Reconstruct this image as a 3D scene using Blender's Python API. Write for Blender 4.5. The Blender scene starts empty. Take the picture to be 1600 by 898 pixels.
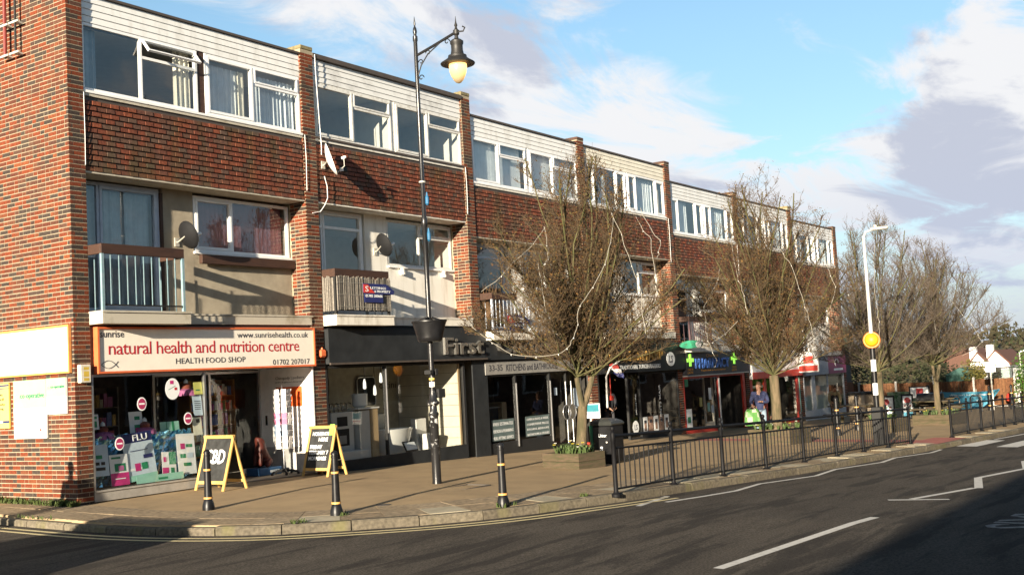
import bpy, math, random
import numpy as np
from mathutils import Vector, Matrix
R = math.radians
rnd = random.Random(7)
SC = bpy.context.scene
COL = SC.collection

# ---------------------------------------------------------------- camera
CAM = Vector((-11.194, -16.269, 1.733))
yaw, pitch, roll, fpx = 0.974865, 0.0762095, -0.0550196, 1764.54
fw = Vector((math.cos(pitch)*math.sin(yaw), math.cos(pitch)*math.cos(yaw), math.sin(pitch)))
r0 = Vector((math.cos(yaw), -math.sin(yaw), 0)); u0 = r0.cross(fw)
cr = r0*math.cos(roll)+u0*math.sin(roll); cu = u0*math.cos(roll)-r0*math.sin(roll)
cd = bpy.data.cameras.new('camera'); cam = bpy.data.objects.new('camera', cd); COL.objects.link(cam)
cam.matrix_world = Matrix(((cr.x, cu.x, -fw.x, CAM.x), (cr.y, cu.y, -fw.y, CAM.y), (cr.z, cu.z, -fw.z, CAM.z), (0, 0, 0, 1)))
cd.sensor_width = 36; cd.lens = fpx/1600*36; cd.clip_start = 0.1; cd.clip_end = 3000
SC.camera = cam

# ---------------------------------------------------------------- sun, sky, exposure
SUN_AZ, SUN_EL = 13.0, 10.8          # direction the light travels (from +x towards +y), elevation
sd = bpy.data.lights.new('sun', 'SUN'); so = bpy.data.objects.new('sun', sd); COL.objects.link(so)
sd.energy = 5.0; sd.angle = R(0.5); sd.color = (1.0, 0.87, 0.68)
ld = Vector((math.cos(R(SUN_AZ))*math.cos(R(SUN_EL)), math.sin(R(SUN_AZ))*math.cos(R(SUN_EL)), -math.sin(R(SUN_EL))))
so.rotation_euler = ld.to_track_quat('-Z', 'Y').to_euler()
W = bpy.data.worlds.new('World'); SC.world = W; W.use_nodes = True
SC.view_settings.view_transform = 'Standard'; SC.view_settings.look = 'None'
SC.view_settings.exposure = 1.62; SC.view_settings.gamma = 1
def build_sky():
    nt = W.node_tree; nt.nodes.clear(); N = nt.nodes.new; L = nt.links.new
    def math_(op, a, b=None, clamp=False):
        n = N('ShaderNodeMath'); n.operation = op; n.use_clamp = clamp
        for i, v in enumerate((a, b)):
            if v is None: continue
            if isinstance(v, (int, float)): n.inputs[i].default_value = v
            else: L(v, n.inputs[i])
        return n.outputs[0]
    sky = N('ShaderNodeTexSky'); sky.sky_type = 'NISHITA'; sky.sun_disc = False
    sky.sun_elevation = R(SUN_EL); sky.sun_rotation = R(270-SUN_AZ); sky.altitude = 50; sky.air_density = 1.0; sky.dust_density = 0.6; sky.ozone_density = 1.3
    tc = N('ShaderNodeTexCoord'); sep = N('ShaderNodeSeparateXYZ'); L(tc.outputs['Generated'], sep.inputs[0])
    zz = math_('ADD', math_('MAXIMUM', sep.outputs[2], 0.0), 0.16)
    px = math_('DIVIDE', sep.outputs[0], zz); py = math_('DIVIDE', sep.outputs[1], zz)
    cmb = N('ShaderNodeCombineXYZ'); L(px, cmb.inputs[0]); L(py, cmb.inputs[1])
    def noise(scale, off, detail=8, rough=.55, dist=0.0):
        mp = N('ShaderNodeMapping'); L(cmb.outputs[0], mp.inputs[0]); mp.inputs['Location'].default_value = off
        mp.inputs['Rotation'].default_value = (0, 0, R(-34)); mp.inputs['Scale'].default_value = (0.8, 1.25, 1)
        n = N('ShaderNodeTexNoise'); L(mp.outputs[0], n.inputs['Vector'])
        n.inputs['Scale'].default_value = scale; n.inputs['Detail'].default_value = detail; n.inputs['Roughness'].default_value = rough; n.inputs['Distortion'].default_value = dist
        return n.outputs['Fac']
    def ramp(v, a, b):
        m = N('ShaderNodeMapRange'); m.interpolation_type = 'SMOOTHSTEP'; L(v, m.inputs[0]); m.inputs[1].default_value = a; m.inputs[2].default_value = b
        return m.outputs[0]
    def lobes(k):                                      # named cloud banks and clear gaps, as real directions in the sky
        tot = None
        for d, rad, wc, wd in SKY_LOBES:
            w = (wc, wd)[k]
            if not w: continue
            n = N('ShaderNodeVectorMath'); n.operation = 'DOT_PRODUCT'; L(tc.outputs['Generated'], n.inputs[0]); n.inputs[1].default_value = d
            m = N('ShaderNodeMapRange'); m.interpolation_type = 'SMOOTHSTEP'; L(n.outputs['Value'], m.inputs[0]); m.inputs[1].default_value = math.cos(R(rad)); m.inputs[2].default_value = 1; m.inputs[4].default_value = w
            tot = m.outputs[0] if tot is None else math_('ADD', tot, m.outputs[0])
        return tot
    wisp = math_('MULTIPLY_ADD', noise(SKY_S*2.6, SKY_O, 10, .62, .7), 2.8); wisp.node.inputs[2].default_value = -.9
    big = noise(SKY_S*.8, SKY_O, 5, .5, .35)
    over = math_('MULTIPLY', ramp(sep.outputs[2], .32, .75), -.22)
    cover = ramp(math_('ADD', over, math_('ADD', math_('ADD', math_('MULTIPLY', wisp, .62), math_('MULTIPLY', big, .38)), lobes(0))), *SKY_R)
    dk = math_('MULTIPLY_ADD', noise(SKY_S*2.4, (SKY_O[0]+SKY_D[0], SKY_O[1]+SKY_D[1], 0), 9, .6, .6), 2.8); dk.node.inputs[2].default_value = -.95
    dark = ramp(math_('ADD', dk, lobes(1)), .45, .95)
    def mix(f, a, b):
        m = N('ShaderNodeMix'); m.data_type = 'RGBA'
        if isinstance(f, float): m.inputs['Factor'].default_value = f
        else: L(f, m.inputs['Factor'])
        for i, v in ((6, a), (7, b)):
            if isinstance(v, tuple): m.inputs[i].default_value = v
            else: L(v, m.inputs[i])
        return m.outputs[2]
    cloud = mix(dark, SKY_W, SKY_G)
    hsv = N('ShaderNodeHueSaturation'); L(sky.outputs[0], hsv.inputs['Color']); hsv.inputs['Saturation'].default_value = SKY_SAT
    vr = N('ShaderNodeMapRange'); vr.interpolation_type = 'SMOOTHSTEP'; L(sep.outputs[2], vr.inputs[0]); vr.inputs[1].default_value = .28; vr.inputs[2].default_value = .7; vr.inputs[3].default_value = SKY_V; vr.inputs[4].default_value = SKY_V*.5; L(vr.outputs[0], hsv.inputs['Value'])
    col = mix(cover, mix(math_('MULTIPLY', ramp(sep.outputs[2], .5, .2), .42), hsv.outputs[0], (2.6, 4.5, 6.2, 1)), cloud)
    haze = ramp(sep.outputs[2], 0.20, -0.02)
    col = mix(math_('MULTIPLY', haze, 0.8), col, SKY_H)
    bg = N('ShaderNodeBackground'); L(col, bg.inputs[0]); bg.inputs[1].default_value = 0.05
    out = N('ShaderNodeOutputWorld'); L(bg.outputs[0], out.inputs[0])
SKY_S, SKY_O, SKY_R, SKY_D = 1.0, (3.1, 1.7, 0), (.46, .80), (.12, .06)
SKY_LOBES = [((.715, .628, .309), 6, .16, .2), ((.773, .564, .291), 5, .12, .34), ((.81, .50, .308), 5, .06, .26), ((.819, .525, .23), 6, .12, -.1), ((.851, .458, .257), 3.5, .09, -.1), ((.871, .44, .217), 4.5, .13, -.1),
    ((.888, .42, .188), 5.5, .20, -.1), ((.963, .204, .1745), 7, .22, .14), ((.958, .245, .148), 5, .13, .16), ((.977, .182, .11), 6, .18, .26), ((.94, .311, .139), 4.5, .2, -.1), ((.96, .17, .22), 6, .2, -.02),
    ((.898, .347, .271), 8, -.12, 0), ((.9015, .369, .226), 5, -.08, 0), ((.616, .723, .313), 7, -.06, 0), ((.942, .234, .24), 4, -.10, 0), ((.933, .304, .192), 4.5, -.08, 0), ((.974, .2145, .071), 6, -.04, 0)]
SKY_W, SKY_G, SKY_H = (5.9, 5.95, 6.1, 1), (3.7, 3.95, 4.7, 1), (3.5, 4.0, 5.1, 1)
SKY_SAT, SKY_V = 1.15, 1.45
build_sky()

# ---------------------------------------------------------------- materials
MATS = {}
def nodes_of(name):
    m = bpy.data.materials.new(name); m.use_nodes = True
    nt = m.node_tree; b = nt.nodes['Principled BSDF']
    return m, nt, b
def pmat(name, c, rough=.6, metal=0., var=.12, scale=6., bump=0., bscale=60., spec=.4, c2=None, detail=5, ramp=(.35, .65), coat=0., stretch=None):
    """principled with real colour variation: c blends to c2 (or c darkened/lightened by var) through noise in object space"""
    if name in MATS: return MATS[name]
    m, nt, b = nodes_of(name); N = nt.nodes.new; L = nt.links.new
    b.inputs['Roughness'].default_value = rough; b.inputs['Metallic'].default_value = metal
    b.inputs['Specular IOR Level'].default_value = spec; b.inputs['Coat Weight'].default_value = coat
    g = N('ShaderNodeNewGeometry'); src = g.outputs['Position']
    if stretch:
        mp = N('ShaderNodeMapping'); L(src, mp.inputs[0]); mp.inputs['Scale'].default_value = stretch; src = mp.outputs[0]
    n = N('ShaderNodeTexNoise'); n.inputs['Scale'].default_value = scale; n.inputs['Detail'].default_value = detail; n.inputs['Roughness'].default_value = .6
    L(src, n.inputs['Vector'])
    r = N('ShaderNodeMapRange'); r.inputs[1].default_value = ramp[0]; r.inputs[2].default_value = ramp[1]; L(n.outputs[0], r.inputs[0])
    mx = N('ShaderNodeMix'); mx.data_type = 'RGBA'; L(r.outputs[0], mx.inputs['Factor'])
    if c2 is None:
        a = tuple(max(0, v*(1-var)) for v in c); d = tuple(min(1, v*(1+var)) for v in c)
    else: a, d = c, c2
    mx.inputs[6].default_value = (*a, 1); mx.inputs[7].default_value = (*d, 1)
    L(mx.outputs[2], b.inputs['Base Color'])
    if bump:
        n2 = N('ShaderNodeTexNoise'); n2.inputs['Scale'].default_value = bscale; n2.inputs['Detail'].default_value = 4; L(src, n2.inputs['Vector'])
        bp = N('ShaderNodeBump'); bp.inputs['Strength'].default_value = bump; bp.inputs['Distance'].default_value = .01
        L(n2.outputs[0], bp.inputs['Height']); L(bp.outputs[0], b.inputs['Normal'])
    MATS[name] = m; return m
def emat(name, c, e):
    if name in MATS: return MATS[name]
    m, nt, b = nodes_of(name); b.inputs['Base Color'].default_value = (*c, 1); b.inputs['Emission Color'].default_value = (*c, 1); b.inputs['Emission Strength'].default_value = e
    MATS[name] = m; return m
def glassmat(name, tint=(.9, .93, .92), base=.06, rough=.01):
    m, nt, b = nodes_of(name); N = nt.nodes.new; L = nt.links.new; nt.nodes.remove(b)
    fr = N('ShaderNodeLayerWeight'); fr.inputs[0].default_value = .5
    pw = N('ShaderNodeMath'); pw.operation = 'POWER'; L(fr.outputs['Facing'], pw.inputs[0]); pw.inputs[1].default_value = 4.0
    ad = N('ShaderNodeMath'); ad.operation = 'MULTIPLY_ADD'; L(pw.outputs[0], ad.inputs[0]); ad.inputs[1].default_value = .9; ad.inputs[2].default_value = base; ad.use_clamp = True
    tr = N('ShaderNodeBsdfTransparent'); tr.inputs[0].default_value = (*tint, 1)
    gl = N('ShaderNodeBsdfGlossy'); gl.inputs['Roughness'].default_value = rough
    g = N('ShaderNodeNewGeometry'); n = N('ShaderNodeTexNoise'); n.inputs['Scale'].default_value = 1.2; L(g.outputs['Position'], n.inputs['Vector'])
    bp = N('ShaderNodeBump'); bp.inputs['Strength'].default_value = .06; bp.inputs['Distance'].default_value = .02; L(n.outputs[0], bp.inputs['Height']); L(bp.outputs[0], gl.inputs['Normal'])
    mx = N('ShaderNodeMixShader'); L(ad.outputs[0], mx.inputs[0]); L(tr.outputs[0], mx.inputs[1]); L(gl.outputs[0], mx.inputs[2])
    L(mx.outputs[0], nt.nodes['Material Output'].inputs[0]); MATS[name] = m; return m
def piecemat(name, stops, rough=.85, nscale=30., bump=.35, moss=None, spec=.25):
    """one colour per piece (per object and per loose island) picked from a ramp, with grain on top"""
    m, nt, b = nodes_of(name); N = nt.nodes.new; L = nt.links.new
    b.inputs['Roughness'].default_value = rough; b.inputs['Specular IOR Level'].default_value = spec
    oi = N('ShaderNodeObjectInfo'); g = N('ShaderNodeNewGeometry')
    a = N('ShaderNodeMath'); a.operation = 'ADD'; L(oi.outputs['Random'], a.inputs[0]); L(g.outputs['Random Per Island'], a.inputs[1])
    f = N('ShaderNodeMath'); f.operation = 'FRACT'; L(a.outputs[0], f.inputs[0])
    cr_ = N('ShaderNodeValToRGB'); e = cr_.color_ramp; e.interpolation = 'LINEAR'
    e.elements[0].position = stops[0][0]; e.elements[0].color = (*stops[0][1], 1); e.elements[1].position = stops[1][0]; e.elements[1].color = (*stops[1][1], 1)
    for p, c in stops[2:]:
        el = e.elements.new(p); el.color = (*c, 1)
    L(f.outputs[0], cr_.inputs[0])
    n = N('ShaderNodeTexNoise'); n.inputs['Scale'].default_value = nscale; n.inputs['Detail'].default_value = 6; L(g.outputs['Position'], n.inputs['Vector'])
    r = N('ShaderNodeMapRange'); L(n.outputs[0], r.inputs[0]); r.inputs[1].default_value = .3; r.inputs[2].default_value = .7; r.inputs[3].default_value = .6; r.inputs[4].default_value = 1.25
    mx = N('ShaderNodeMix'); mx.data_type = 'RGBA'; mx.blend_type = 'MULTIPLY'; mx.inputs['Factor'].default_value = 1.0
    L(cr_.outputs[0], mx.inputs[6]); cb = N('ShaderNodeCombineColor')
    for i in range(3): L(r.outputs[0], cb.inputs[i])
    L(cb.outputs[0], mx.inputs[7]); col = mx.outputs[2]
    if moss:                                   # weathering with its own patchy shape
        n3 = N('ShaderNodeTexNoise'); n3.inputs['Scale'].default_value = moss[1]; n3.inputs['Detail'].default_value = 8; mp3 = N('ShaderNodeMapping'); L(g.outputs['Position'], mp3.inputs[0]); mp3.inputs['Scale'].default_value = (1.5, 1.5, .45); L(mp3.outputs[0], n3.inputs['Vector'])
        r3 = N('ShaderNodeMapRange'); L(n3.outputs[0], r3.inputs[0]); r3.inputs[1].default_value = moss[2]; r3.inputs[2].default_value = moss[2]+.15; r3.inputs[4].default_value = moss[3]
        m3 = N('ShaderNodeMix'); m3.data_type = 'RGBA'; L(r3.outputs[0], m3.inputs['Factor']); L(col, m3.inputs[6]); m3.inputs[7].default_value = (*moss[0], 1); col = m3.outputs[2]
    L(col, b.inputs['Base Color'])
    if bump:
        bp = N('ShaderNodeBump'); bp.inputs['Strength'].default_value = bump; bp.inputs['Distance'].default_value = .006; L(n.outputs[0], bp.inputs['Height']); L(bp.outputs[0], b.inputs['Normal'])
    MATS[name] = m; return m
BR = [(0.0, (.120, .028, .012)), (.16, (.165, .036, .013)), (.30, (.13, .030, .013)), (.40, (.085, .027, .016)), (.48, (.040, .029, .024)), (.70, (.050, .036, .029)), (.78, (.185, .050, .017)), (.90, (.072, .031, .020)), (1.0, (.120, .028, .012))]
M_capbrick = pmat('weathered_brick_cap', (.085, .042, .028), .95, c2=(.05, .034, .026), scale=12, bump=.4)
M_brick = piecemat('brick', BR, moss=((.055, .045, .032), 1.0, .54, .5))
M_tile = piecemat('hanging_tile_clay', [(0.0, (.140, .043, .024)), (.25, (.165, .048, .025)), (.42, (.115, .046, .030)), (.62, (.098, .062, .044)), (.78, (.125, .052, .031)), (.92, (.195, .056, .027)), (1.0, (.140, .043, .024))], rough=.75, moss=((.062, .052, .022), 1.1, .50, .6))
M_mortar = pmat('mortar', (.31, .26, .18), .95, var=.15, scale=9, bump=.3)
M_mosscap = pmat('mossy_cap', (.24, .20, .10), .95, c2=(.13, .11, .06), scale=7, bump=.5)
M_clad = pmat('white_cladding', (.73, .73, .71), .55, c2=(.52, .51, .47), scale=2.4, ramp=(.48, .8), stretch=(1.6, 1.6, .5), detail=8)
M_clad2 = pmat('weathered_cladding', (.68, .68, .66), .6, c2=(.36, .35, .33), scale=1.3, ramp=(.52, .75), detail=8)
M_cream = pmat('cream_cladding', (.70, .66, .55), .6, var=.1, scale=2)
M_upvc = pmat('white_frame', (.80, .80, .79), .35, var=.04, scale=3)
M_oldframe = pmat('old_white_frame', (.66, .65, .61), .6, c2=(.42, .39, .33), scale=14, ramp=(.5, .8))
M_greyframe = pmat('grey_frame', (.42, .47, .55), .45, var=.08)
M_trim = pmat('dark_trim', (.07, .055, .045), .6)
M_glass = glassmat('window_glass', base=.12)
M_shopglass = glassmat('shop_glass', tint=(.93, .95, .94), base=.045)
M_render = pmat('pebble_dash', (.36, .31, .23), .95, c2=(.27, .23, .17), scale=3, bump=.9, bscale=140)
M_whitewall = pmat('white_render', (.74, .71, .64), .85, c2=(.50, .46, .38), scale=2.6, bump=.2, stretch=(2.2, 2.2, .35), ramp=(.5, .8), detail=8)
M_conc = pmat('stained_concrete', (.46, .42, .34), .9, c2=(.20, .155, .085), scale=1.7, ramp=(.53, .78), bump=.3)
M_concw = pmat('painted_concrete', (.72, .68, .60), .8, c2=(.36, .31, .23), scale=2.8, ramp=(.5, .8), bump=.2, stretch=(1.6, 1.6, .7), detail=8)
M_soffit = pmat('soffit_board', (.44, .40, .32), .8)
M_brown = pmat('brown_stain_timber', (.060, .027, .016), .65, c2=(.035, .017, .011), scale=5, stretch=(.6, 6, 8), bump=.2)
M_bluebar = pmat('pale_blue_steel', (.15, .25, .29), .55, c2=(.22, .30, .32), scale=12)
M_black = pmat('black_gloss_paint', (.009, .009, .010), .38, var=.4, spec=.3, bump=.05)
M_blackm = pmat('black_matt', (.014, .014, .014), .7)
M_gold = pmat('gold_band', (.62, .33, .10), .4, var=.2, scale=20)
M_char = pmat('charcoal_panel', (.022, .024, .026), .55, var=.2, scale=3, spec=.2)
M_grey = pmat('grey_panel', (.26, .25, .23), .5)
M_alu = pmat('brushed_metal', (.55, .55, .55), .35, metal=.9, var=.08)
M_white = pmat('white_paint', (.80, .79, .77), .5, var=.05)
M_signcream = pmat('sign_cream', (.80, .74, .64), .4, var=.03)
M_red = pmat('red_paint', (.50, .04, .025), .4, var=.1)
M_orangef = pmat('orange_red_frame', (.62, .14, .05), .45, var=.1)
M_crimson = pmat('crimson_letters', (.42, .02, .03), .5, var=.05)
M_ink = pmat('dark_ink', (.03, .03, .04), .5)
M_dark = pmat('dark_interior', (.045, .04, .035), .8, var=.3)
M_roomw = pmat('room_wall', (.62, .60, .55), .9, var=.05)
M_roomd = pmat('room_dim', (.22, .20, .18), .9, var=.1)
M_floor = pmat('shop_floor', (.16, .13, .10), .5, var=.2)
M_net = pmat('net_curtain', (.62, .66, .70), .9, var=.08, scale=4)
M_bcurt = pmat('blue_grey_curtain', (.30, .36, .40), .9, var=.12, scale=5)
M_ccurt = pmat('cream_curtain', (.66, .62, .52), .9, var=.08)
M_purple = pmat('plum_blind', (.22, .10, .12), .9, var=.1)
M_dish = pmat('dark_dish', (.012, .012, .013), .7, spec=.15)
M_roof = pmat('roof_felt', (.08, .08, .08), .9)
M_wood = pmat('yellow_pine', (.55, .36, .12), .55, c2=(.45, .27, .08), scale=6, stretch=(3, 3, .6))
M_slate = pmat('chalkboard', (.022, .023, .023), .75, var=.4, scale=9)
M_sleeper = pmat('weathered_sleeper', (.085, .058, .036), .9, c2=(.045, .042, .018), scale=4, stretch=(1, 1, 6), bump=.4, bscale=25)
M_soil = pmat('soil', (.05, .035, .02), 1., bump=.6, bscale=30)

# ---------------------------------------------------------------- mesh building
class MB:
    def __init__(s): s.v = []; s.f = []; s.m = []
    def quad(s, a, b, c, d, m=0):
        n = len(s.v); s.v += [tuple(a), tuple(b), tuple(c), tuple(d)]; s.f.append((n, n+1, n+2, n+3)); s.m.append(m)
    def box(s, x0, x1, y0, y1, z0, z1, m=0):
        n = len(s.v); s.v += [(x0, y0, z0), (x1, y0, z0), (x1, y1, z0), (x0, y1, z0), (x0, y0, z1), (x1, y0, z1), (x1, y1, z1), (x0, y1, z1)]
        s.f += [(n, n+3, n+2, n+1), (n+4, n+5, n+6, n+7), (n, n+1, n+5, n+4), (n+1, n+2, n+6, n+5), (n+2, n+3, n+7, n+6), (n+3, n, n+4, n+7)]; s.m += [m]*6
    def obox(s, o, U, V, Wd, m=0):
        """box from corner o along three edge vectors"""
        o, U, V, Wd = map(Vector, (o, U, V, Wd)); n = len(s.v)
        s.v += [tuple(p) for p in (o, o+U, o+U+V, o+V, o+Wd, o+U+Wd, o+U+V+Wd, o+V+Wd)]
        s.f += [(n, n+3, n+2, n+1), (n+4, n+5, n+6, n+7), (n, n+1, n+5, n+4), (n+1, n+2, n+6, n+5), (n+2, n+3, n+7, n+6), (n+3, n, n+4, n+7)]; s.m += [m]*6
    def bbox(s, x0, x1, y0, y1, z0, z1, b=.01, m=0):
        """box with chamfered edges"""
        n = len(s.v); pts = {}
        for i, X in enumerate((x0, x1)):
            for j, Y in enumerate((y0, y1)):
                for k, Z in enumerate((z0, z1)):
                    dx, dy, dz = (b if i == 0 else -b), (b if j == 0 else -b), (b if k == 0 else -b)
                    for ax, p in enumerate(((X, Y+dy, Z+dz), (X+dx, Y, Z+dz), (X+dx, Y+dy, Z))):
                        pts[(i, j, k, ax)] = len(s.v); s.v.append(p)
        P = lambda i, j, k, a: pts[(i, j, k, a)]
        F = []
        for i in (0, 1):
            q = [P(i, 0, 0, 0), P(i, 1, 0, 0), P(i, 1, 1, 0), P(i, 0, 1, 0)]; F.append(q if i else q[::-1])
            q = [P(0, i, 0, 1), P(0, i, 1, 1), P(1, i, 1, 1), P(1, i, 0, 1)]; F.append(q if i else q[::-1])
            q = [P(0, 0, i, 2), P(1, 0, i, 2), P(1, 1, i, 2), P(0, 1, i, 2)]; F.append(q if i else q[::-1])
        for i in (0, 1):
            for j in (0, 1):
                F.append([P(i, j, 0, 0), P(i, j, 1, 0), P(i, j, 1, 1), P(i, j, 0, 1)])
                F.append([P(i, 0, j, 0), P(i, 1, j, 0), P(i, 1, j, 2), P(i, 0, j, 2)])
                F.append([P(0, i, j, 1), P(1, i, j, 1), P(1, i, j, 2), P(0, i, j, 2)])
                for k in (0, 1): F.append([P(i, j, k, 0), P(i, j, k, 1), P(i, j, k, 2)])
        s.f += [tuple(f) for f in F]; s.m += [m]*len(F)
    def tube(s, pts, r, n=6, m=0, cap=True):
        pts = [Vector(p) for p in pts]; rs = r if isinstance(r, (list, tuple)) else [r]*len(pts)
        base = len(s.v); t0 = (pts[1]-pts[0]).normalized()
        a = t0.orthogonal().normalized()
        for i, p in enumerate(pts):
            t = ((pts[min(i+1, len(pts)-1)]-pts[max(i-1, 0)])).normalized()
            a = (a-t*a.dot(t)); a = a.normalized() if a.length > 1e-6 else t.orthogonal().normalized(); b = t.cross(a)
            for k in range(n):
                th = 2*math.pi*k/n; s.v.append(tuple(p+(a*math.cos(th)+b*math.sin(th))*rs[i]))
        for i in range(len(pts)-1):
            for k in range(n):
                k2 = (k+1) % n; s.f.append((base+i*n+k, base+i*n+k2, base+(i+1)*n+k2, base+(i+1)*n+k)); s.m.append(m)
        if cap:
            s.f.append(tuple(base+k for k in range(n))[::-1]); s.f.append(tuple(base+(len(pts)-1)*n+k for k in range(n))); s.m += [m, m]
    def lathe(s, prof, c=(0, 0, 0), n=16, m=0, rot=None, sq=None):
        base = len(s.v); c = Vector(c)
        for r, z in prof:
            for k in range(n):
                th = 2*math.pi*(k+.5)/n; p = Vector((r*math.cos(th), r*math.sin(th), z))
                if sq: p.x *= sq[0]; p.y *= sq[1]
                if rot is not None: p = rot @ p
                s.v.append(tuple(c+p))
        for i in range(len(prof)-1):
            for k in range(n):
                k2 = (k+1) % n; s.f.append((base+i*n+k, base+i*n+k2, base+(i+1)*n+k2, base+(i+1)*n+k)); s.m.append(m)
        s.f.append(tuple(base+k for k in range(n))[::-1]); s.f.append(tuple(base+(len(prof)-1)*n+k for k in range(n))); s.m += [m, m]
    def prism(s, poly, d, m=0):
        """poly: list of 3-D points (ccw seen from the front), extruded by vector d"""
        n = len(s.v); k = len(poly); d = Vector(d)
        s.v += [tuple(p) for p in poly]+[tuple(Vector(p)+d) for p in poly]
        s.f.append(tuple(range(n, n+k))); s.f.append(tuple(range(n+2*k-1, n+k-1, -1))); s.m += [m, m]
        for i in range(k):
            j = (i+1) % k; s.f.append((n+j, n+i, n+k+i, n+k+j)); s.m.append(m)
ORG = {}
def mesh_of(name, mb, mats, off=(0, 0, 0), smooth=False):
    me = bpy.data.meshes.new(name)
    ox, oy, oz = off
    me.from_pydata([(x-ox, y-oy, z-oz) for x, y, z in mb.v], [], mb.f)
    for mt in (mats if isinstance(mats, (list, tuple)) else [mats]): me.materials.append(mt)
    if isinstance(mats, (list, tuple)) and len(mats) > 1: me.polygons.foreach_set('material_index', mb.m)
    if smooth:
        me.polygons.foreach_set('use_smooth', [True]*len(me.polygons))
        try: me.set_sharp_from_angle(angle=R(35))
        except Exception: pass
    me.update(); return me
def link(name, data, parent=None, org=(0, 0, 0), label=None, kind=None):
    o = bpy.data.objects.new(name, data); COL.objects.link(o)
    if parent is not None: o.parent = parent
    ORG[o.name] = org
    if label: o['label'] = label
    if kind: o['kind'] = kind
    return o
def part(name, mb, mats, parent, label=None, smooth=False, kind=None):
    org = ORG[parent.name]
    return link(name, mesh_of(name, mb, mats, org, smooth), parent, org, label, kind)
def thing(name, label, cat, loc=(0, 0, 0), group=None):
    o = link(name, None, None, tuple(loc)); o.location = loc; o.empty_display_size = .2
    o['label'] = label; o['category'] = cat
    if group: o['group'] = group
    return o
def solo(name, mb, mats, label, cat, base=(0, 0, 0), group=None, smooth=False):
    o = link(name, mesh_of(name, mb, mats, base, smooth), None, tuple(base)); o.location = base
    o['label'] = label; o['category'] = cat
    if group: o['group'] = group
    return o
def struct(name, mb, mats, parent=None, smooth=False):
    org = ORG[parent.name] if parent else (0, 0, 0)
    o = link(name, mesh_of(name, mb, mats, org, smooth), parent, org)
    if not parent: o['kind'] = 'structure'
    return o
def dup(root, loc, rotz=None, label=None, group=None):
    r = root.copy(); COL.objects.link(r); r.location = loc
    if rotz is not None: r.rotation_euler = (0, 0, rotz)
    ORG[r.name] = tuple(loc)
    if label: r['label'] = label
    if group: r['group'] = group
    for ch in list(root.children):
        c = ch.copy(); COL.objects.link(c); c.parent = r
        for g in list(ch.children):
            d = g.copy(); COL.objects.link(d); d.parent = c
    return r
def txt(parent, s, mat, o, w=None, h=None, U=(1, 0, 0), V=(0, 0, 1), ext=.003, name='lettering', bold=0.0, align='l', spacing=1.0):
    """text as a mesh: lower-left of its ink at o, ink width w and/or height h"""
    cu_ = bpy.data.curves.new('t', 'FONT'); cu_.body = s; cu_.size = 1; cu_.extrude = 0; cu_.offset = bold; cu_.resolution_u = 2; cu_.space_character = spacing
    to = bpy.data.objects.new('t', cu_)
    me = bpy.data.meshes.new_from_object(to)
    n = len(me.vertices); co = np.empty(n*3); me.vertices.foreach_get('co', co); co = co.reshape(-1, 3)
    mn, mx = co.min(0), co.max(0); sz = mx-mn
    sx = w/sz[0] if w else None; sy = h/sz[1] if h else None
    sx = sx or sy; sy = sy or sx
    U = Vector(U).normalized(); V = Vector(V).normalized(); Nn = U.cross(V)
    org = Vector(ORG[parent.name]); o = Vector(o)
    if align == 'c': o = o-U*(sz[0]*sx/2)
    if align == 'r': o = o-U*(sz[0]*sx)
    mb = MB(); front = [tuple(o+U*((p[0]-mn[0])*sx)+V*((p[1]-mn[1])*sy)+Nn*ext) for p in co]
    mb.v = front; mb.f = [tuple(p.vertices) for p in me.polygons]; mb.m = [0]*len(mb.f)
    bpy.data.objects.remove(to); bpy.data.curves.remove(cu_); bpy.data.meshes.remove(me)
    # give the strokes thickness: side walls along boundary edges
    cnt = {}
    for f in mb.f:
        for i in range(len(f)):
            a, b = f[i], f[(i+1) % len(f)]; cnt[(a, b)] = 1
    nb = len(mb.v); mb.v += [tuple(Vector(p)-Nn*(ext-.0005)) for p in front]
    for (a, b) in list(cnt):
        if (b, a) not in cnt: mb.f.append((b, a, nb+a, nb+b))
    mb.m = [0]*len(mb.f)
    return part(name, mb, mat, parent)
def gz(x, y):
    """pavement height: falls gently along the street and towards the kerb"""
    if x < 3: a = 0.
    elif x < 38: a = -.93*(x-3)/35
    elif x < 80: a = -.93-.67*(x-38)/42
    else: a = -1.6-.6*(x-80)/80
    return a+.02*max(y, -12)
# ================================================================ ground, road, pavement
KERB = [(-1.3, 9.5), (-1.3, 4), (-1.3, 0.5), (-1.3, -1.2), (-1.28, -2.2), (-1.15, -3.3), (-.88, -4.2), (-.5, -4.95), (.1, -5.65), (.9, -6.4), (1.9, -7.05), (3.1, -7.5), (4.8, -7.8), (6.9, -8.05), (8.9, -8.32), (11, -8.55), (15.2, -8.8), (18.5, -9.02), (21.7, -9.2), (27, -9.32), (40, -9.4), (70, -9.4), (140, -9.4)]
def resample(pts, step):
    P = [Vector((p[0], p[1])) for p in pts]; dense = []
    for i in range(len(P)-1):
        p0, p1, p2, p3 = P[max(i-1, 0)], P[i], P[i+1], P[min(i+2, len(P)-1)]
        if (p2-p1).length > 12: k = int((p2-p1).length/.5); dense += [p1.lerp(p2, j/k) for j in range(k)]; continue
        k = max(2, int((p2-p1).length/.05))
        for j in range(k):
            t = j/k; dense.append(.5*((2*p1)+(p2-p0)*t+(2*p0-5*p1+4*p2-p3)*t*t+(3*p1-p0-3*p2+p3)*t**3))
    dense.append(P[-1]); out = [dense[0]]; acc = 0
    for a, b in zip(dense, dense[1:]):
        d = (b-a).length
        while acc+d >= step:
            t = (step-acc)/d; a = a.lerp(b, t); out.append(a); d = (b-a).length; acc = 0
        acc += d
    return out
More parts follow.
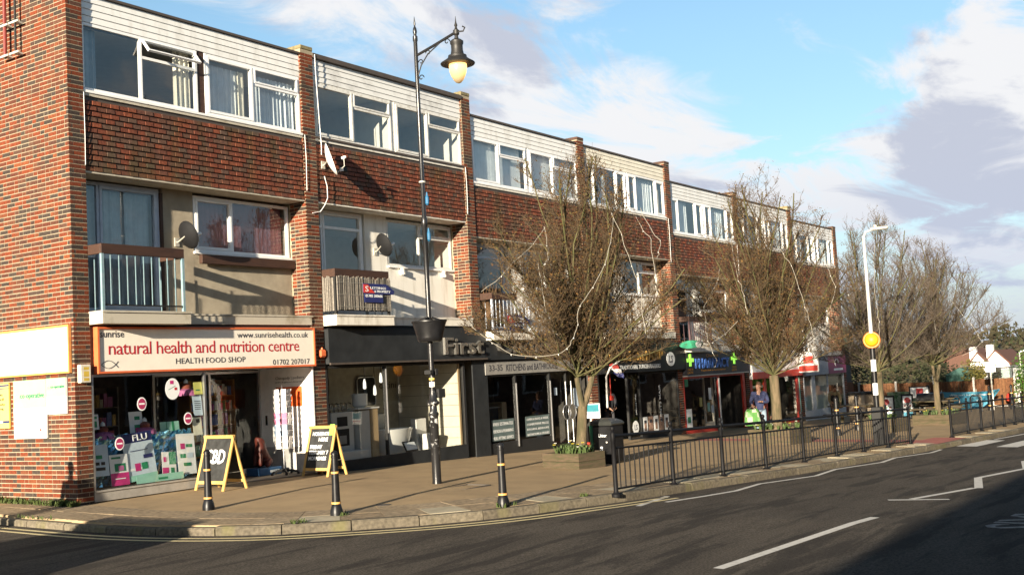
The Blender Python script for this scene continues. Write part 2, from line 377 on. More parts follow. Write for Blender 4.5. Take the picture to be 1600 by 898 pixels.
def normals(L):
    N_ = []
    for i in range(len(L)):
        t = (L[min(i+1, len(L)-1)]-L[max(i-1, 0)]).normalized(); N_.append(Vector((-t.y, t.x)))   # points to the pavement side
    return N_
M_asphalt = pmat('asphalt', (.060, .052, .044), .95, c2=(.090, .078, .064), scale=1.1, bump=.3, bscale=120, ramp=(.3, .7), detail=9, stretch=(.5, 2.2, 1), spec=.08)
def asphalt_detail():
    m = M_asphalt; nt = m.node_tree; N = nt.nodes.new; L = nt.links.new; b = nt.nodes['Principled BSDF']
    old = b.inputs['Base Color'].links[0].from_socket
    g = N('ShaderNodeNewGeometry')
    n = N('ShaderNodeTexNoise'); n.inputs['Scale'].default_value = 38; n.inputs['Detail'].default_value = 5; n.inputs['Roughness'].default_value = .8; L(g.outputs['Position'], n.inputs['Vector'])
    r = N('ShaderNodeMapRange'); L(n.outputs[0], r.inputs[0]); r.inputs[1].default_value = .36; r.inputs[2].default_value = .66; r.inputs[3].default_value = .45; r.inputs[4].default_value = 1.7
    mx = N('ShaderNodeMix'); mx.data_type = 'RGBA'; mx.blend_type = 'MULTIPLY'; mx.inputs['Factor'].default_value = 1
    cb = N('ShaderNodeCombineColor'); [L(r.outputs[0], cb.inputs[i]) for i in range(3)]; L(old, mx.inputs[6]); L(cb.outputs[0], mx.inputs[7])
    # worn tar patches and streaks running along the road, plus pale specks of grit
    mp = N('ShaderNodeMapping'); L(g.outputs['Position'], mp.inputs[0]); mp.inputs['Scale'].default_value = (.30, 1.9, 1); mp.inputs['Rotation'].default_value = (0, 0, R(3))
    n2 = N('ShaderNodeTexNoise'); n2.inputs['Scale'].default_value = 1.3; n2.inputs['Detail'].default_value = 9; n2.inputs['Roughness'].default_value = .62; n2.inputs['Distortion'].default_value = .5; L(mp.outputs[0], n2.inputs['Vector'])
    r2 = N('ShaderNodeMapRange'); L(n2.outputs[0], r2.inputs[0]); r2.inputs[1].default_value = .50; r2.inputs[2].default_value = .60; r2.inputs[4].default_value = .62
    m2 = N('ShaderNodeMix'); m2.data_type = 'RGBA'; L(r2.outputs[0], m2.inputs['Factor']); L(mx.outputs[2], m2.inputs[6]); m2.inputs[7].default_value = (.024, .022, .021, 1)
    v = N('ShaderNodeTexVoronoi'); v.inputs['Scale'].default_value = 5; L(g.outputs['Position'], v.inputs['Vector'])
    r3 = N('ShaderNodeMapRange'); L(v.outputs['Distance'], r3.inputs[0]); r3.inputs[1].default_value = .05; r3.inputs[2].default_value = .02; r3.inputs[4].default_value = .7
    m3 = N('ShaderNodeMix'); m3.data_type = 'RGBA'; L(r3.outputs[0], m3.inputs['Factor']); L(m2.outputs[2], m3.inputs[6]); m3.inputs[7].default_value = (.22, .2, .17, 1)
    L(m3.outputs[2], b.inputs['Base Color'])
asphalt_detail()
M_pave = pmat('buff_tarmac', (.37, .27, .158), .95, c2=(.30, .22, .132), scale=1.4, bump=.2, bscale=110, spec=.1, detail=9, ramp=(.38, .68))
def stains(m, spot, dark, sc, patch):
    nt = m.node_tree; N = nt.nodes.new; L = nt.links.new; b = nt.nodes['Principled BSDF']; old = b.inputs['Base Color'].links[0].from_socket; g = N('ShaderNodeNewGeometry')
    v = N('ShaderNodeTexVoronoi'); v.inputs['Scale'].default_value = sc; L(g.outputs['Position'], v.inputs['Vector'])
    r = N('ShaderNodeMapRange'); L(v.outputs['Distance'], r.inputs[0]); r.inputs[1].default_value = .085; r.inputs[2].default_value = .05; r.inputs[4].default_value = .55
    mx = N('ShaderNodeMix'); mx.data_type = 'RGBA'; L(r.outputs[0], mx.inputs['Factor']); L(old, mx.inputs[6]); mx.inputs[7].default_value = (*spot, 1)
    n = N('ShaderNodeTexNoise'); n.inputs['Scale'].default_value = patch; n.inputs['Detail'].default_value = 10; n.inputs['Roughness'].default_value = .68; n.inputs['Distortion'].default_value = .8; L(g.outputs['Position'], n.inputs['Vector'])
    r2 = N('ShaderNodeMapRange'); L(n.outputs[0], r2.inputs[0]); r2.inputs[1].default_value = .54; r2.inputs[2].default_value = .66; r2.inputs[4].default_value = .5
    m2 = N('ShaderNodeMix'); m2.data_type = 'RGBA'; L(r2.outputs[0], m2.inputs['Factor']); L(mx.outputs[2], m2.inputs[6]); m2.inputs[7].default_value = (*dark, 1); L(m2.outputs[2], b.inputs['Base Color'])
stains(M_pave, (.14, .115, .085), (.22, .165, .102), 3.2, .55)
M_slab = piecemat('paving_slab_concrete', [(0, (.29, .22, .138)), (.5, (.255, .192, .122)), (.9, (.315, .245, .16)), (1, (.29, .22, .138))], nscale=14, bump=.4)
stains(M_slab, (.12, .10, .075), (.18, .14, .09), 3.2, .8)
M_paleslab = pmat('pale_slab', (.40, .35, .25), .9, c2=(.30, .26, .18), scale=3, bump=.3)
M_kerb = piecemat('kerb_stone', [(0, (.125, .105, .076)), (.4, (.10, .085, .062)), (.8, (.15, .128, .092)), (1, (.125, .105, .076))], nscale=20, bump=.6, moss=((.13, .12, .045), 1.6, .55, .55))
M_redpave = pmat('red_tactile', (.38, .11, .08), .9, c2=(.28, .09, .07), scale=3)
M_ywline = pmat('yellow_line_paint', (.62, .52, .28), .8, c2=(.40, .33, .19), scale=16, ramp=(.5, .85))
M_whline = pmat('white_line_paint', (.55, .53, .49), .8, c2=(.26, .25, .23), scale=14, ramp=(.5, .85), detail=8)
M_land = pmat('far_land', (.05, .055, .025), 1., c2=(.07, .06, .03), scale=.05)
def land_z(x, y):
    z = gz(x, y)-.55
    if x > 60: z -= min(4.5, (x-60)*.07)
    return z
g = MB(); xs = [-900, -300, -120, -60, -20, 0, 20, 40, 60, 80, 100, 130, 160, 220, 300, 450, 900, 2000]; ys = [-1500, -500, -200, -80, -40, -20, -10, 0, 15, 40, 80, 150, 300, 600, 1500]
for i in range(len(xs)-1):
    for j in range(len(ys)-1):
        q = [(xs[i], ys[j]), (xs[i+1], ys[j]), (xs[i+1], ys[j+1]), (xs[i], ys[j+1])]
        g.quad(*[(x, y, land_z(x, y)) for x, y in q])
struct('ground', g, M_land)
rd = MB(); xs = [-60, -30, -15, -8, -4, 0, 3, 10, 20, 30, 38, 50, 65, 80, 110, 140]; ys = [-24, -18, -12, -9.5, -6, 0, 6, 12]
for i in range(len(xs)-1):
    for j in range(len(ys)-1):
        if xs[i] >= 3 and ys[j] >= -6: continue
        q = [(xs[i], ys[j]), (xs[i+1], ys[j]), (xs[i+1], ys[j+1]), (xs[i], ys[j+1])]
        rd.quad(*[(x, y, gz(x, y)-.12) for x, y in q])
road = struct('road', rd, M_asphalt)
KL = resample(KERB, .25); KN = normals(KL)
IN = [p+n*.14 for p, n in zip(KL, KN)]
# pavement top: columns in x between the inner kerb edge and the far edge
def kerb_y(x):
    best = None
    for a, b in zip(IN, IN[1:]):
        if b.y < -1.4 and (a.x-x)*(b.x-x) <= 0 and abs(b.x-a.x) > 1e-6:
            t = (x-a.x)/(b.x-a.x); return a.y+(b.y-a.y)*t
    return -2.0
pv = MB(); cx = [-1.155, -1.05, -.9, -.7, -.5, -.25, 0, .3, .6, 1, 1.5, 2, 2.5, 3, 4, 5, 6, 7, 8, 9, 10, 11, 13, 15, 18, 21, 24, 27, 32, 38, 50, 65, 80, 110, 140]
def ecol(x):
    y0 = kerb_y(x) if x > -1.15 else -1.6; y1 = 10.0
    return [(x, y0+(y1-y0)*t) for t in (0, .15, .4, .7, 1)]
for a, b in zip(cx, cx[1:]):
    A, B = ecol(a), ecol(b)
    for k in range(4): pv.quad(*[(x, y, gz(x, y)) for x, y in (A[k], B[k], B[k+1], A[k+1])])
for a, b in zip(IN, IN[1:]): pv.quad((a.x, a.y, gz(a.x, a.y)-.2), (b.x, b.y, gz(b.x, b.y)-.2), (b.x, b.y, gz(b.x, b.y)-.001), (a.x, a.y, gz(a.x, a.y)-.001))
pave = struct('pavement', pv, M_pave)
# kerb stones, each a piece of its own
KS = resample(KERB, .92); KSN = normals(KS)
for i in range(4, min(len(KS)-1, 64)):
    a, b = KS[i], KS[i+1]; d = (b-a).normalized(); ga = .008
    a2, b2 = a+d*ga, b-d*ga; na, nb = KSN[i], KSN[i+1]; mb = MB()
    dz = rnd.uniform(-.004, .01)
    if a.y > -3.6: dz -= .03 if a.y > -2.5 else .018
    def P(p, n, o, z, bev=0): q = p+n*o; return (q.x, q.y, gz(q.x, q.y)+z)
    A = [P(a2, na, 0, -.2), P(a2, na, .0, .0+dz-.02), P(a2, na, .02, .004+dz), P(a2, na, .15, .004+dz), P(a2, na, .15, -.2)]
    B = [P(b2, nb, 0, -.2), P(b2, nb, .0, .0+dz-.02), P(b2, nb, .02, .004+dz), P(b2, nb, .15, .004+dz), P(b2, nb, .15, -.2)]
    mb.v = A+B; mb.f = [(0, 5, 6, 1), (1, 6, 7, 2), (2, 7, 8, 3), (3, 8, 9, 4), (0, 1, 2, 3, 4), (9, 8, 7, 6, 5)]; mb.m = [0]*6
    part('kerb_stone', mb, M_kerb, pave)
mb = MB()
FAR = [p for p in KL if p.x > KS[64].x]
for a, b in zip(FAR, FAR[1:]):
    mb.quad((a.x, a.y, gz(a.x, a.y)-.2), (b.x, b.y, gz(b.x, b.y)-.2), (b.x, b.y, gz(b.x, b.y)), (a.x, a.y, gz(a.x, a.y)))
    mb.quad((a.x, a.y, gz(a.x, a.y)), (b.x, b.y, gz(b.x, b.y)), (b.x, b.y+.15, gz(b.x, b.y)+.005), (a.x, a.y+.15, gz(a.x, a.y)+.005))
part('far_kerb', mb, M_kerb, pave)
# paving slabs along the kerb
SL = resample(KERB, .62); SLN = normals(SL)
for i in range(13, 46):
    for row in range(2):
        o0 = .155+row*.62; o1 = o0+.60; a, b = SL[i], SL[i+1]; na, nb = SLN[i], SLN[i+1]
        d = (b-a).normalized()*.004
        q = [a+d+na*o0, b-d+nb*o0, b-d+nb*o1, a+d+na*o1]
        if row and i % 2: q = [p+(b-a)*.0 for p in q]
        tz = [rnd.uniform(.003, .009) for _ in q]; mb = MB(); n4 = [(p.x, p.y, gz(p.x, p.y)+t) for p, t in zip(q, tz)]
        mb.v = n4+[(x, y, z-.03) for x, y, z in n4]; mb.f = [(0, 1, 2, 3), (0, 4, 5, 1), (1, 5, 6, 2), (2, 6, 7, 3), (3, 7, 4, 0)]; mb.m = [0]*5
        part('paving_slab', mb, M_slab if not (row == 0 and i > 22 and i % 3 == 0) else M_paleslab, pave)
# concrete pads between the railing posts and the kerb
for x in [6.1, 7.0, 8.0, 9.6, 11.5, 12.6, 13.5, 15.2, 16.8, 17.6, 21.5, 23.6, 25.2]:
    y0 = kerb_y(x)+.05; mb = MB(); w = rnd.uniform(.6, .9); n4 = [(p, q, gz(p, q)+rnd.uniform(.006, .012)) for p, q in ((x, y0), (x+w, y0-.03), (x+w, y0+.42), (x, y0+.45))]
    mb.v = n4+[(p, q, r_-.04) for p, q, r_ in n4]; mb.f = [(0, 1, 2, 3), (0, 4, 5, 1), (1, 5, 6, 2), (2, 6, 7, 3), (3, 7, 4, 0)]; mb.m = [0]*5
    part('pale_slab', mb, M_paleslab, pave)
# red tactile paving at the crossing: a block at the kerb and a stem running back to the shops
for (x0, x1, y0, y1) in ((17.9, 21.1, -8.95, -8.1), (18.6, 19.8, -8.1, -2.0)):
    nx = int((x1-x0)/.4); ny = int((y1-y0)/.4)
    mb = MB()
    for i in range(nx):
        for j in range(ny):
            X0, X1 = x0+(x1-x0)*i/nx+.004, x0+(x1-x0)*(i+1)/nx-.004; Y0, Y1 = y0+(y1-y0)*j/ny+.004, y0+(y1-y0)*(j+1)/ny-.004
            e = rnd.uniform(.004, .008); mb.quad(*[(x, y, gz(x, y)+e) for x, y in ((X0, Y0), (X1, Y0), (X1, Y1), (X0, Y1))])
    part('tactile_paving', mb, M_redpave, pave, kind='stuff')
# painted markings
def strip(pts, w, mat, name, closed=False, jit=.0):
    P = [Vector(p) for p in pts]; mb = MB(); L_ = []
    for i, p in enumerate(P):
        a = (P[i]-P[i-1]).normalized() if i else (P[1]-P[0]).normalized()
        b = (P[i+1]-P[i]).normalized() if i < len(P)-1 else a
        t = (a+b).normalized(); n = Vector((-t.y, t.x)); k = 1/max(.5, n.dot(Vector((-a.y, a.x))))
        L_.append((p+n*w/2*k, p-n*w/2*k))
    for (a, b), (c, d) in zip(L_, L_[1:]):
        mb.quad(*[(q.x, q.y, gz(q.x, q.y)-.116) for q in (b, d, c, a)])
    return part(name, mb, mat, road)
for off in (-.22, -.42):
    pts = [p+n*off for p, n in zip(KL, KN) if -20 < p.y < 8 and p.x < 5.0]
    strip(pts, .075, M_ywline, 'yellow_line')
def sub(p, q, n=6): return [(p[0]+(q[0]-p[0])*i/n, p[1]+(q[1]-p[1])*i/n) for i in range(n+1)]
strip(sub((-.47, -11.33), (3.61, -11.70)), .12, M_whline, 'centre_line')
strip(sub((-7.2, -10.9), (-3.6, -11.2)), .12, M_whline, 'centre_line')
strip([(5.75, -11.25), (6.15, -12.02)], .12, M_whline, 'zigzag_tick')
strip([(6.0, -11.52), (8.02, -11.96)], .10, M_whline, 'zigzag_line')
strip([(8.02, -12.03), (9.98, -11.60)], .13, M_whline, 'zigzag_line')
strip([(9.9, -11.60), (12.3, -11.97), (14.2, -11.6), (16.4, -11.95), (18.4, -11.7)], .11, M_whline, 'zigzag_line')
strip([(3.66, -8.22), (5.1, -7.98)], .09, M_whline, 'end_mark')
strip([(4.3, -8.35), (5.31, -8.51), (6.3, -8.62), (7.62, -8.5), (9.52, -8.84), (11.08, -8.68), (13.2, -8.98), (14.61, -8.85), (16.54, -9.15), (17.78, -9.08)], .085, M_whline, 'kerb_zigzag_line')
strip([(22.6, -9.35), (26.5, -9.6), (28.2, -9.45), (31, -9.7), (34, -9.55)], .09, M_whline, 'kerb_zigzag_line')
for k in range(6):
    y0 = -9.08-k*.98
    strip([(19.2-.1*k, y0-.27), (22.2-.1*k, y0-.37)], .5, M_whline, 'zebra_stripe')
txt(road, 'TAXIS', pmat('worn_white_paint', (.32, .31, .29), .9, c2=(.10, .095, .09), scale=9, ramp=(.4, .75), detail=8), (5.6, -13.30, gz(5.6, -13.1)-.1195), w=2.7, h=.85, U=(-1, .06, .0266), V=(-.06, -1, -.0), ext=.004, name='road_lettering')
# iron covers let into the pavement
M_iron = pmat('cast_iron', (.07, .06, .05), .7, bump=.3)
for (x, y, w, h) in ((-.05, -3.1, .22, .22), (1.0, -4.0, .0, 0), (3.9, -4.9, .7, .5), (1.7, -5.0, .24, .24)):
    if w == 0: continue
    mb = MB(); n = 14
    if w < .3: mb.prism([(x+w/2*math.cos(2*math.pi*k/n), y+h/2*math.sin(2*math.pi*k/n), gz(x, y)+.003) for k in range(n)], (0, 0, -.02)); part('drain_cover', mb, M_iron, pave)
    else:
        for (a, b, c, d) in ((x, x+w, y, y+.025), (x, x+w, y+h-.025, y+h), (x, x+.025, y+.025, y+h-.025), (x+w-.025, x+w, y+.025, y+h-.025)):
            mb.box(a, b, c, d, gz(x, y)-.03, gz(x, y)+.006)
        part('cover_frame', mb, M_iron, pave)
# low weeds at the foot of the side wall and in the kerb joints
M_weed = pmat('weed_leaf', (.035, .06, .010), .8, c2=(.06, .075, .018), scale=20)
def weeds(spots, n, h, seed, parent=None):
    r = random.Random(seed); mb = MB()
    for (cx_, cy_, sx, sy) in spots:
        for _ in range(n):
            x, y = cx_+r.uniform(-sx, sx), cy_+r.uniform(-sy, sy); z = gz(x, y); a = r.uniform(0, 6.28); l = h*r.uniform(.4, 1.1); lean = r.uniform(.2, .7)*l
            dx, dy = math.cos(a), math.sin(a); w = .012
            mb.v += [(x-dy*w, y+dx*w, z), (x+dy*w, y-dx*w, z), (x+dx*lean*.5+dy*w, y+dy*lean*.5-dx*w, z+l*.7), (x+dx*lean, y+dy*lean, z+l)]
            k = len(mb.v)-4; mb.f += [(k, k+1, k+2), (k, k+2, k+3)]; mb.m += [0, 0]
    return mb
o = link('weeds', mesh_of('weeds', weeds([(-.12, 1.2, .1, 1.1), (-.1, .2, .08, .3)], 420, .10, 3), M_weed)); o['kind'] = 'stuff'
o = link('kerb_weeds', mesh_of('kerb_weeds', weeds([(.62, -5.2, .12, .1), (2.1, -6.95, .14, .08), (3.5, -7.4, .05, .05), (-.2, -5.15, .1, .06), (-1.25, -.8, .03, .5)], 26, .07, 4), M_weed)); o['kind'] = 'stuff'
# ================================================================ the terrace: seven units, flats over shops
PITCH = 5.53
DZ = [0, 0, -.34, -.35, -.80, -.82, -1.17]
UL = ['near end brick unit with the cream health food sign and a bare side wall', 'unit above the dark bathroom showroom window, with empty upper rooms and a screened balcony', 'unit over the kitchens entrance with blinds in its top windows, behind the first tree', 'unit over the black barber shop, its top windows in narrow and wide lights', 'unit over the pharmacy with a purple brown balcony rail', 'unit over the red framed shop, mostly hidden by the second tree', 'far end unit of the terrace with the grey and plum shop sign']
def X0(n): return .29+PITCH*(n-1)
def X1(n): return X0(n)+5.18
STR = MB(); STR.box(-.1075, .1075, 0, .05, -.0325, .0325)
HDR = MB(); HDR.box(-.051, .051, 0, .05, -.0325, .0325)
ME_S = mesh_of('brick_stretcher', STR, M_brick); ME_H = mesh_of('brick_header', HDR, M_brick)
def brick_list(z0, z1, runs):
    """runs: [(axis, fixed coord, start, end)] along x (facing -y) or y (facing -x); Flemish bond courses"""
    out = []; nc = int((z1-z0)/.075)
    for c in range(nc):
        z = z0+.0375+c*.075
        for ax, fix, s, e in runs:
            L_ = e-s; pos = 0.; k = c % 2
            if L_ < .45:
                ls = [.215, L_-.235] if c % 2 == 0 else [L_-.235, .215]
                for l in ls:
                    out.append((ax, fix, s+pos+l/2, z, l)); pos += l+.012
            else:
                if c % 2: out.append((ax, fix, s+.051, z, .102)); pos = .114; k = 0
                while pos < L_-.05:
                    l = .215 if k % 2 == 0 else .102
                    if rnd.random() < .12: l = .102 if l > .2 else .215
                    l = min(l, L_-pos); out.append((ax, fix, s+pos+l/2, z, l)); pos += l+.011; k += 1
    return out
def lay(unit, bl, n_parts, key):
    """the n_parts bricks that show largest become parts, the rest one joined part"""
    org = Vector(ORG[unit.name]); bl = sorted(bl, key=key); mb = MB()
    for i, (ax, fix, s, z, l) in enumerate(bl):
        pr = rnd.uniform(-.0015, .0025); hh = .0312+rnd.uniform(-.0015, .0008)
        if i < n_parts:
            o = link('brick', ME_S if l > .15 else ME_H, unit, tuple(org))
            o.scale = (l/(.215 if l > .15 else .102), 1, hh/.0325)
            if ax == 'x': o.location = Vector((s, fix-.004-pr, z))-org
            else: o.location = Vector((fix-.004-pr, s, z))-org; o.rotation_euler = (0, 0, -math.pi/2)
            o.rotation_euler.y += 0
        elif ax == 'x': mb.box(s-l/2, s+l/2, fix-.004-pr, fix+.04, z-hh, z+hh)
        else: mb.box(fix-.004-pr, fix+.04, s-l/2, s+l/2, z-hh, z+hh)
    if mb.v: part('brickwork', mb, M_brick, unit, kind='stuff')
TL = MB(); TL.bbox(-.085, .085, -.012, .004, -.050, .024, .003)  # cut short, so a dark gap draws the shade line below each course
ME_T = mesh_of('clay_tile', TL, M_tile)
def hang_tiles(unit, n, xa, xb, z0, z1, n_parts):
    org = Vector(ORG[unit.name]); pit = .0945; nc = int((z1-z0)/pit); mb = MB(); cnt = 0
    for c in range(nc-1, -1, -1):
        z = z0+.05+c*pit; x = xa-(.09 if c % 2 else 0)+.09; k = 0
        while x < xb+.05:
            a, b = max(xa, x-.084), min(xb, x+.084)
            if b-a > .03:
                y = .045-(.010 if k % 2 else .004)-rnd.uniform(0, .003); tilt = .09+rnd.uniform(-.015, .025)
                if cnt < n_parts:
                    o = link('hanging_tile', ME_T, unit, tuple(org)); o.location = Vector(((a+b)/2, y, z))-org; o.scale = ((b-a)/.168, 1, 1); o.rotation_euler = (-tilt, rnd.uniform(-.008, .008), 0); cnt += 1
                else:
                    t = math.tan(tilt)*.1; i = len(mb.v)
                    mb.v += [(a, y-.012-t*.5, z-.050), (b, y-.012-t*.5, z-.050), (b, y-.012+t*.5, z+.024), (a, y-.012+t*.5, z+.024), (a, y+.006, z-.050), (b, y+.006, z-.050), (b, y+.012, z+.024), (a, y+.012, z+.024)]
                    mb.f += [(i, i+1, i+2, i+3), (i, i+4, i+5, i+1), (i+1, i+5, i+6, i+2), (i+3, i+7, i+4, i)]; mb.m += [0]*4
            x += .18; k += 1
    if mb.v: part('tile_hanging', mb, M_tile, unit, kind='stuff')
def curtain(unit, x0, x1, z0, z1, y, mat, waves=None, amp=.025, name='curtain', flare=0.):
    mb = MB(); n = max(8, int((x1-x0)/.025)); waves = waves or (x1-x0)/.11; ph = rnd.uniform(0, 6)
    for i in range(n+1):
        t = i/n; yy = y+amp*math.sin(ph+t*waves*6.283)+amp*.5*math.sin(ph*2+t*waves*2.7*6.283); x = x0+(x1-x0)*t
        mb.v += [(x+flare*(t-.5), yy*1.0, z0), (x, y+(yy-y)*.6, z1)]
    for i in range(n): mb.f.append((2*i, 2*i+2, 2*i+3, 2*i+1)); mb.m.append(0)
    return part(name, mb, mat, unit, smooth=True)
def window(unit, x0, x1, z0, z1, y, cells, fm, glass=None, fw=.05, dp=.07, curt=None, vent_open=None, name='window', label=None, bars=None):
    mb = MB(); gl = []
    mb.box(x0, x0+fw, y, y+dp, z0, z1); mb.box(x1-fw, x1, y, y+dp, z0, z1)
    mb.box(x0+fw, x1-fw, y+.002, y+dp-.002, z0, z0+fw); mb.box(x0+fw, x1-fw, y+.002, y+dp-.002, z1-fw, z1)
    ins0, ins1 = x0+fw, x1-fw; tot = ins1-ins0
    edges = [ins0]+[ins0+tot*c[0] for c in cells[:-1]]+[ins1]
    vents = []
    for i, c in enumerate(cells):
        a, b = edges[i], edges[i+1]
        if i > 0: a += fw*.45
        if i < len(cells)-1: b -= fw*.45; mb.box(b, b+fw*.9, y+.001, y+dp-.001, z0+fw, z1-fw)
        if c[1] == 'T':
            zt = z0+fw+(z1-z0-2*fw)*.70; mb.box(a, b, y+.003, y+dp-.003, zt-.025, zt+.025)
            gl.append((a, b, z0+fw, zt-.025)); vents.append((i, a, b, zt+.025, z1-fw))
        elif c[1] == 'S':                       # opening sash with its own proud frame
            s = .05; mb.box(a+.002, a+s, y-.014, y+dp-.01, z0+fw+.002, z1-fw-.002); mb.box(b-s, b-.002, y-.014, y+dp-.01, z0+fw+.002, z1-fw-.002)
            mb.box(a+s, b-s, y-.012, y+dp-.012, z0+fw+.002, z0+fw+s); mb.box(a+s, b-s, y-.012, y+dp-.012, z1-fw-s, z1-fw-.002); gl.append((a+s, b-s, z0+fw+s, z1-fw-s))
        else: gl.append((a, b, z0+fw, z1-fw))
    w = part(name, mb, fm, unit, label=label)
    for (i, a, b, za, zb) in vents:
        v = MB(); s = .035; op = vent_open == i
        for (p, q, r_, t) in ((a+.004, b-.004, za+.004, za+s), (a+.004, b-.004, zb-s, zb-.004), (a+.004, a+s, za+s, zb-s), (b-s, b-.004, za+s, zb-s)): v.box(p, q, y-.012, y+.03, r_, t)
        g_ = MB(); g_.quad((a+s, y+.012, za+s), (b-s, y+.012, za+s), (b-s, y+.012, zb-s), (a+s, y+.012, zb-s))
        if op:
            ang = R(38); cz, sz = math.cos(ang), math.sin(ang)
            rot = lambda P: (P[0], y-.01+(P[1]-y)*cz+(P[2]-zb)*sz, zb+(P[2]-zb)*cz-(P[1]-y)*sz)
            v.v = [rot(p) for p in v.v]; g_.v = [rot(p) for p in g_.v]
        part('vent_sash', v, fm, w); part('pane', g_, glass or M_glass, w)
    for (a, b, za, zb) in gl:
        g_ = MB(); e = rnd.uniform(-.0015, .0015); g_.quad((a, y+.028+e, za), (b, y+.028-e, za), (b, y+.028, zb), (a, y+.028, zb)); part('pane', g_, glass or M_glass, w)
    for c in curt or ():
        curtain(w, c[0], c[1], c[2], c[3], y+.16, c[4], amp=c[5] if len(c) > 5 else .025, name='curtain', flare=c[6] if len(c) > 6 else 0)
    return w
def room(unit, x0, x1, y0, y1, z0, z1, wall, floor=None, name='room'):
    mb = MB()
    mb.quad((x0, y1, z0), (x0, y1, z1), (x1, y1, z1), (x1, y1, z0)); mb.quad((x0, y0, z0), (x0, y0, z1), (x0, y1, z1), (x0, y1, z0)); mb.quad((x1, y0, z0), (x1, y1, z0), (x1, y1, z1), (x1, y0, z1))
    mb.quad((x0, y0, z1), (x1, y0, z1), (x1, y1, z1), (x0, y1, z1)); mb.quad((x0, y0, z0), (x0, y1, z0), (x1, y1, z0), (x1, y0, z0), 1)
    return part(name, mb, [wall, floor or wall], unit)
BAL = {1: dict(c=M_bluebar, rail=M_brown), 2: dict(c=M_blackm, rail=M_brown), 3: dict(c=M_greyframe, rail=M_brown), 4: dict(c=M_blackm, rail=M_brown), 5: dict(c=pmat('purple_brown_paint', (.10, .055, .06), .5), rail=M_brown), 6: dict(c=M_white, rail=M_brown), 7: dict(c=M_white, rail=M_brown)}
UNIT = {}
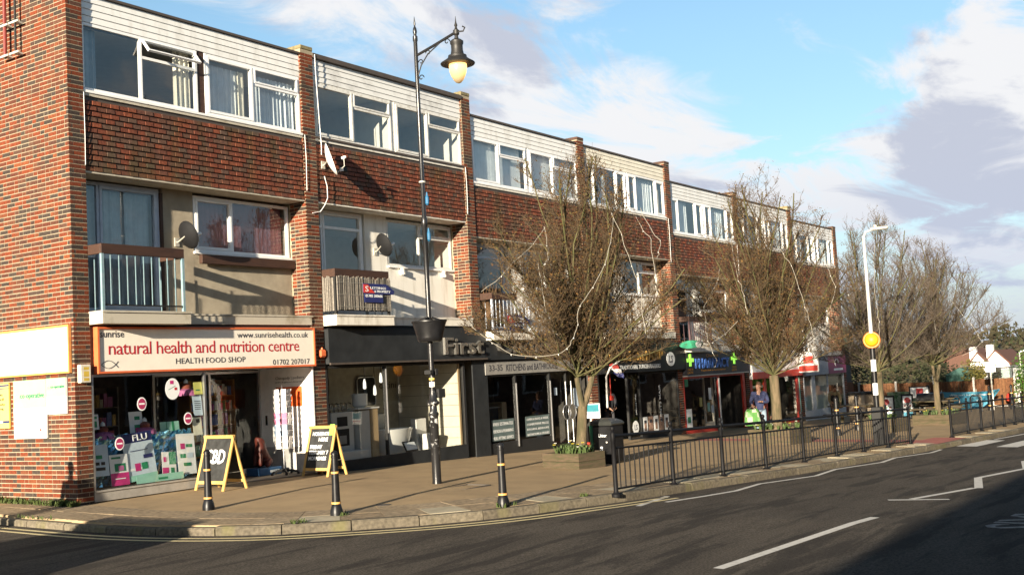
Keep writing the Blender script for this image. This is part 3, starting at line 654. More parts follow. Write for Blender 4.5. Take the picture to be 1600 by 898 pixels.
for n in range(1, 8):
    x0, x1, d = X0(n), X1(n), DZ[n-1]; gb = min(gz(x0, 0), gz(x1+.35, 0))-.02
    u = thing('terrace_unit', UL[n-1], 'building', (x0, 0, gb), 'units of the brick terrace'); UNIT[n] = u
    # ---- pier on the right of the bay (and the corner pier and side wall for the first)
    ptop = 8.68+d if n < 7 else 8.62+d
    mb = MB(); mb.box(x1, x1+.35, .004, .50, gb-.1, ptop); part('pier', mb, M_mortar, u)
    mb = MB(); mb.bbox(x1-.006, x1+.356, -.012, .50, ptop, ptop+.085, .012); part('pier_cap', mb, M_mosscap if n in (1, 2, 6) else M_capbrick, u)
    runs = [('x', .004, x1, x1+.35), ('y', x1, .02, .48)]
    bl = brick_list(gb, ptop, runs)
    if n == 1:
        mb = MB(); mb.box(.004, .31, .004, .30, -.15, 8.9); mb.box(.004, .24, .30, 8.0, -.15, 8.9); part('side_wall', mb, M_mortar, u)
        b1 = brick_list(-.03, 8.9, [('x', .004, .0, .31)]); b2 = brick_list(-.03, 8.9, [('y', .004, .0, 3.2)])
        lay(u, b1+b2+bl, 300, lambda b: (0 if b[0] == 'x' and b[2] < 1 and b[4] > .15 else 1 if b[0] == 'y' and b[1] < 1 and b[4] > .15 and b[2] < 1.2 and b[3] < 4.6 else 2 if b[0] == 'x' and b[2] < 1 else 3, b[2]))
        mb = MB(); mb.box(-.02, .34, -.02, 8.0, 8.9, 9.0); part('coping', mb, M_conc, u)
    else: lay(u, bl, 300 if n == 2 else 0, lambda b: (0 if b[0] == 'x' else 1, -b[4]))
    mb = MB(); mb.box(x1+.012, x1+.338, .50, 8.0, gb-.1, 8.6+d); part('party_wall', mb, M_mortar, u)
    # ---- roof, back wall
    xl = .24 if n == 1 else x0
    mb = MB(); mb.box(xl+.002, x1+.01, .10, 8.0, 8.50+d, 8.56+d); part('roof', mb, M_roof, u)
    mb = MB(); mb.box(xl+.002, x1+.01, 7.8, 7.99, gb-.1, 8.49+d); part('back_wall', mb, M_mortar, u)
    # ---- parapet boards
    cm = {1: M_clad, 2: M_clad2, 3: M_clad, 4: M_cream}.get(n, M_clad)
    for k in range(4):
        z = 8.085+d+k*.1185; mb = MB(); b_ = .018
        mb.v = [(x0+.004, .048, z), (x1-.004, .048, z), (x1-.004, .062, z+.112), (x0+.004, .062, z+.112), (x0+.004, .09, z), (x1-.004, .09, z), (x1-.004, .09, z+.112), (x0+.004, .09, z+.112)]
        mb.f = [(0, 1, 2, 3), (0, 4, 5, 1), (3, 2, 6, 7), (0, 3, 7, 4), (1, 5, 6, 2)]; mb.m = [0]*5; part('cladding_board', mb, cm, u)
    mb = MB(); mb.box(x0+.002, x1-.002, .092, .12, 8.0+d, 8.5+d); part('parapet_back', mb, M_dark, u)
    mb = MB(); mb.box(x0-.0, x1+.0, .018 if n != 2 else -.02, .16, 8.562+d, 8.605+d+(.05 if n == 2 else 0)); part('roof_edge', mb, M_trim, u)
    # ---- top windows
    wz0, wz1 = 6.90+d, 8.075+d; fm = M_oldframe if n == 2 else M_upvc; xm = (x0+x1)/2
    fc = (wz0+.06, wz1-.05)
    if n == 1:
        window(u, x0+.03, xm-.09, wz0, wz1, .055, [(.49, 'F'), (1, 'T')], fm, vent_open=1, curt=[(x0+.1, x0+.42, *fc, M_bcurt, .03), (xm-.52, xm-.16, *fc, M_ccurt, .03)])
        window(u, xm+.09, x1-.02, wz0, wz1, .055, [(.49, 'S'), (1, 'T')], fm, curt=[(xm+.15, xm+1.0, fc[0], fc[1]-.1, M_net, .02), (xm+.95, xm+1.22, fc[0], fc[1]-.1, M_ccurt, .03), (xm+1.32, x1-.1, fc[0], fc[1]-.1, M_net, .03)])
    elif n in (2, 3):
        cu_ = [] if n == 2 else [(x0+.1, xm-.16, fc[0]-.03, fc[1]+.04, M_net, .002), (xm+.14, x1-.1, fc[0]-.03, fc[1]+.04, M_net, .002)]
        window(u, x0+.03, xm-.06, wz0, wz1, .055, [(.49, 'S'), (1, 'T')], fm, curt=cu_[:1]); window(u, xm+.06, x1-.02, wz0, wz1, .055, [(.49, 'S'), (1, 'T')], fm, curt=cu_[1:])
    else:
        cells = [(.22, 'S'), (.76, 'F'), (1, 'S')]; lo, hi = fc
        window(u, x0+.03, xm-.04, wz0, wz1, .055, cells, fm, curt=[(x0+.55, x0+1.5, lo, hi, M_net, .02)])
        window(u, xm+.04, x1-.02, wz0, wz1, .055, cells, fm, curt=[(xm+.6, xm+1.9, lo, hi, M_net, .03)])
    mb = MB(); mb.box(xm-.085 if n == 1 else xm-.058, xm+.085 if n == 1 else xm+.058, .07, .12, wz0, wz1); part('mullion_post', mb, M_brown if n == 1 else fm, u)
    mb = MB(); mb.box(x0+.004, x1-.004, .012 if n != 2 else .0, .12, 6.855+d, 6.897+d); part('sill', mb, M_white if n != 2 else M_trim, u)
    mb = MB(); mb.box(x0+.006, x1-.006, .03, .08, 6.80+d, 6.852+d); part('lead_flashing', mb, M_concw if n != 1 else M_conc, u)
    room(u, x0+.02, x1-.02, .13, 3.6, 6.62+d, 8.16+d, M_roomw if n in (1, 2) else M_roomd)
    if n == 2:
        mb = MB(); mb.box(xm-.05, xm+.05, .131, 3.6, 6.63+d, 8.15+d); part('partition', mb, M_roomw, u)
    # ---- tile hanging
    mb = MB(); mb.box(x0, x1, .06, .14, 5.53+d, 6.85+d); part('tile_shadow_backing', mb, M_trim, u)  # dark colour showing in the course gaps stands in for shadow under the tiles
    hang_tiles(u, n, x0+.01, x1-.01, 5.52+d, 6.80+d, 300 if n == 1 else 0)
    mb = MB(); mb.box(x0+.002, x1-.002, .035, .60, 5.485+d, 5.518+d); part('soffit', mb, M_soffit if n != 2 else M_concw, u)
    # ---- recessed first floor: door, wall, window, spandrel
    ry = .5; wall = M_render if n == 1 else M_whitewall; wx = x0+2.68 if n == 1 else x0+2.72; dx1 = x0+1.9; zb = 3.18+d; zt = 5.483+d; wz = 4.36+d
    mb = MB(); mb.box(dx1+.06, wx-.02, ry, ry+.12, zb, zt); mb.box(wx-.018, x1, ry+.001, ry+.12, zb, wz-.05)
    part('recess_wall', mb, wall, u)
    if n == 1: mb = MB(); mb.box(dx1, dx1+.058, ry-.02, ry+.1, zb, zt-.1); part('door_post', mb, M_brown, u)
    df = M_greyframe if n in (1, 3) else M_white
    dw = window(u, x0+.02, dx1-.002, zb+.02, zt-.03 if n == 1 else zt-.02, ry+.02, [(.30, 'F'), (1, 'S')] if n != 5 else [(.5, 'S'), (1, 'F')], df, fw=.06, name='balcony_door', curt=[(x0+.1, dx1-.1, zb+.1, zt-.15, M_bcurt, .02)] if n in (1,) else [(x0+.1, x0+.45, zb+.1, zt-.3, M_bcurt, .02)])
    if n != 1:
        mb = MB(); mb.box(x0+.08, dx1-.06, ry+.016, ry+.08, zt-.42, zt-.36); part('transom', mb, df, dw)
    lw = window(u, wx, x1-.03, wz, zt-.06, ry+.01, [(.38, 'S'), (1, 'F')] if n == 1 else [(.48, 'F'), (1, 'T')], M_upvc if n != 2 else M_oldframe, curt=[(wx+.06, x1-.1, wz+.05, zt-.1, M_purple, .003)] if n == 1 else None if n == 2 else [(wx+.1, wx+.6, wz+.05, zt-.1, M_net, .02)])
    mb = MB(); mb.box(wx-.03, x1-.01, ry-.05, ry+.1, wz-.048, wz-.004); part('window_sill', mb, M_white, u)
    if n == 1:
        mb = MB(); mb.bbox(wx+.05, x1-.02, ry-.14, ry-.052, wz-.24, wz-.07, .008); part('timber_board', mb, M_brown, u)
    elif n == 2:
        mb = MB()
        for xx in (wx+.4, x1-.5): mb.box(xx, xx+.05, ry-.10, ry-.001, wz-.2, wz-.05); mb.box(xx, xx+.05, ry-.12, ry-.10, wz-.2, wz-.15)
        part('bracket', mb, M_concw, u)
    elif n == 5:
        mb = MB(); mb.bbox(wx+.05, x1-.02, ry-.3, ry-.052, wz-.22, wz-.06, .008); part('timber_board', mb, M_brown, u)
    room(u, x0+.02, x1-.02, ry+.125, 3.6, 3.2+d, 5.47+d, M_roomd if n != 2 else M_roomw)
    # ---- balcony
    cm = M_conc if n == 1 else M_concw; bx1 = x0+1.82; by = -.36
    mb = MB(); mb.box(x0+.012, bx1, by, ry-.002, 2.925+d, 3.105+d); mb.box(x0+.002, bx1+.015, by-.02, ry-.004, 3.108+d, 3.14+d)
    b = part('balcony', mb, cm, u)
    mb = MB(); mb.box(bx1+.018, x1-.004, -.02, ry-.003, 2.945+d, 3.10+d); mb.box(bx1+.018, x1+.03 if n == 1 else x1-.004, -.035, ry-.005, 3.103+d, 3.135+d); part('floor_band', mb, cm, u)
    st = BAL[n]; zr = 3.92+d if n != 1 else 4.08
    rx1 = bx1-.1 if n in (1, 2) else bx1+.55
    if n in (1, 2, 3, 5):
        e = bx1-.1 if n != 3 else bx1-.7
        mb = MB(); mb.bbox(x0+.02, e, by+.01, by+.055, zr, zr+.17, .006); mb.bbox(x0+.021, x0+.06, by+.057, ry-.05, zr+.001, zr+.168, .006)
        if n != 3: mb.bbox(e-.04, e-.001, by+.057, ry-.22, zr+.001, zr+.168, .006)
    else:
        mb = MB(); mb.box(x0+.02, bx1-.1, by+.01, by+.055, zr+.06, zr+.10); mb.box(x0+.021, x0+.06, by+.057, ry-.05, zr+.062, zr+.098)
    part('handrail', mb, st['rail'] if n in (1, 2, 3, 5) else st['c'], b)
    mb = MB(); mb.box(x0+.03, bx1-.1, by+.02, by+.045, 3.22+d, 3.245+d); part('lower_rail', mb, M_blackm if n == 1 else st['c'], b)
    ns = 10
    sp = MB(); sp.box(-.0065, .0065, -.0065, .0065, 0, zr-3.25-d+.01); sme = mesh_of('spindle', sp, st['c'])
    sq = MB(); sq.box(-.024, .024, -.024, .024, 0, zr-3.14-d); pme = mesh_of('baluster_post', sq, st['c'])
    for k in range(ns+1):
        xx = x0+.045+(bx1-.17-x0)*k/ns; end = k in (0, ns)
        o = link('corner_post' if end else 'spindle', pme if end else sme, b, ORG[b.name]); o.location = Vector((xx, by+.033, 3.142+d if end else 3.246+d))-Vector(ORG[b.name])
    for k in range(1, 4):
        for xx in (x0+.045, bx1-.12):
            o = link('spindle', sme, b, ORG[b.name]); o.location = Vector((xx, by+.033+k*.2, 3.16+d))-Vector(ORG[b.name])
    # ---- shop ceiling band behind the sign, and the shop room
    dep = 3.4
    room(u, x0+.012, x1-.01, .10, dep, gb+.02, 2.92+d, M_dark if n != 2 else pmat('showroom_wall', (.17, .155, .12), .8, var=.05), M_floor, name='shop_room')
    mb = MB(); mb.box(x0+.004, x1-.004, .03, .10, 2.10+d, 2.94+d); part('fascia_board', mb, M_trim if n != 2 and n != 3 else M_char, u)
# overflow pipes, white cable conduits down the piers
for n in (1, 2, 4, 5):
    mb = MB(); x = X1(n)+.012; z = DZ[n-1]; mb.tube([(x, -.02, 6.86+z), (x+.01, -.025, 6.4+z), (x, -.02, 5.7+z if n != 4 else 5.4+z)], .006, 5); part('white_cable', mb, M_white, UNIT[n])
mb = MB(); mb.tube([(5.86, -.03, 8.62), (5.87, -.03, 8.2), (5.92, -.03, 7.2), (5.95, -.03, 6.7), (5.93, -.04, 6.5)], .008, 5); mb.tube([(5.97, -.06, 6.05), (6.05, -.05, 5.85), (6.06, -.04, 5.6), (5.98, -.03, 5.45), (5.85, -.02, 5.3), (5.62, -.02, 5.25)], .008, 5); part('white_cable', mb, M_white, UNIT[2])
mb = MB(); mb.tube([(.30, -.008, 6.84), (.305, -.01, 6.1), (.30, -.008, 5.6)], .005, 5); part('white_cable', mb, M_white, UNIT[1])
# ---- rusty pipes and galvanised brackets on the side wall
M_rust = pmat('rust_red_pipe', (.16, .025, .02), .5)
M_galv = pmat('galvanised', (.5, .48, .42), .5, metal=.3)
for (yy, zz, nm, lab) in ((1.57, 7.66, 'wall_pipe', 'dark red pipe on brackets high on the side wall, the left of two'), (1.26, 7.70, 'wall_pipe', 'thin black pipe on brackets high on the side wall, the right of two')):
    t = thing(nm, lab, 'pipe', (-.12, yy, zz), 'pipes on the side wall')
    mb = MB(); mb.tube([(-.12, yy, zz), (-.12, yy, 9.1)], .032 if yy > 1.4 else .02, 8); part('pipe', mb, M_rust if yy > 1.4 else M_blackm, t)
    for z in (8.22, 7.68):
        mb = MB(); mb.box(-.15, .0, yy-.03, yy+.03, z-.02, z+.03); mb.box(-.16, -.13, yy-.14, yy+.14, z-.015, z+.02); part('bracket', mb, M_galv, t)

# ================================================================ shop fronts
u = UNIT[1]; G0 = -.03
# 1: health food shop
mb = MB(); S0, S1 = .38, 5.46; zb_, zt_ = 2.11, 2.885
mb.box(S0+.035, S1-.035, -.075, .02, zb_+.035, zt_-.035); sign = part('shop_sign', mb, M_signcream, u)
mb = MB(); mb.box(S0, S1, -.10, .03, zb_, zb_+.034); mb.box(S0, S1, -.10, .03, zt_-.034, zt_); mb.box(S0, S0+.034, -.099, .03, zb_+.035, zt_-.035); mb.box(S1-.034, S1, -.099, .03, zb_+.035, zt_-.035); part('sign_frame', mb, M_orangef, sign)
fy = -.0755
txt(sign, 'sunrise', M_ink, (.44, fy, 2.71), w=.47, bold=.006)
txt(sign, 'natural health and nutrition centre', M_crimson, (.60, fy, 2.42), w=4.42, h=.22, spacing=.92)
txt(sign, 'HEALTH FOOD SHOP', M_ink, (1.98, fy, 2.235), w=1.62, h=.10)
txt(sign, '01702 207017', M_ink, (4.30, fy, 2.16), w=1.0, h=.105)
txt(sign, 'www.sunrisehealth.co.uk', M_ink, (3.42, fy, 2.69), w=1.86, h=.11)
mb = MB(); up = []; lo = []
for k in range(17):
    t = k/16; up.append((.45+.33*t, fy, 2.255+.068*math.sin(math.pi*min(1, t*1.17))*(1 if t < .855 else 0)-(.0 if t < .855 else (t-.855)*.35))); lo.append((.45+.33*t, fy, 2.255-.062*math.sin(math.pi*min(1, t*1.17))*(1 if t < .855 else 0)+(0 if t < .855 else (t-.855)*.35)))
mb.tube(up, .006, 4); mb.tube(lo, .006, 4); part('fish_emblem', mb, M_ink, sign)
# front window
mb = MB(); mb.box(.32, 2.70, .0, .09, .02, .17); mb.box(.32, 2.70, -.02, .09, .172, .20); part('stall_riser', mb, pmat('riser_grey', (.30, .28, .25), .6), u)
mb = MB(); mb.box(.315, .345, .0, .06, .2, 2.10); mb.box(2.66, 2.70, .0, .06, .2, 2.10); mb.box(.346, 2.659, .002, .05, 2.06, 2.10); wf = part('shop_window', mb, M_alu, u)
mb = MB(); mb.quad((.346, .02, .2), (2.659, .02, .2), (2.659, .02, 2.06), (.346, .02, 2.06)); part('pane', mb, M_shopglass, wf)
mb = MB(); mb.quad((2.68, .06, .2), (2.68, 1.5, .2), (2.68, 1.5, 2.06), (2.68, .06, 2.06)); part('pane', mb, M_shopglass, wf)
mb = MB(); mb.box(2.66, 2.70, .062, 1.5, .02, .19); part('return_riser', mb, M_char, wf)
# recessed entrance: glazed back, white side wall
mb = MB()
for a, b in ((2.70, 2.75), (4.05, 4.10), (5.38, 5.43)): mb.box(a, b, 1.5, 1.56, -.02, 2.10)
mb.box(2.751, 4.049, 1.502, 1.55, .0, .10); mb.box(4.101, 5.379, 1.502, 1.55, .0, .10); mb.box(2.751, 5.379, 1.502, 1.55, 2.05, 2.10); dr = part('shop_door', mb, M_alu, u)
mb = MB(); mb.quad((2.75, 1.52, .1), (5.38, 1.52, .1), (5.38, 1.52, 2.05), (2.75, 1.52, 2.05)); part('pane', mb, M_shopglass, dr)
mb = MB(); mb.box(2.71, 5.46, .09, 1.6, 2.12, 2.16); part('porch_ceiling', mb, M_white, u)
mb = MB(); mb.box(2.70, 5.47, .0, 1.6, -.12, -.012); part('porch_floor', mb, pmat('porch_floor_tile', (.16, .13, .10), .8), u)
mb = MB(); mb.box(5.432, 5.466, .012, 1.56, .50, 2.115); sw = part('side_panel', mb, M_white, u)
mb = MB(); mb.box(5.428, 5.466, .010, 1.56, -.02, .498); part('dado_panel', mb, pmat('dado_grey', (.40, .39, .38), .7), sw)
mb = MB(); mb.box(5.455, 5.80, -.012, .003, .50, 2.105); mb.box(5.420, 5.4545, -.012, .008, -.02, 2.105)
mb.v = mb.v[8:]; mb.f = [tuple(i-8 for i in f) for f in mb.f[6:]]; mb.m = mb.m[6:]; part('side_panel_edge', mb, M_white, sw)
txt(sw, 'Chiropody | podiatry', M_ink, (5.431, 1.05, 1.86), w=.82, h=.075, U=(0, -1, 0))
txt(sw, 'HCPC Registered chiropodist', M_ink, (5.431, 1.06, 1.80), w=.8, h=.035, U=(0, -1, 0))
mb = MB(); mb.box(5.425, 5.4315, .30, 1.05, 1.32, 1.72); part('poster_board', mb, pmat('orange_poster', (.70, .10, .02), .5), sw)
mb = MB(); mb.box(5.40, 5.4315, 1.33, 1.36, .95, 1.15); part('door_buzzer', mb, M_blackm, sw)
# interior furniture of shop 1
def shelves(name, label, x0, x1, y0, y1, z0, z1, rows, cols, body, group='shelving in the shops'):
    t = thing(name, label, 'shelf', (x0, y0, z0), group)
    mb = MB(); mb.box(x0, x1, y1-.03, y1, z0, z1); mb.box(x0, x0+.03, y0, y1-.031, z0, z1); mb.box(x1-.03, x1, y0, y1-.031, z0, z1); part('carcass', mb, body, t)
    for r_ in range(rows):
        z = z0+.08+(z1-z0-.12)*r_/rows; mb = MB(); mb.box(x0+.031, x1-.031, y0+.005, y1-.031, z, z+.02); part('shelf_board', mb, body, t)
        mb = MB(); ms = [pmat('pack_%d' % k, c, .5) for k, c in enumerate([(.5, .5, .46), (.1, .3, .12), (.45, .1, .1), (.1, .16, .4), (.5, .35, .1), (.35, .1, .3)])]
        x = x0+.05
        while x < x1-.12:
            w = rnd.uniform(.05, .11); h = rnd.uniform(.4, .85)*(z1-z0-.12)/rows; mb.box(x, x+w, y0+.03, y0+.14, z+.021, z+.021+h, rnd.randrange(6)); x += w+rnd.uniform(.005, .03)
        part('packets', mb, ms, t, kind='stuff')
    return t
M_shelfw = pmat('shelf_orange_wood', (.42, .20, .06), .6)
shelves('shop_shelf', 'orange wood shelving seen through the shop door glass', 4.15, 5.35, 2.2, 2.6, 0, 1.95, 6, 8, M_shelfw)
shelves('shop_shelf', 'dark shelving of small packets at the back of the health shop window', .5, 2.6, 2.4, 2.75, 0, 1.9, 5, 10, M_roomd)
# ---- window display of the health food shop
M_foil = pmat('blue_foil', (.05, .30, .50), .22, metal=.75, c2=(.45, .72, .78), scale=3.5, bump=1.0, bscale=9, detail=3)
M_mint = pmat('mint_card', (.28, .55, .45), .5, var=.06)
M_green = pmat('dark_green_print', (.02, .22, .10), .5)
M_magenta = pmat('magenta_print', (.50, .03, .18), .5)
M_navy = pmat('navy_print', (.018, .024, .11), .5)
M_paper = pmat('white_card', (.74, .76, .76), .5, var=.04)
M_paleblue = pmat('pale_blue_card', (.50, .60, .68), .5, var=.06)
M_pink = pmat('pink_petal', (.48, .16, .32), .6, c2=(.36, .10, .24), scale=20)
M_cone = pmat('flower_cone', (.20, .05, .03), .8)
def flat(t, name, mat, o, U, V, w, h, th=.004, off=0.):
    U = Vector(U).normalized(); V = Vector(V).normalized(); N_ = U.cross(V); o = Vector(o)+N_*off
    mb = MB(); mb.obox(o-N_*th, U*w, V*h, N_*th); return part(name, mb, mat, t)
def poster(label, x, z, w, h, y=.12, lean=.0, face=M_paper, blocks=(), words=(), cat='poster', group=None):
    t = thing('poster', label, cat, (x, y, z), group)
    U = Vector((math.cos(lean), 0, math.sin(lean))); V = Vector((-math.sin(lean), .12, math.cos(lean))).normalized(); U = (U-V*U.dot(V)).normalized(); o = Vector((x, y, z))
    flat(t, 'card', face, o, U, V, w, h)
    for i, (bx_, bz, bw, bh, m) in enumerate(blocks): flat(t, 'print_block', m, o+U*bx_*w+V*bz*h, U, V, bw*w, bh*h, .001, off=.0025+.0011*i)
    for (s, bx_, bz, bw, bh, m) in words: txt(t, s, m, o+U*bx_*w+V*bz*h, w=bw*w, h=bh*h, U=U, V=V, ext=.012)
    return t
def foil():
    t = thing('foil_drape', 'crinkled blue foil draped along the bottom of the shop window', 'foil', (.4, .3, .2))
    mb = MB(); nx, nz = 46, 14
    for i in range(nx+1):
        for k in range(nz+1):
            mb.v.append((.36+2.25*i/nx, .34+rnd.uniform(-.03, .03), .22+.83*k/nz+(rnd.uniform(-.015, .03) if k == nz else 0)))
    for i in range(nx):
        for k in range(nz): a = i*(nz+1)+k; mb.f.append((a, a+nz+1, a+nz+2, a+1)); mb.m.append(0)
    part('foil_sheet', mb, M_foil, t)
    mb = MB(); mb.box(.36, 2.62, .03, 2.3, .195, .215); part('display_board', mb, M_dark, t)
foil()
poster('large poster reading FLU with a navy band across its top', 1.06, .25, .62, .82, lean=.07, face=M_paleblue, blocks=[(0, .80, 1, .20, M_navy), (.1, .22, .5, .05, M_paper), (.30, .2, .18, .16, M_magenta), (.52, .22, .2, .14, M_green), (.62, .44, .3, .08, M_navy), (.0, .0, 1, .12, M_mint), (.2, .62, .6, .012, M_navy)], words=[('FLU', .36, .83, .48, .13, M_paper)])
poster('left hand poster of small green and pink pack shots, against the wall', .40, .42, .30, .52, lean=-.02, face=M_paleblue, blocks=[(.2, .55, .4, .12, M_green), (.15, .35, .25, .1, M_dark), (.5, .35, .25, .1, M_dark), (.15, .18, .6, .1, M_dark), (.0, .7, .18, .1, M_magenta)])
poster('tall pale poster at the right of the window with a pink flower', 2.13, .28, .40, .72, lean=-.03, face=M_paper, blocks=[(.2, .62, .25, .14, M_magenta), (.5, .66, .35, .08, M_green), (.15, .40, .3, .1, M_green), (.5, .40, .35, .12, M_paleblue), (.3, .2, .4, .08, M_green)])
poster('green and white pack with pink base standing beside the FLU poster', 1.78, .27, .30, .44, lean=-.06, face=M_paper, blocks=[(.5, .5, .5, .5, M_green), (0, 0, .45, .38, M_magenta), (.6, .15, .25, .22, M_green), (.1, .6, .2, .2, M_magenta)])
poster('magenta footed pack card in front of the foil, left of FLU', .72, .23, .36, .52, y=.10, lean=.0, face=M_paper, blocks=[(0, 0, 1, .40, M_magenta), (.25, .45, .6, .25, M_green), (.45, .47, .3, .16, M_pink), (.1, .86, .5, .06, M_green), (.2, .2, .6, .03, M_paper)])
poster('pale teal shelf card lying along the window foot', 1.2, .205, 1.0, .13, y=.07, face=M_mint, blocks=[(.45, .3, .2, .3, M_green)])
poster('white pack with green leaf standing high left behind the glass', .60, 1.18, .16, .26, y=.45, face=M_paper, blocks=[(.15, .15, .6, .4, M_green), (.2, .7, .6, .15, M_green)])
poster('white and green bottle carton behind the FLU poster', 1.42, 1.02, .28, .42, y=.5, face=M_paper, blocks=[(.4, .65, .4, .15, M_green), (.35, .1, .5, .35, M_green), (.4, .12, .3, .2, M_magenta)])
poster('row of mint green cartons on the foil at the right', 2.0, 1.02, .42, .20, y=.42, face=M_mint, blocks=[(.32, 0, .04, 1, M_green), (.62, 0, .1, 1, M_green)])
poster('pale notice sheet taped inside the glass by the mullion', 2.44, 1.30, .2, .36, y=.035, face=M_paleblue, blocks=[(.15, .3+.1*k, .7, .03, M_ink) for k in range(5)])
poster('yellow leaflet above the notice sheet', 2.46, 1.68, .19, .22, y=.036, face=pmat('yellow_card', (.62, .60, .16), .6), blocks=[(.2, .3, .5, .1, M_green)])
poster('cream leaflet with a dark scribble below the notice sheet', 2.42, .95, .2, .32, y=.035, face=pmat('cream_card', (.66, .64, .50), .6), blocks=[(.4, .7, .4, .2, M_dark)])
def disc(label, x, z, r, face, inner=None, y=.012):
    t = thing('window_sticker', label, 'sticker', (x, y, z), 'round stickers on the shop window'); n = 28
    mb = MB(); mb.prism([(x+r*math.cos(-2*math.pi*k/n), y, z+r*1.22*math.sin(-2*math.pi*k/n)) for k in range(n)][::-1], (0, .004, 0)); part('disc', mb, face, t)
    if inner is not None:
        mb = MB(); mb.prism([(x+.8*r*math.cos(2*math.pi*k/n), y-.002, z+.98*r*math.sin(2*math.pi*k/n)) for k in range(n)], (0, .0018, 0)); part('centre', mb, inner, t)
        flat(t, 'band', M_paper, (x-.6*r, y-.003, z-.12*r), (1, 0, 0), (0, 0, 1), 1.2*r, .28*r, .001)
    else:
        flat(t, 'blossom', M_magenta, (x-.35*r, y-.002, z+.55*r), (1, 0, 0), (0, 0, 1), .5*r, .4*r, .001); flat(t, 'stem_print', M_green, (x-.6*r, y-.002, z-.1*r), (1, 0, .4), (-.4, 0, 1), 1.1*r, .05*r, .001); flat(t, 'blossom', M_crimson, (x+.25*r, y-.003, z-.15*r), (1, 0, 0), (0, 0, 1), .35*r, .3*r, .001)
    return t
M_stick = pmat('pink_sticker', (.35, .03, .10), .5)
disc('large white oval sticker with pink blossoms, high on the window', 1.96, 1.80, .155, M_paper)
disc('pink centred sticker in the middle of the dark glass', 1.30, 1.57, .095, M_paper, M_stick); disc('pink centred sticker just left of the notice sheet', 2.28, 1.26, .09, M_paper, M_stick); disc('pink centred sticker low at the left above the foil', .83, .93, .09, M_paper, M_stick)
def flower(label, x, y, z, r=.22):
    t = thing('paper_flower', label, 'flower', (x, y, z), 'paper coneflowers in the window')
    mb = MB()
    for k in range(16):
        a = 2*math.pi*k/16+rnd.uniform(-.1, .1); d = Vector((math.cos(a), math.sin(a), 0)); s_ = Vector((-d.y, d.x, 0)); w = r*.2
        c = Vector((x, y, z)); P = [c+d*r*.25, c+d*r*.75-Vector((0, 0, r*.18)), c+d*r*1.0-Vector((0, 0, r*.62))]
        i = len(mb.v)
        for p, ww in zip(P, (w*.6, w, w*.6)): mb.v += [tuple(p-s_*ww), tuple(p+s_*ww)]
        mb.f += [(i, i+1, i+3, i+2), (i+2, i+3, i+5, i+4)]; mb.m += [0, 0]
    part('petals', mb, M_pink, t)
    mb = MB(); mb.lathe([(r*.40, -.02), (r*.42, .04), (r*.32, r*.3), (r*.1, r*.42)], (x, y, z), 12); part('cone', mb, M_cone, t, smooth=True)
    mb = MB(); mb.lathe([(r*.20, 0), (r*.16, r*.2), (.005, r*.34)], (x, y, z+r*.42), 8); part('tip', mb, M_paper, t)
flower('pink coneflower at the left of the display, above the foil', .86, .50, 1.14); flower('pink coneflower just above the FLU poster', 1.72, .50, 1.16); flower('pink coneflower hanging high by the mullion', 2.46, .26, 1.80)
# card spinner, collecting dog, boxes in the porch
def spinner():
    t = thing('card_spinner', 'tall white wire spinner packed with greetings cards in the porch', 'card rack', (4.98, .42, -.012))
    c = Vector((4.98, .42, -.012)); mb = MB(); mb.tube([c+Vector((0, 0, .08)), c+Vector((0, 0, 1.78))], .014, 8); part('pole', mb, M_white, t)
    mb = MB()
    for k in range(5):
        a = k*1.2566+.3; d = Vector((math.cos(a), math.sin(a), 0)); mb.tube([c+Vector((0, 0, .09)), c+d*.18+Vector((0, 0, .07)), c+d*.27+Vector((0, 0, .05))], [.03, .025, .018], 6); mb.lathe([(.028, 0), (.028, .045)], c+d*.27+Vector((0, 0, .0)), 8)
    part('castor_base', mb, M_blackm, t)
    cm = [M_white, pmat('card_pink', (.62, .22, .36), .6), pmat('card_blue', (.40, .52, .68), .6), pmat('card_dark', (.12, .12, .13), .6), M_paper]
    mw, mcard = MB(), MB()
    for row in range(10):
        z = .52+row*.118
        for k in range(8):
            a = k*math.pi/4+.2; d = Vector((math.cos(a), math.sin(a), 0)); s_ = Vector((-d.y, d.x, 0)); o = c+d*.15-s_*.05+Vector((0, 0, z))
            dark = (s_.x > .2 and d.y < .3) 
            m = (3 if rnd.random() < .45 else 0) if d.x > -.1 else 1 if row in (4, 5) else 2 if row in (2, 3) else 0
            mcard.obox(o, s_*.10, Vector((d.x*.03, d.y*.03, .112)), d*.004, m)
            mw.tube([o+d*.03, o+s_*.1+d*.03], .003, 3); mw.tube([o+d*.03-Vector((0, 0, .01)), o+d*.0-Vector((0, 0, .01))], .003, 3)
    part('cards', mcard, cm, t, kind='stuff'); part('wire_pockets', mw, M_white, t)
spinner()
def skin(name, verts, edges, radii, mats, parent=None, root=0, sub=1, org=(0, 0, 0)):
    me = bpy.data.meshes.new(name); me.from_pydata([tuple(v) for v in verts], edges, [])
    o = bpy.data.objects.new('tmp', me); COL.objects.link(o)
    o.modifiers.new('s', 'SKIN').use_smooth_shade = True
    sv = me.skin_vertices[0].data
    for i, r_ in enumerate(radii): sv[i].radius = r_ if isinstance(r_, tuple) else (r_, r_); sv[i].use_root = (i == root)
    if sub: m = o.modifiers.new('u', 'SUBSURF'); m.levels = sub; m.render_levels = sub
    dg = bpy.context.evaluated_depsgraph_get(); m2 = bpy.data.meshes.new_from_object(o.evaluated_get(dg)); m2.name = name
    bpy.data.objects.remove(o); bpy.data.meshes.remove(me); m2.materials.clear()
    for m in (mats if isinstance(mats, (list, tuple)) else [mats]): m2.materials.append(m)
    for p in m2.polygons: p.use_smooth = True
    return m2
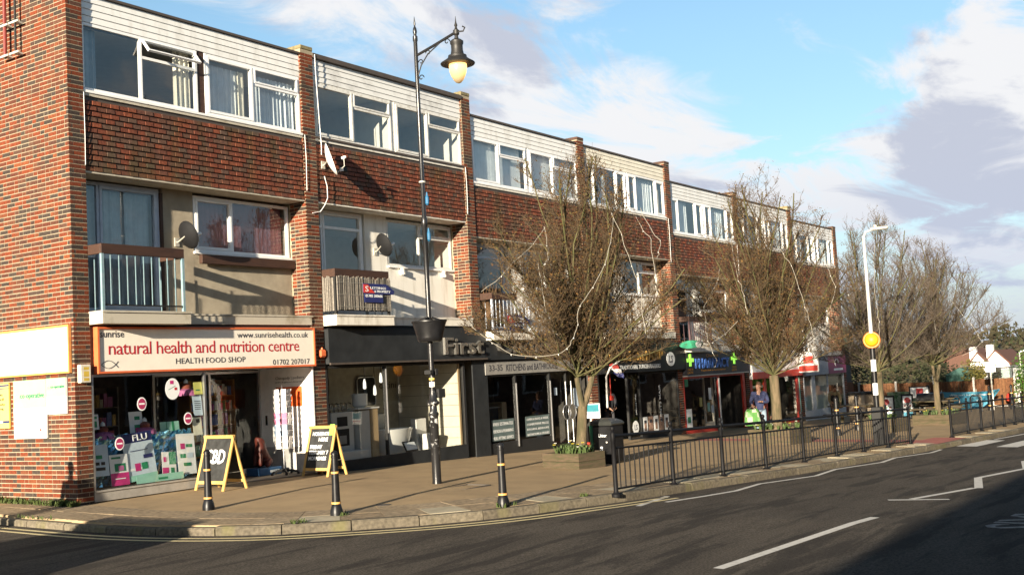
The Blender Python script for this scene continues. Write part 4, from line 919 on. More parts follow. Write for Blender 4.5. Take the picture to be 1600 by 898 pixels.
def dogbox():
    t = thing('collecting_dog', 'rust red seated dog statue on a blue box by the shop door', 'statue', (4.86, .88, -.012))
    b = Vector((4.86, .88, -.012)); mb = MB(); mb.bbox(b.x-.30, b.x+.30, b.y-.2, b.y+.2, b.z, b.z+.15, .012); bx = part('box', mb, pmat('box_blue', (.03, .09, .20), .5), t)
    txt(bx, 'BREED', M_paper, (b.x-.02, b.y-.202, b.z+.05), w=.26, h=.05)
    z = b.z+.15; V = [(0, 0, .12), (-.02, 0, .30), (-.06, 0, .46), (-.08, 0, .60), (-.17, 0, .60), (-.12, -.06, .30), (-.14, -.07, .03), (-.12, .06, .30), (-.14, .07, .03), (.06, -.1, .10), (-.06, -.12, .03), (.06, .1, .10), (-.06, .12, .03), (-.06, .07, .55), (-.06, -.07, .55)]
    V = [(b.x+x*1.15, b.y+y*1.15, z+h) for x, y, h in V]
    me = skin('body', V, [(0, 1), (1, 2), (2, 3), (3, 4), (1, 5), (5, 6), (1, 7), (7, 8), (0, 9), (9, 10), (0, 11), (11, 12), (3, 13), (3, 14)], [.15, .12, .085, .085, .045, .055, .04, .055, .04, .09, .045, .09, .045, .03, .03], pmat('dog_red', (.10, .022, .015), .5))
    for v in me.vertices: v.co -= Vector(ORG[t.name])
    link('body', me, t, ORG[t.name])
dogbox()
# ---- 2 + 3: bathroom and kitchen showroom
u = UNIT[2]; a, b = X0(2), X1(2)
mb = MB(); mb.box(a+.004, X0(3)-.004, -.12, .028, 2.14, 2.86); fs = part('fascia', mb, M_char, u)
mb = MB(); mb.box(a+.004, X0(3)-.004, -.16, -.121, 2.12, 2.16); part('fascia_lip', mb, M_trim, fs)
mb = MB(); mb.box(a+.004, 10.55, .0, .10, -.2, .13); part('stall_riser', mb, M_char, u)
mb = MB()
for x in (a+.004, 7.66, 10.50): mb.box(x, x+.05, .0, .07, .131, 2.10)
mb.box(a+.055, 7.659, .002, .06, 2.05, 2.10); mb.box(7.711, 10.499, .002, .06, 2.05, 2.10); wf = part('shop_window', mb, M_blackm, u)
for p, q in ((a+.055, 7.659), (7.711, 10.499)):
    g_ = MB(); g_.quad((p, .02, .13), (q, .022, .13), (q, .02, 2.05), (p, .021, 2.05)); part('pane', g_, M_shopglass, wf)
mb = MB(); mb.bbox(7.672, 7.70, -.03, -.001, .6, 2.0, .004); part('pull_handle', mb, M_alu, wf)
mb = MB(); mb.box(10.551, 10.58, .0, .5, -.2, 2.1); mb.box(10.581, 11.0, .45, .5, -.2, 2.1); mb.box(10.86, 11.46, -.03, .004, -.3, 2.12); part('dark_cladding', mb, M_char, u)
mb = MB(); mb.box(10.62, 10.645, .2, .44, -.2, 2.1); part('metal_strip', mb, M_alu, u)
u3 = UNIT[3]; a3, b3 = X0(3), X1(3); L3 = b3
mb = MB(); mb.box(a3+.004, b3-.004, -.121, .028, 2.10, 2.72); f3 = part('fascia', mb, M_char, u3)
mb = MB(); mb.box(a3+.02, b3-.02, -.05, .027, 1.74, 2.06); pnl = part('lower_sign', mb, M_grey, u3)
txt(pnl, '33-35', M_ink, (11.52, -.051, 1.83), w=.58, h=.15); txt(pnl, 'KITCHENS and BATHROOMS', M_ink, (12.26, -.051, 1.81), w=2.42, h=.17)
M_chrome = pmat('chrome_letters', (.62, .60, .55), .25, metal=.9, var=.1)
txt(fs, 'First', M_chrome, (9.62, -.125, 2.26), w=1.55, h=.40, ext=.07, bold=.01)
txt(f3, 'Choice', M_chrome, (11.75, -.125, 2.26), w=2.75, h=.40, ext=.07, bold=.01)
mb = MB(); mb.box(a3+.004, 14.3, .002, .09, -.4, .05); part('stall_riser', mb, M_blackm, u3)
mb = MB()
for x in (a3+.004, 12.68, 14.30): mb.box(x, x+.07, .0, .07, .051 if x < 14 else -.35, 1.735)
mb.box(a3+.075, 12.679, .002, .06, 1.69, 1.735); mb.box(12.751, 14.299, .002, .06, 1.69, 1.735); wf = part('shop_window', mb, M_blackm, u3)
for p, q in ((a3+.075, 12.679), (12.751, 14.299)):
    g_ = MB(); g_.quad((p, .02, .05), (q, .022, .05), (q, .02, 1.69), (p, .021, 1.69)); part('pane', g_, M_shopglass, wf)
for x in (12.70, 14.32): mb = MB(); mb.bbox(x, x+.028, -.035, -.001, -.1, 1.5, .004); part('pull_handle', mb, M_alu, wf)
mb = MB(); mb.box(14.38, 14.44, .03, .09, -.35, 1.73); mb.box(15.20, 15.24, .03, .09, -.35, 1.73); mb.box(16.0, 16.03, .03, .09, -.35, 1.73); mb.box(14.441, 15.199, .032, .08, -.35, -.25); mb.box(15.241, 15.999, .032, .08, -.35, -.25); dr = part('shop_door', mb, M_blackm, u3)
for p, q in ((14.44, 15.20), (15.24, 16.0)):
    g_ = MB(); g_.quad((p, .05, -.25), (q, .052, -.25), (q, .05, 1.73), (p, .051, 1.73)); part('pane', g_, M_shopglass, dr)
for x, sgn in ((15.08, 1), (15.36, -1)):
    mb = MB(); ring = [(x+.2*math.cos(2*math.pi*k/20), -.03, .62+.2*math.sin(2*math.pi*k/20)) for k in range(21)]; mb.tube(ring, .014, 6); mb.tube([(x, -.03, -.2), (x, -.03, .41)], .013, 6); mb.tube([(x, -.03, .83), (x, -.03, 1.45)], .013, 6); part('ring_handle', mb, M_alu, dr)
def sticker(par, label, x, z, w, h, y, lines):
    flat(par, 'frosted_panel', pmat('frosted_teal', (.09, .125, .125), .6), (x, y, z), (1, 0, 0), (0, 0, 1), w, h, .003)
    for i, s in enumerate(lines): txt(par, s, M_paper, (x+.06, y-.004, z+h*(1-(i+.85)/len(lines))), w=w-.12, h=h*.45/len(lines), ext=.002)
sticker(wf, '', 11.60, .10, .98, .52, .0165, ['FREE ESTIMATES', 'DESIGN & PLANNING', 'FULL FITTING SERVICE']); sticker(wf, '', 13.10, .10, 1.15, .52, .0165, ['OPEN 6 DAYS A WEEK', 'COMPETITIVE PRICES', 'KITCHENS, BEDROOMS', 'BATHROOMS & STUDIES'])
mb = MB(); mb.box(15.6, 15.85, .045, .048, .7, 1.25); mb.box(14.6, 14.75, .045, .048, 1.1, 1.3); part('door_notice', mb, M_paleblue, dr)
# showroom goods
M_cer = pmat('white_ceramic', (.74, .73, .70), .15, var=.02, coat=.3)
M_cabw = pmat('white_gloss_unit', (.56, .55, .52), .3, var=.04); M_oak = pmat('oak_panel', (.42, .30, .17), .6, stretch=(2, 2, .5), scale=5)
t = thing('fireplace_unit', 'tall white showroom unit with two dark niches, left in the bathroom window', 'display unit', (6.45, .5, .02)); mb = MB(); mb.bbox(6.45, 7.15, .5, .8, .02, 1.12, .01); part('cabinet', mb, M_cabw, t)
mb = MB(); mb.box(6.63, 6.95, .494, .499, .82, 1.02); mb.box(6.63, 6.99, .494, .499, .40, .76); part('niche', mb, M_blackm, t); mb = MB(); mb.box(6.68, 6.9, .49, .493, .44, .62); part('photo', mb, M_grey, t); mb = MB(); mb.bbox(6.4, 7.3, .2, .49, .02, .30, .02); part('plinth', mb, M_cabw, t)
t = thing('vanity_unit', 'white unit with oak side panel beside the window mullion', 'cabinet', (7.3, .45, .02)); mb = MB(); mb.bbox(7.28, 7.62, .45, .9, .02, 1.12, .008); part('cabinet', mb, M_cabw, t); mb = MB(); mb.bbox(7.64, 7.86, .42, .9, .02, 1.14, .006); part('side_panel', mb, M_oak, t); mb = MB(); mb.bbox(7.2, 7.9, .4, .92, 1.145, 1.18, .006); part('worktop', mb, M_cer, t); mb = MB(); mb.lathe([(.1, 0), (.17, .05), (.18, .3), (.15, .31)], (7.5, .62, 1.18), 16); part('basin', mb, M_cer, t, smooth=True)
t = thing('tap_display', 'row of chrome taps standing on the low white showroom unit', 'taps', (6.3, .55, 1.12)); 
for k in range(6):
    x = 6.42+k*.13; mb = MB(); mb.tube([(x, .62, 1.12), (x, .62, 1.26), (x+.02, .57, 1.31), (x+.03, .5, 1.28)], .016, 6); mb.tube([(x-.03, .62, 1.2), (x+.05, .62, 1.22)], .01, 5); part('tap', mb, M_chrome, t)
t = thing('bathtub', 'white freestanding bath with flared end in the showroom window', 'bath', (8.3, .45, .05)); mb = MB()
mb.lathe([(.26, 0), (.33, .18), (.40, .42), (.43, .60), (.41, .61), (.36, .42), (.26, .12)], (8.75, .80, .02), 24, sq=(1.45, .78)); part('shell', mb, M_cer, t, smooth=True)
t = thing('wall_hung_basin', 'square white basin on a plinth above the bath', 'basin', (8.5, 1.3, .02)); mb = MB(); mb.bbox(8.55, 9.35, 1.45, 1.9, .62, .98, .02); part('basin_body', mb, M_cabw, t); mb = MB(); mb.box(8.6, 9.3, 1.55, 1.88, .02, .615); part('plinth', mb, M_grey, t)
t = thing('toilet', 'white back to wall toilet at the right of the bath', 'toilet', (9.6, .5, .02)); mb = MB(); mb.lathe([(.14, 0), (.17, .2), (.22, .38), (.22, .42), (.2, .43)], (9.85, .62, .02), 18, sq=(.85, 1.2)); part('pan', mb, M_cer, t, smooth=True); mb = MB(); mb.bbox(9.65, 10.05, .82, 1.0, .02, .80, .02); part('cistern', mb, M_cer, t)
t = thing('wall_mirror', 'dark rounded mirror on the showroom wall over the bath', 'mirror', (8.9, 2.0, 1.1)); mb = MB(); n = 24
pl = []
for (cx_, cz_, a0) in ((9.45, 1.75, 0), (9.0, 1.75, 90), (9.0, 1.25, 180), (9.45, 1.25, 270)):
    for k in range(6): th = R(a0+90*k/5); pl.append((cx_+.1*math.cos(th), 1.95, cz_+.1*math.sin(th)))
mb.prism(pl, (0, .03, 0)); part('mirror_glass', mb, pmat('dark_mirror', (.03, .03, .03), .08), t); mb = MB(); mb.tube(pl+[pl[0]], .016, 6); part('frame', mb, M_alu, t)
t = thing('partition_wall', 'cream tiled showroom partition at the right end of the bathroom window', 'partition', (9.4, .35, .02)); mb = MB(); mb.box(8.0, 10.48, 2.0, 2.05, .02, 2.1); wl = part('back_panel', mb, pmat('panel_cream', (.42, .39, .31), .6), t)
mt = MB(); tile = pmat('cream_wall_tile', (.60, .56, .46), .35, var=.05)
for k in range(8):
    for j in range(2): mt.box(10.44, 10.478, .10+j*.95, 1.04+j*.95, .04+k*.258, .29+k*.258)
part('wall_tile', mt, tile, t)
txt(wl, 'ottini', M_ink, (9.75, 1.996, 1.55), w=.62, h=.16); mb = MB(); mb.box(10.40, 10.46, .07, .095, .13, 2.05); part('oak_edge', mb, M_oak, t)
t = thing('pendant_cluster', 'cluster of three lit glass pendants in the bathroom window', 'light', (7.95, .5, 1.6))
for x, z in ((7.55, 1.60), (7.88, 1.45), (8.1, 1.72)):
    mb = MB(); mb.lathe([(.015, .2), (.032, .12), (.036, .0), (.02, -.02)], (x, .5, z), 10); p = part('pendant', mb, emat('pendant_glow', (1, .93, .8), .5), t); mb = MB(); mb.tube([(x, .5, z+.2), (x, .5, 2.1)], .006, 4); part('cord', mb, M_blackm, p)
t = thing('picture_frame', 'small black framed card leaning inside the showroom window by the bath', 'frame', (8.45, .12, .14)); mb = MB(); mb.obox((8.42, .12, .135), (.42, 0, 0), (0, .12, .22), (0, .012, -.006)); part('frame', mb, M_blackm, t); mb = MB(); mb.obox((8.45, .126, .16), (.36, 0, 0), (0, .09, .165), (0, -.010, .006)); part('card', mb, M_paper, t)
t = thing('kitchen_island', 'dark kitchen unit with pale end panel seen through the kitchen window', 'kitchen unit', (12.2, 1.0, -.15)); mb = MB(); mb.bbox(11.7, 13.6, 1.2, 1.8, -.1, .85, .01); part('cabinet', mb, M_char, t); mb = MB(); mb.bbox(13.62, 13.85, 1.1, 1.85, -.1, 1.0, .01); part('end_panel', mb, M_oak, t); mb = MB(); mb.bbox(11.65, 13.6, 1.15, 1.85, .855, .89, .005); part('worktop', mb, M_grey, t)
# ---- 4: barber
u = UNIT[4]; a, b = X0(4), X1(4)
mb = MB(); mb.box(a+.004, b+.30, -.14, .028, 1.58, 2.46); fs = part('fascia', mb, M_black, u)
M_goldl = pmat('gold_letters', (.45, .27, .08), .35, metal=.6, var=.2)
txt(fs, 'LOOK SHARP', M_goldl, (17.35, -.145, 1.92), w=3.4, h=.30, ext=.05, bold=.01)
txt(fs, 'TRADITIONAL TURKISH BARBERS', M_paper, (17.98, -.141, 1.68), w=2.62, h=.125)
mb = MB(); n = 24; mb.prism([(21.32+.28*math.cos(2*math.pi*k/n), -.16, 1.93+.22*math.sin(2*math.pi*k/n)) for k in range(n)], (0, .018, 0)); ds = part('round_badge', mb, M_paper, fs)
txt(fs, 'LS', M_ink, (21.19, -.161, 1.82), w=.26, h=.22, bold=.02)
gbx = gz(19, 0)
mb = MB(); mb.box(a+.01, a+.07, .0, .07, gbx-.2, 1.57); part('door_post', mb, M_blackm, u); mb = MB()
for x in (18.62, 19.38, b-.06): mb.box(x, x+.06, .0, .07, gbx-.2, 1.57)
mb.box(19.441, b-.061, .002, .068, gbx-.2, gbx+.12); mb.box(19.441, b-.061, .002, .06, 1.50, 1.57); mb.box(18.681, 19.379, .002, .06, gbx-.1, gbx+.06); wf = part('shop_window', mb, M_blackm, u)
for p, q in ((18.68, 19.38), (19.44, b-.06)):
    g_ = MB(); g_.quad((p, .02, gbx+.06), (q, .022, gbx+.06), (q, .02, 1.50), (p, .021, 1.50)); part('pane', g_, M_shopglass, wf)
M_skinp = pmat('portrait_tone', (.42, .26, .19), .5, c2=(.12, .08, .06), scale=7)
for k in range(5):
    x = 19.5+k*.36; flat(wf, 'portrait_print', M_skinp if k % 2 else M_paper, (x, .0155, gbx+.15), (1, 0, 0), (0, 0, 1), .30, .48, .003); flat(wf, 'portrait_print', M_skinp, (x+.08, .0115, gbx+.22), (1, 0, 0), (0, 0, 1), .14, .26, .002); flat(wf, 'portrait_print', M_ink, (x+.07, .0095, gbx+.44), (1, 0, 0), (0, 0, 1), .16, .09, .002)
mb = MB(); mb.prism([(19.03+.19*math.cos(2*math.pi*k/n), .014, gbx+.36+.2*math.sin(2*math.pi*k/n)) for k in range(n)], (0, .003, 0)); part('door_badge', mb, M_paper, wf)
txt(wf, 'LS', M_ink, (18.94, .0125, gbx+.28), w=.18, h=.16)
txt(wf, 'GENTS HAIR', M_paper, (20.78, .0125, .0), w=1.15, h=.12, U=(0, 0, 1), V=(-1, 0, 0)); txt(wf, 'OPENING TIMES', M_paper, (19.15, .0125, .30), w=.62, h=.06, U=(0, 0, 1), V=(-1, 0, 0))
def flag():
    t = thing('barber_flag_pole', 'white pole with red, white and blue flag hung outside the barber shop', 'flag', (17.3, -.6, .2))
    mb = MB(); mb.tube([(17.18, -.10, .62), (17.18, -.12, 1.5), (17.2, -.25, 1.75), (17.25, -.55, 1.95)], .028, 8); part('pole', mb, pmat('flag_pole_paint', (.42, .41, .39), .6), t)
    mm = [pmat('flag_red', (.22, .02, .015), .7), pmat('flag_white', (.38, .38, .38), .7), M_navy]
    for k, m in enumerate(mm):
        mb = MB(); N_ = 8
        for i in range(N_+1):
            yy = -.2-.04*i; z = 1.95-.02*i
            for j in range(4): mb.v.append((17.22+.03*math.sin(i*.9+j*.7)+.02*k, yy-.06*k, z-.12*k-.045*j+.02*math.sin(i*1.1)))
        for i in range(N_):
            for j in range(3): q = i*4+j; mb.f.append((q, q+4, q+5, q+1)); mb.m.append(0)
        part('flag_cloth', mb, m, t)
    mb = MB(); mb.tube([(17.42, -.1, 1.6), (17.42, -.1, .95)], .012, 5); mb.bbox(17.36, 17.48, -.16, -.06, .82, .95, .008); part('red_lamp', mb, M_red, t)
flag()
# ---- 5: pharmacy
u = UNIT[5]; a, b = X0(5), X1(5)
mb = MB(); mb.box(a+.03, b-.1, -.16, .028, 1.36, 2.10); fs = part('shop_sign', mb, pmat('sign_black', (.012, .012, .018), .45), u)
mb = MB(); mb.box(a+.02, b-.09, -.18, .03, 1.325, 1.359); mb.box(a+.02, b-.09, -.18, .03, 2.101, 2.14); part('sign_frame', mb, M_alu, fs)
M_blul = pmat('blue_letters', (.05, .13, .42), .35, var=.1); M_org = pmat('orange_letters', (.60, .27, .02), .5); M_grn = emat('green_cross_glow', (.30, .75, .08), .35)
txt(fs, 'PHARMACY', M_blul, (23.05, -.165, 1.575), w=2.75, h=.33, ext=.04, bold=.012)
txt(fs, 'Chemist', M_org, (23.95, -.162, 1.945), w=1.0, h=.10); txt(fs, 'Travel clinic and prescriptions', M_org, (23.5, -.162, 1.46), w=2.0, h=.065)
for x in (22.68, 26.25):
    mb = MB(); s = .085
    mb.box(x-s/1.4, x+s/1.4, -.19, -.165, 1.66, 2.06); mb.box(x-.24, x-s/1.4-.001, -.19, -.165, 1.80, 1.92); mb.box(x+s/1.4+.001, x+.24, -.19, -.165, 1.80, 1.92); part('green_cross', mb, M_grn, fs)
    txt(fs, 'OPEN', M_org, (x-.2, -.162, 1.52), w=.4, h=.07); txt(fs, 'LATE', M_org, (x-.2, -.162, 1.42), w=.4, h=.07)
gbx = gz(25, 0)
mb = MB()
mb.box(a+.01, a+.07, .0, .07, gbx-.2, 1.32); mb.box(b-.30, b-.10, .0, .07, gbx-.2, 1.32)
for x in (25.18,): mb.box(x, x+.07, .0, .07, gbx-.2, 1.32)
mb.box(a+.071, 25.179, .002, .09, gbx-.2, gbx+.16); mb.box(a+.071, 25.179, .002, .06, 1.25, 1.32); mb.box(25.251, b-.301, .002, .06, 1.25, 1.32); wf = part('shop_window', mb, M_red, u)
g_ = MB(); g_.quad((a+.07, .02, gbx+.16), (25.18, .022, gbx+.16), (25.18, .02, 1.25), (a+.07, .021, 1.25)); part('pane', g_, M_shopglass, wf)
for (x, z, w, h, m) in ((a+.12, gbx+.25, .42, .60, M_paper), (24.35, .5, .22, .4, M_paper), (24.2, .1, .2, .3, M_mint), (24.5, .05, .2, .25, M_paper), (a+.14, 1.0, .25, .25, M_green), (23.6, .3, .2, .3, pmat('pack_yellow', (.5, .4, .1), .5))): flat(wf, 'window_poster', m, (x, .0155, z), (1, 0, 0), (0, 0, 1), w, h, .003)
flat(wf, 'window_poster', M_green, (a+.2, .0115, gbx+.4), (1, 0, 0), (0, 0, 1), .22, .2, .002)
mb = MB(); mb.tube([(25.1, -.05, gbx), (25.1, -.05, 1.2)], .03, 8); part('white_post', mb, M_white, wf)
shelves('pharmacy_shelf', 'pharmacy shelving with bright packets behind its window', 22.7, 25.0, 1.4, 1.8, gbx+.02, 1.2, 4, 10, M_white)
mb = MB(); mb.box(25.7, 25.76, .8, .86, gbx, 1.3); mb.box(26.4, 26.46, .8, .86, gbx, 1.3); mb.box(25.761, 26.399, .802, .85, gbx, gbx+.25); part('shop_door', mb, M_signcream, u)
t = thing('pharmacy_projecting_sign', 'oval green projecting sign with a pill end over the pharmacy', 'sign', (22.2, -.25, 2.36)); mb = MB(); n = 24
mb.prism([(22.0+.02*math.sin(6.28*k/n), -.55+.40*math.cos(2*math.pi*k/n), 2.36+.13*math.sin(2*math.pi*k/n)) for k in range(n)], (.10, 0, 0)); part('sign_body', mb, pmat('sign_green', (.02, .20, .11), .4), t); mb = MB(); mb.lathe([(.02, -.06), (.10, -.02), (.10, .02), (.02, .06)], (21.98, -.84, 2.35), 14, rot=Matrix.Rotation(R(90), 3, 'Y')); part('pill', mb, M_paper, t); mb = MB(); mb.box(22.0, 22.06, -.2, .0, 2.33, 2.39); part('bracket', mb, M_blackm, t)
# ---- 6: red framed shop
u = UNIT[6]; a, b = X0(6), X1(6); gbx = gz(30.5, 0)
mb = MB(); mb.box(a+.02, b-.02, -.12, .028, 1.05, 2.05); fs = part('shop_sign', mb, M_white, u); mb = MB(); mb.box(a+.02, b-.02, -.14, -.121, 1.05, 1.30); part('red_band', mb, M_red, fs); flat(fs, 'green_emblem', M_green, (a+1.0, -.125, 1.5), (1, 0, 0), (0, 0, 1), .8, .4, .004)
mb = MB()
for x in (a+.02, 29.3, b-.4): mb.box(x, x+.22, .0, .08, gbx-.2, 1.04)
mb.box(a+.241, 29.299, .002, .08, gbx-.2, gbx+.12); mb.box(29.521, b-.401, .002, .08, gbx-.2, gbx+.12); wf = part('shop_window', mb, M_red, u)
for p, q in ((a+.24, 29.3), (29.52, b-.4)): g_ = MB(); g_.quad((p, .02, gbx+.12), (q, .022, gbx+.12), (q, .02, 1.05), (p, .021, 1.05)); part('pane', g_, M_shopglass, wf)
mb = MB(); mb.box(a+.3, 29.25, .03, .06, .72, .80); part('pale_rail', mb, M_signcream, wf); mb = MB(); mb.box(b-.16, b-.06, .0, .05, gbx, 1.0); part('pale_door_edge', mb, M_mint, wf)
t = thing('hanging_red_sign', 'red and white projecting sign at the end of the red framed shop', 'sign', (32.6, -.6, 1.4)); mb = MB(); mb.bbox(32.7, 32.82, -.95, -.12, 1.15, 1.95, .03); part('sign_body', mb, M_white, t); mb = MB(); mb.box(32.69, 32.699, -.92, -.15, 1.2, 1.42); mb.box(32.69, 32.699, -.75, -.35, 1.5, 1.8); part('red_print', mb, M_red, t); mb = MB(); mb.box(32.74, 32.78, -.119, .0, 1.5, 1.55); part('bracket', mb, M_blackm, t)
# ---- 7: grey and plum shop
u = UNIT[7]; a, b = X0(7), X1(7); gbx = gz(36, 0)
mb = MB(); mb.box(a+.02, 36.3, -.12, .028, 1.0, 1.72); fs = part('shop_sign', mb, pmat('sign_grey', (.34, .34, .38), .5), u); mb = MB(); mb.box(36.301, b, -.12, .028, 1.0, 1.72); pf = part('plum_panel', mb, pmat('sign_plum', (.20, .025, .09), .5), fs)
flat(pf, 'pale_print', M_paper, (37.0, -.125, 1.12), (1, 0, 0), (0, 0, 1), 1.2, .09, .004); mb = MB(); mb.tube([(37.4+.22*math.cos(t_*.5), -.125, 1.45+.16*math.sin(t_*.5)) for t_ in range(9)], .025, 5); part('swirl_emblem', mb, M_paper, pf)
txt(fs, 'hair', M_crimson, (34.0, -.121, 1.3), w=1.2, h=.25)
mb = MB()
for x, w in ((a+.03, .10), (34.45, .42), (36.4, .08), (b-.12, .08)): mb.box(x, x+w, .0, .07, gbx-.2, .99)
mb.box(a+.131, 34.449, .002, .068, gbx-.2, gbx+.45); mb.box(34.871, 36.399, .002, .068, gbx-.2, gbx+.45); mb.box(36.481, b-.121, .002, .068, gbx-.2, gbx+.45); wf = part('shop_window', mb, pmat('pale_grey_frame', (.45, .46, .48), .5), u)
for p, q in ((a+.13, 34.45), (34.87, 36.4), (36.48, b-.12)): g_ = MB(); g_.quad((p, .02, gbx+.45), (q, .022, gbx+.45), (q, .02, .99), (p, .021, .99)); part('pane', g_, M_shopglass, wf)
mb = MB(); mb.box(34.9, 38.2, .6, .64, gbx, .98); part('cream_blind', mb, M_ccurt, u)

# ================================================================ things fixed to the building
def dish(label, x, y, z, az, tilt, mat, r=.27, wallp=None):
    t = thing('satellite_dish', label, 'satellite dish', (x, y, z), 'satellite dishes on the flats')
    rot = Matrix.Rotation(R(az), 3, 'Z') @ Matrix.Rotation(R(90-tilt), 3, 'Y')
    prof = [(r*k/6, .09*(k/6)**2) for k in range(1, 7)]+[(r*1.02, .092), (r, .080)]+[(r*k/6, .09*(k/6)**2-.012) for k in range(5, 0, -1)]
    mb = MB(); mb.lathe(prof, (x, y, z), 22, rot=rot, sq=(1.12, 1)); part('reflector', mb, mat, t, smooth=True)
    c = Vector((x, y, z)); f = rot @ Vector((.05, 0, .34)); lo = rot @ Vector((r*1.0, 0, .09))
    mb = MB(); mb.tube([c+lo, c+lo*.6+f*.7, c+f], .010, 5); part('feed_arm', mb, M_galv, t)
    mb = MB(); mb.lathe([(.028, -.05), (.032, .02), (.02, .05)], c+f, 8, rot=rot); part('receiver', mb, M_paper, t)
    if wallp: mb = MB(); mb.tube([c, Vector(wallp)+Vector((0, -.05, 0)), Vector(wallp)], .016, 6); mb.box(wallp[0]-.05, wallp[0]+.05, wallp[1]-.02, wallp[1], wallp[2]-.08, wallp[2]+.08); part('wall_bracket', mb, M_galv, t)
dish('dark dish on the pebble dash of the first flat above the brown rail', 2.52, .22, 4.58, 2, 20, M_dish, .235, (2.55, .499, 4.5))
dish('dark dish beside the window of the second flat, over the screened balcony', 8.0, .22, 4.74, -10, 20, M_dish, .24, (8.1, .499, 4.65))
dish('pale dish edge-on on the tile hanging next to the first pier', 5.93, -.20, 6.35, -48, 18, M_white, .31, (6.02, .02, 6.3))
dish('dark dish high on the fifth flat, seen edge-on', 24.6, .12, 4.02, -40, 20, M_dish, .27, (24.75, .499, 4.0))
mb = MB(); t = thing('security_lamp', 'small black floodlight on the tiles with a long shadow beside it', 'lamp', (6.42, -.2, 6.2)); mb.tube([(6.42, .03, 6.22), (6.42, -.14, 6.22)], .018, 6); part('arm', mb, M_blackm, t); mb = MB(); mb.bbox(6.36, 6.48, -.26, -.14, 6.17, 6.27, .015); part('head', mb, M_blackm, t); mb = MB(); mb.box(6.352, 6.359, -.25, -.15, 6.18, 6.26); part('lens', mb, M_paper, t)
t = thing('alarm_box', 'cream burglar alarm box with yellow print on the corner pier', 'alarm', (.10, -.09, 1.98)); mb = MB(); mb.bbox(.04, .24, -.10, -.008, 1.97, 2.27, .012); bx = part('case', mb, pmat('alarm_cream', (.62, .58, .48), .5), t)
for (z, h) in ((2.18, .05), (2.07, .09), (2.0, .05)): flat(bx, 'yellow_print', pmat('alarm_yellow', (.55, .38, .06), .5), (.10, -.1005, z), (1, 0, 0), (0, 0, 1), .10, h, .0015)
t = thing('alarm_bell', 'small orange red alarm bell on the pier beside the cream sign', 'alarm', (5.70, -.1, 2.33)); mb = MB(); mb.bbox(5.60, 5.78, -.10, -.008, 2.28, 2.44, .03); part('case', mb, M_orangef, t); mb = MB(); mb.lathe([(.03, 0), (.025, .03), (.01, .045)], (5.69, -.05, 2.44), 10); part('beacon', mb, M_orangef, t)
# boards on the side wall (facing -x)
def wall_board(label, y1, y0, z0, z1, face, blocks=(), words=(), frame=None, th=.03, name='wall_board', cat='sign'):
    """y1 is the left edge (further from the corner) as seen from the side street"""
    t = thing(name, label, cat, (-.04, y1, z0)); U = Vector((0, -1, 0)); V = Vector((0, 0, 1)); w, h = y1-y0, z1-z0; xf = -.012-th
    mb = MB(); mb.box(xf, -.012, y0, y1, z0, z1); part('board', mb, face, t)
    o = Vector((xf, y1, z0))
    for i, (bx_, bz, bw, bh, m) in enumerate(blocks): flat(t, 'print_block', m, o+U*bx_*w+V*bz*h, U, V, bw*w, bh*h, .001, off=.0016+.0011*i)
    for (s, bx_, bz, bw, bh, m) in words: txt(t, s, m, o+U*bx_*w+V*bz*h, w=bw*w, h=bh*h, U=U, V=V, ext=.010)
    if frame:
        f = .035; mb = MB(); X0_, X1_ = xf-.02, -.011; mb.box(X0_, X1_, y0-f, y1+f, z1, z1+f); mb.box(X0_, X1_, y0-f, y1+f, z0-f, z0); mb.box(X0_+.001, X1_, y0-f, y0, z0, z1); mb.box(X0_+.001, X1_, y1, y1+f, z0, z1); part('frame', mb, frame, t)
    return t
M_faint = pmat('faint_print', (.72, .66, .60), .6, var=.03)  # print colours close to the white of the board
M_faint2 = pmat('faint_peach', (.74, .62, .52), .6)
wall_board('white shop sign with faint print and orange frame on the side wall', 6.0, .09, 2.18, 2.90, pmat('board_white', (.82, .81, .79), .5, var=.02), words=[('natural health and nutrition centre', .10, .40, .83, .26, M_faint2), ('HEALTH FOOD SHOP', .35, .12, .3, .13, M_faint), ('01702 207017', .78, .10, .18, .12, M_faint)], frame=pmat('orange_frame', (.62, .26, .08), .5), name='side_shop_sign')
M_coopg = pmat('pale_green_print', (.33, .62, .27), .5, var=.03); M_coopt = pmat('co_op_teal', (.03, .16, .12), .5)
wall_board('larger white and pale green co-operative board with a small red arrow', 1.67, .745, 1.10, 2.075, M_white, blocks=[(0, .52, 1, .48, M_coopg)], words=[('The', .04, .68, .15, .085, pmat('pale_mint', (.42, .68, .40), .5)), ('co-operative', .22, .665, .74, .11, M_coopt), ('bank', .06, .57, .22, .05, M_white), ('Opening hours', .12, .36, .4, .03, M_faint), ('Monday to Friday', .12, .31, .45, .03, M_faint), ('Car park', .12, .12, .3, .03, M_faint)])
t = wall_board('smaller white and pale green co-operative board nearest the corner', .725, .185, 1.49, 2.08, M_white, blocks=[(0, .49, 1, .51, M_coopg)], words=[('The', .06, .70, .16, .08, pmat('pale_mint', (.42, .68, .40), .5)), ('co-operative', .24, .69, .70, .11, M_coopt), ('bank', .08, .57, .22, .06, M_white)])
wall_board('yellow notice board with navy bands at the left edge of the picture', 2.55, 1.81, 1.28, 2.05, pmat('notice_yellow', (.72, .62, .14), .5, var=.04), blocks=[(0, .93, 1, .04, M_navy), (0, .87, 1, .025, M_navy), (0, .12, 1, .05, M_navy), (.05, .125, .7, .035, M_white)], words=[('Town', .35, .72, .4, .06, M_ink), ('Council', .35, .62, .45, .06, M_ink), ('Community', .25, .50, .6, .06, M_ink), ('Parking', .3, .40, .5, .06, M_ink)])
bt = bpy.data.objects['wall_board']
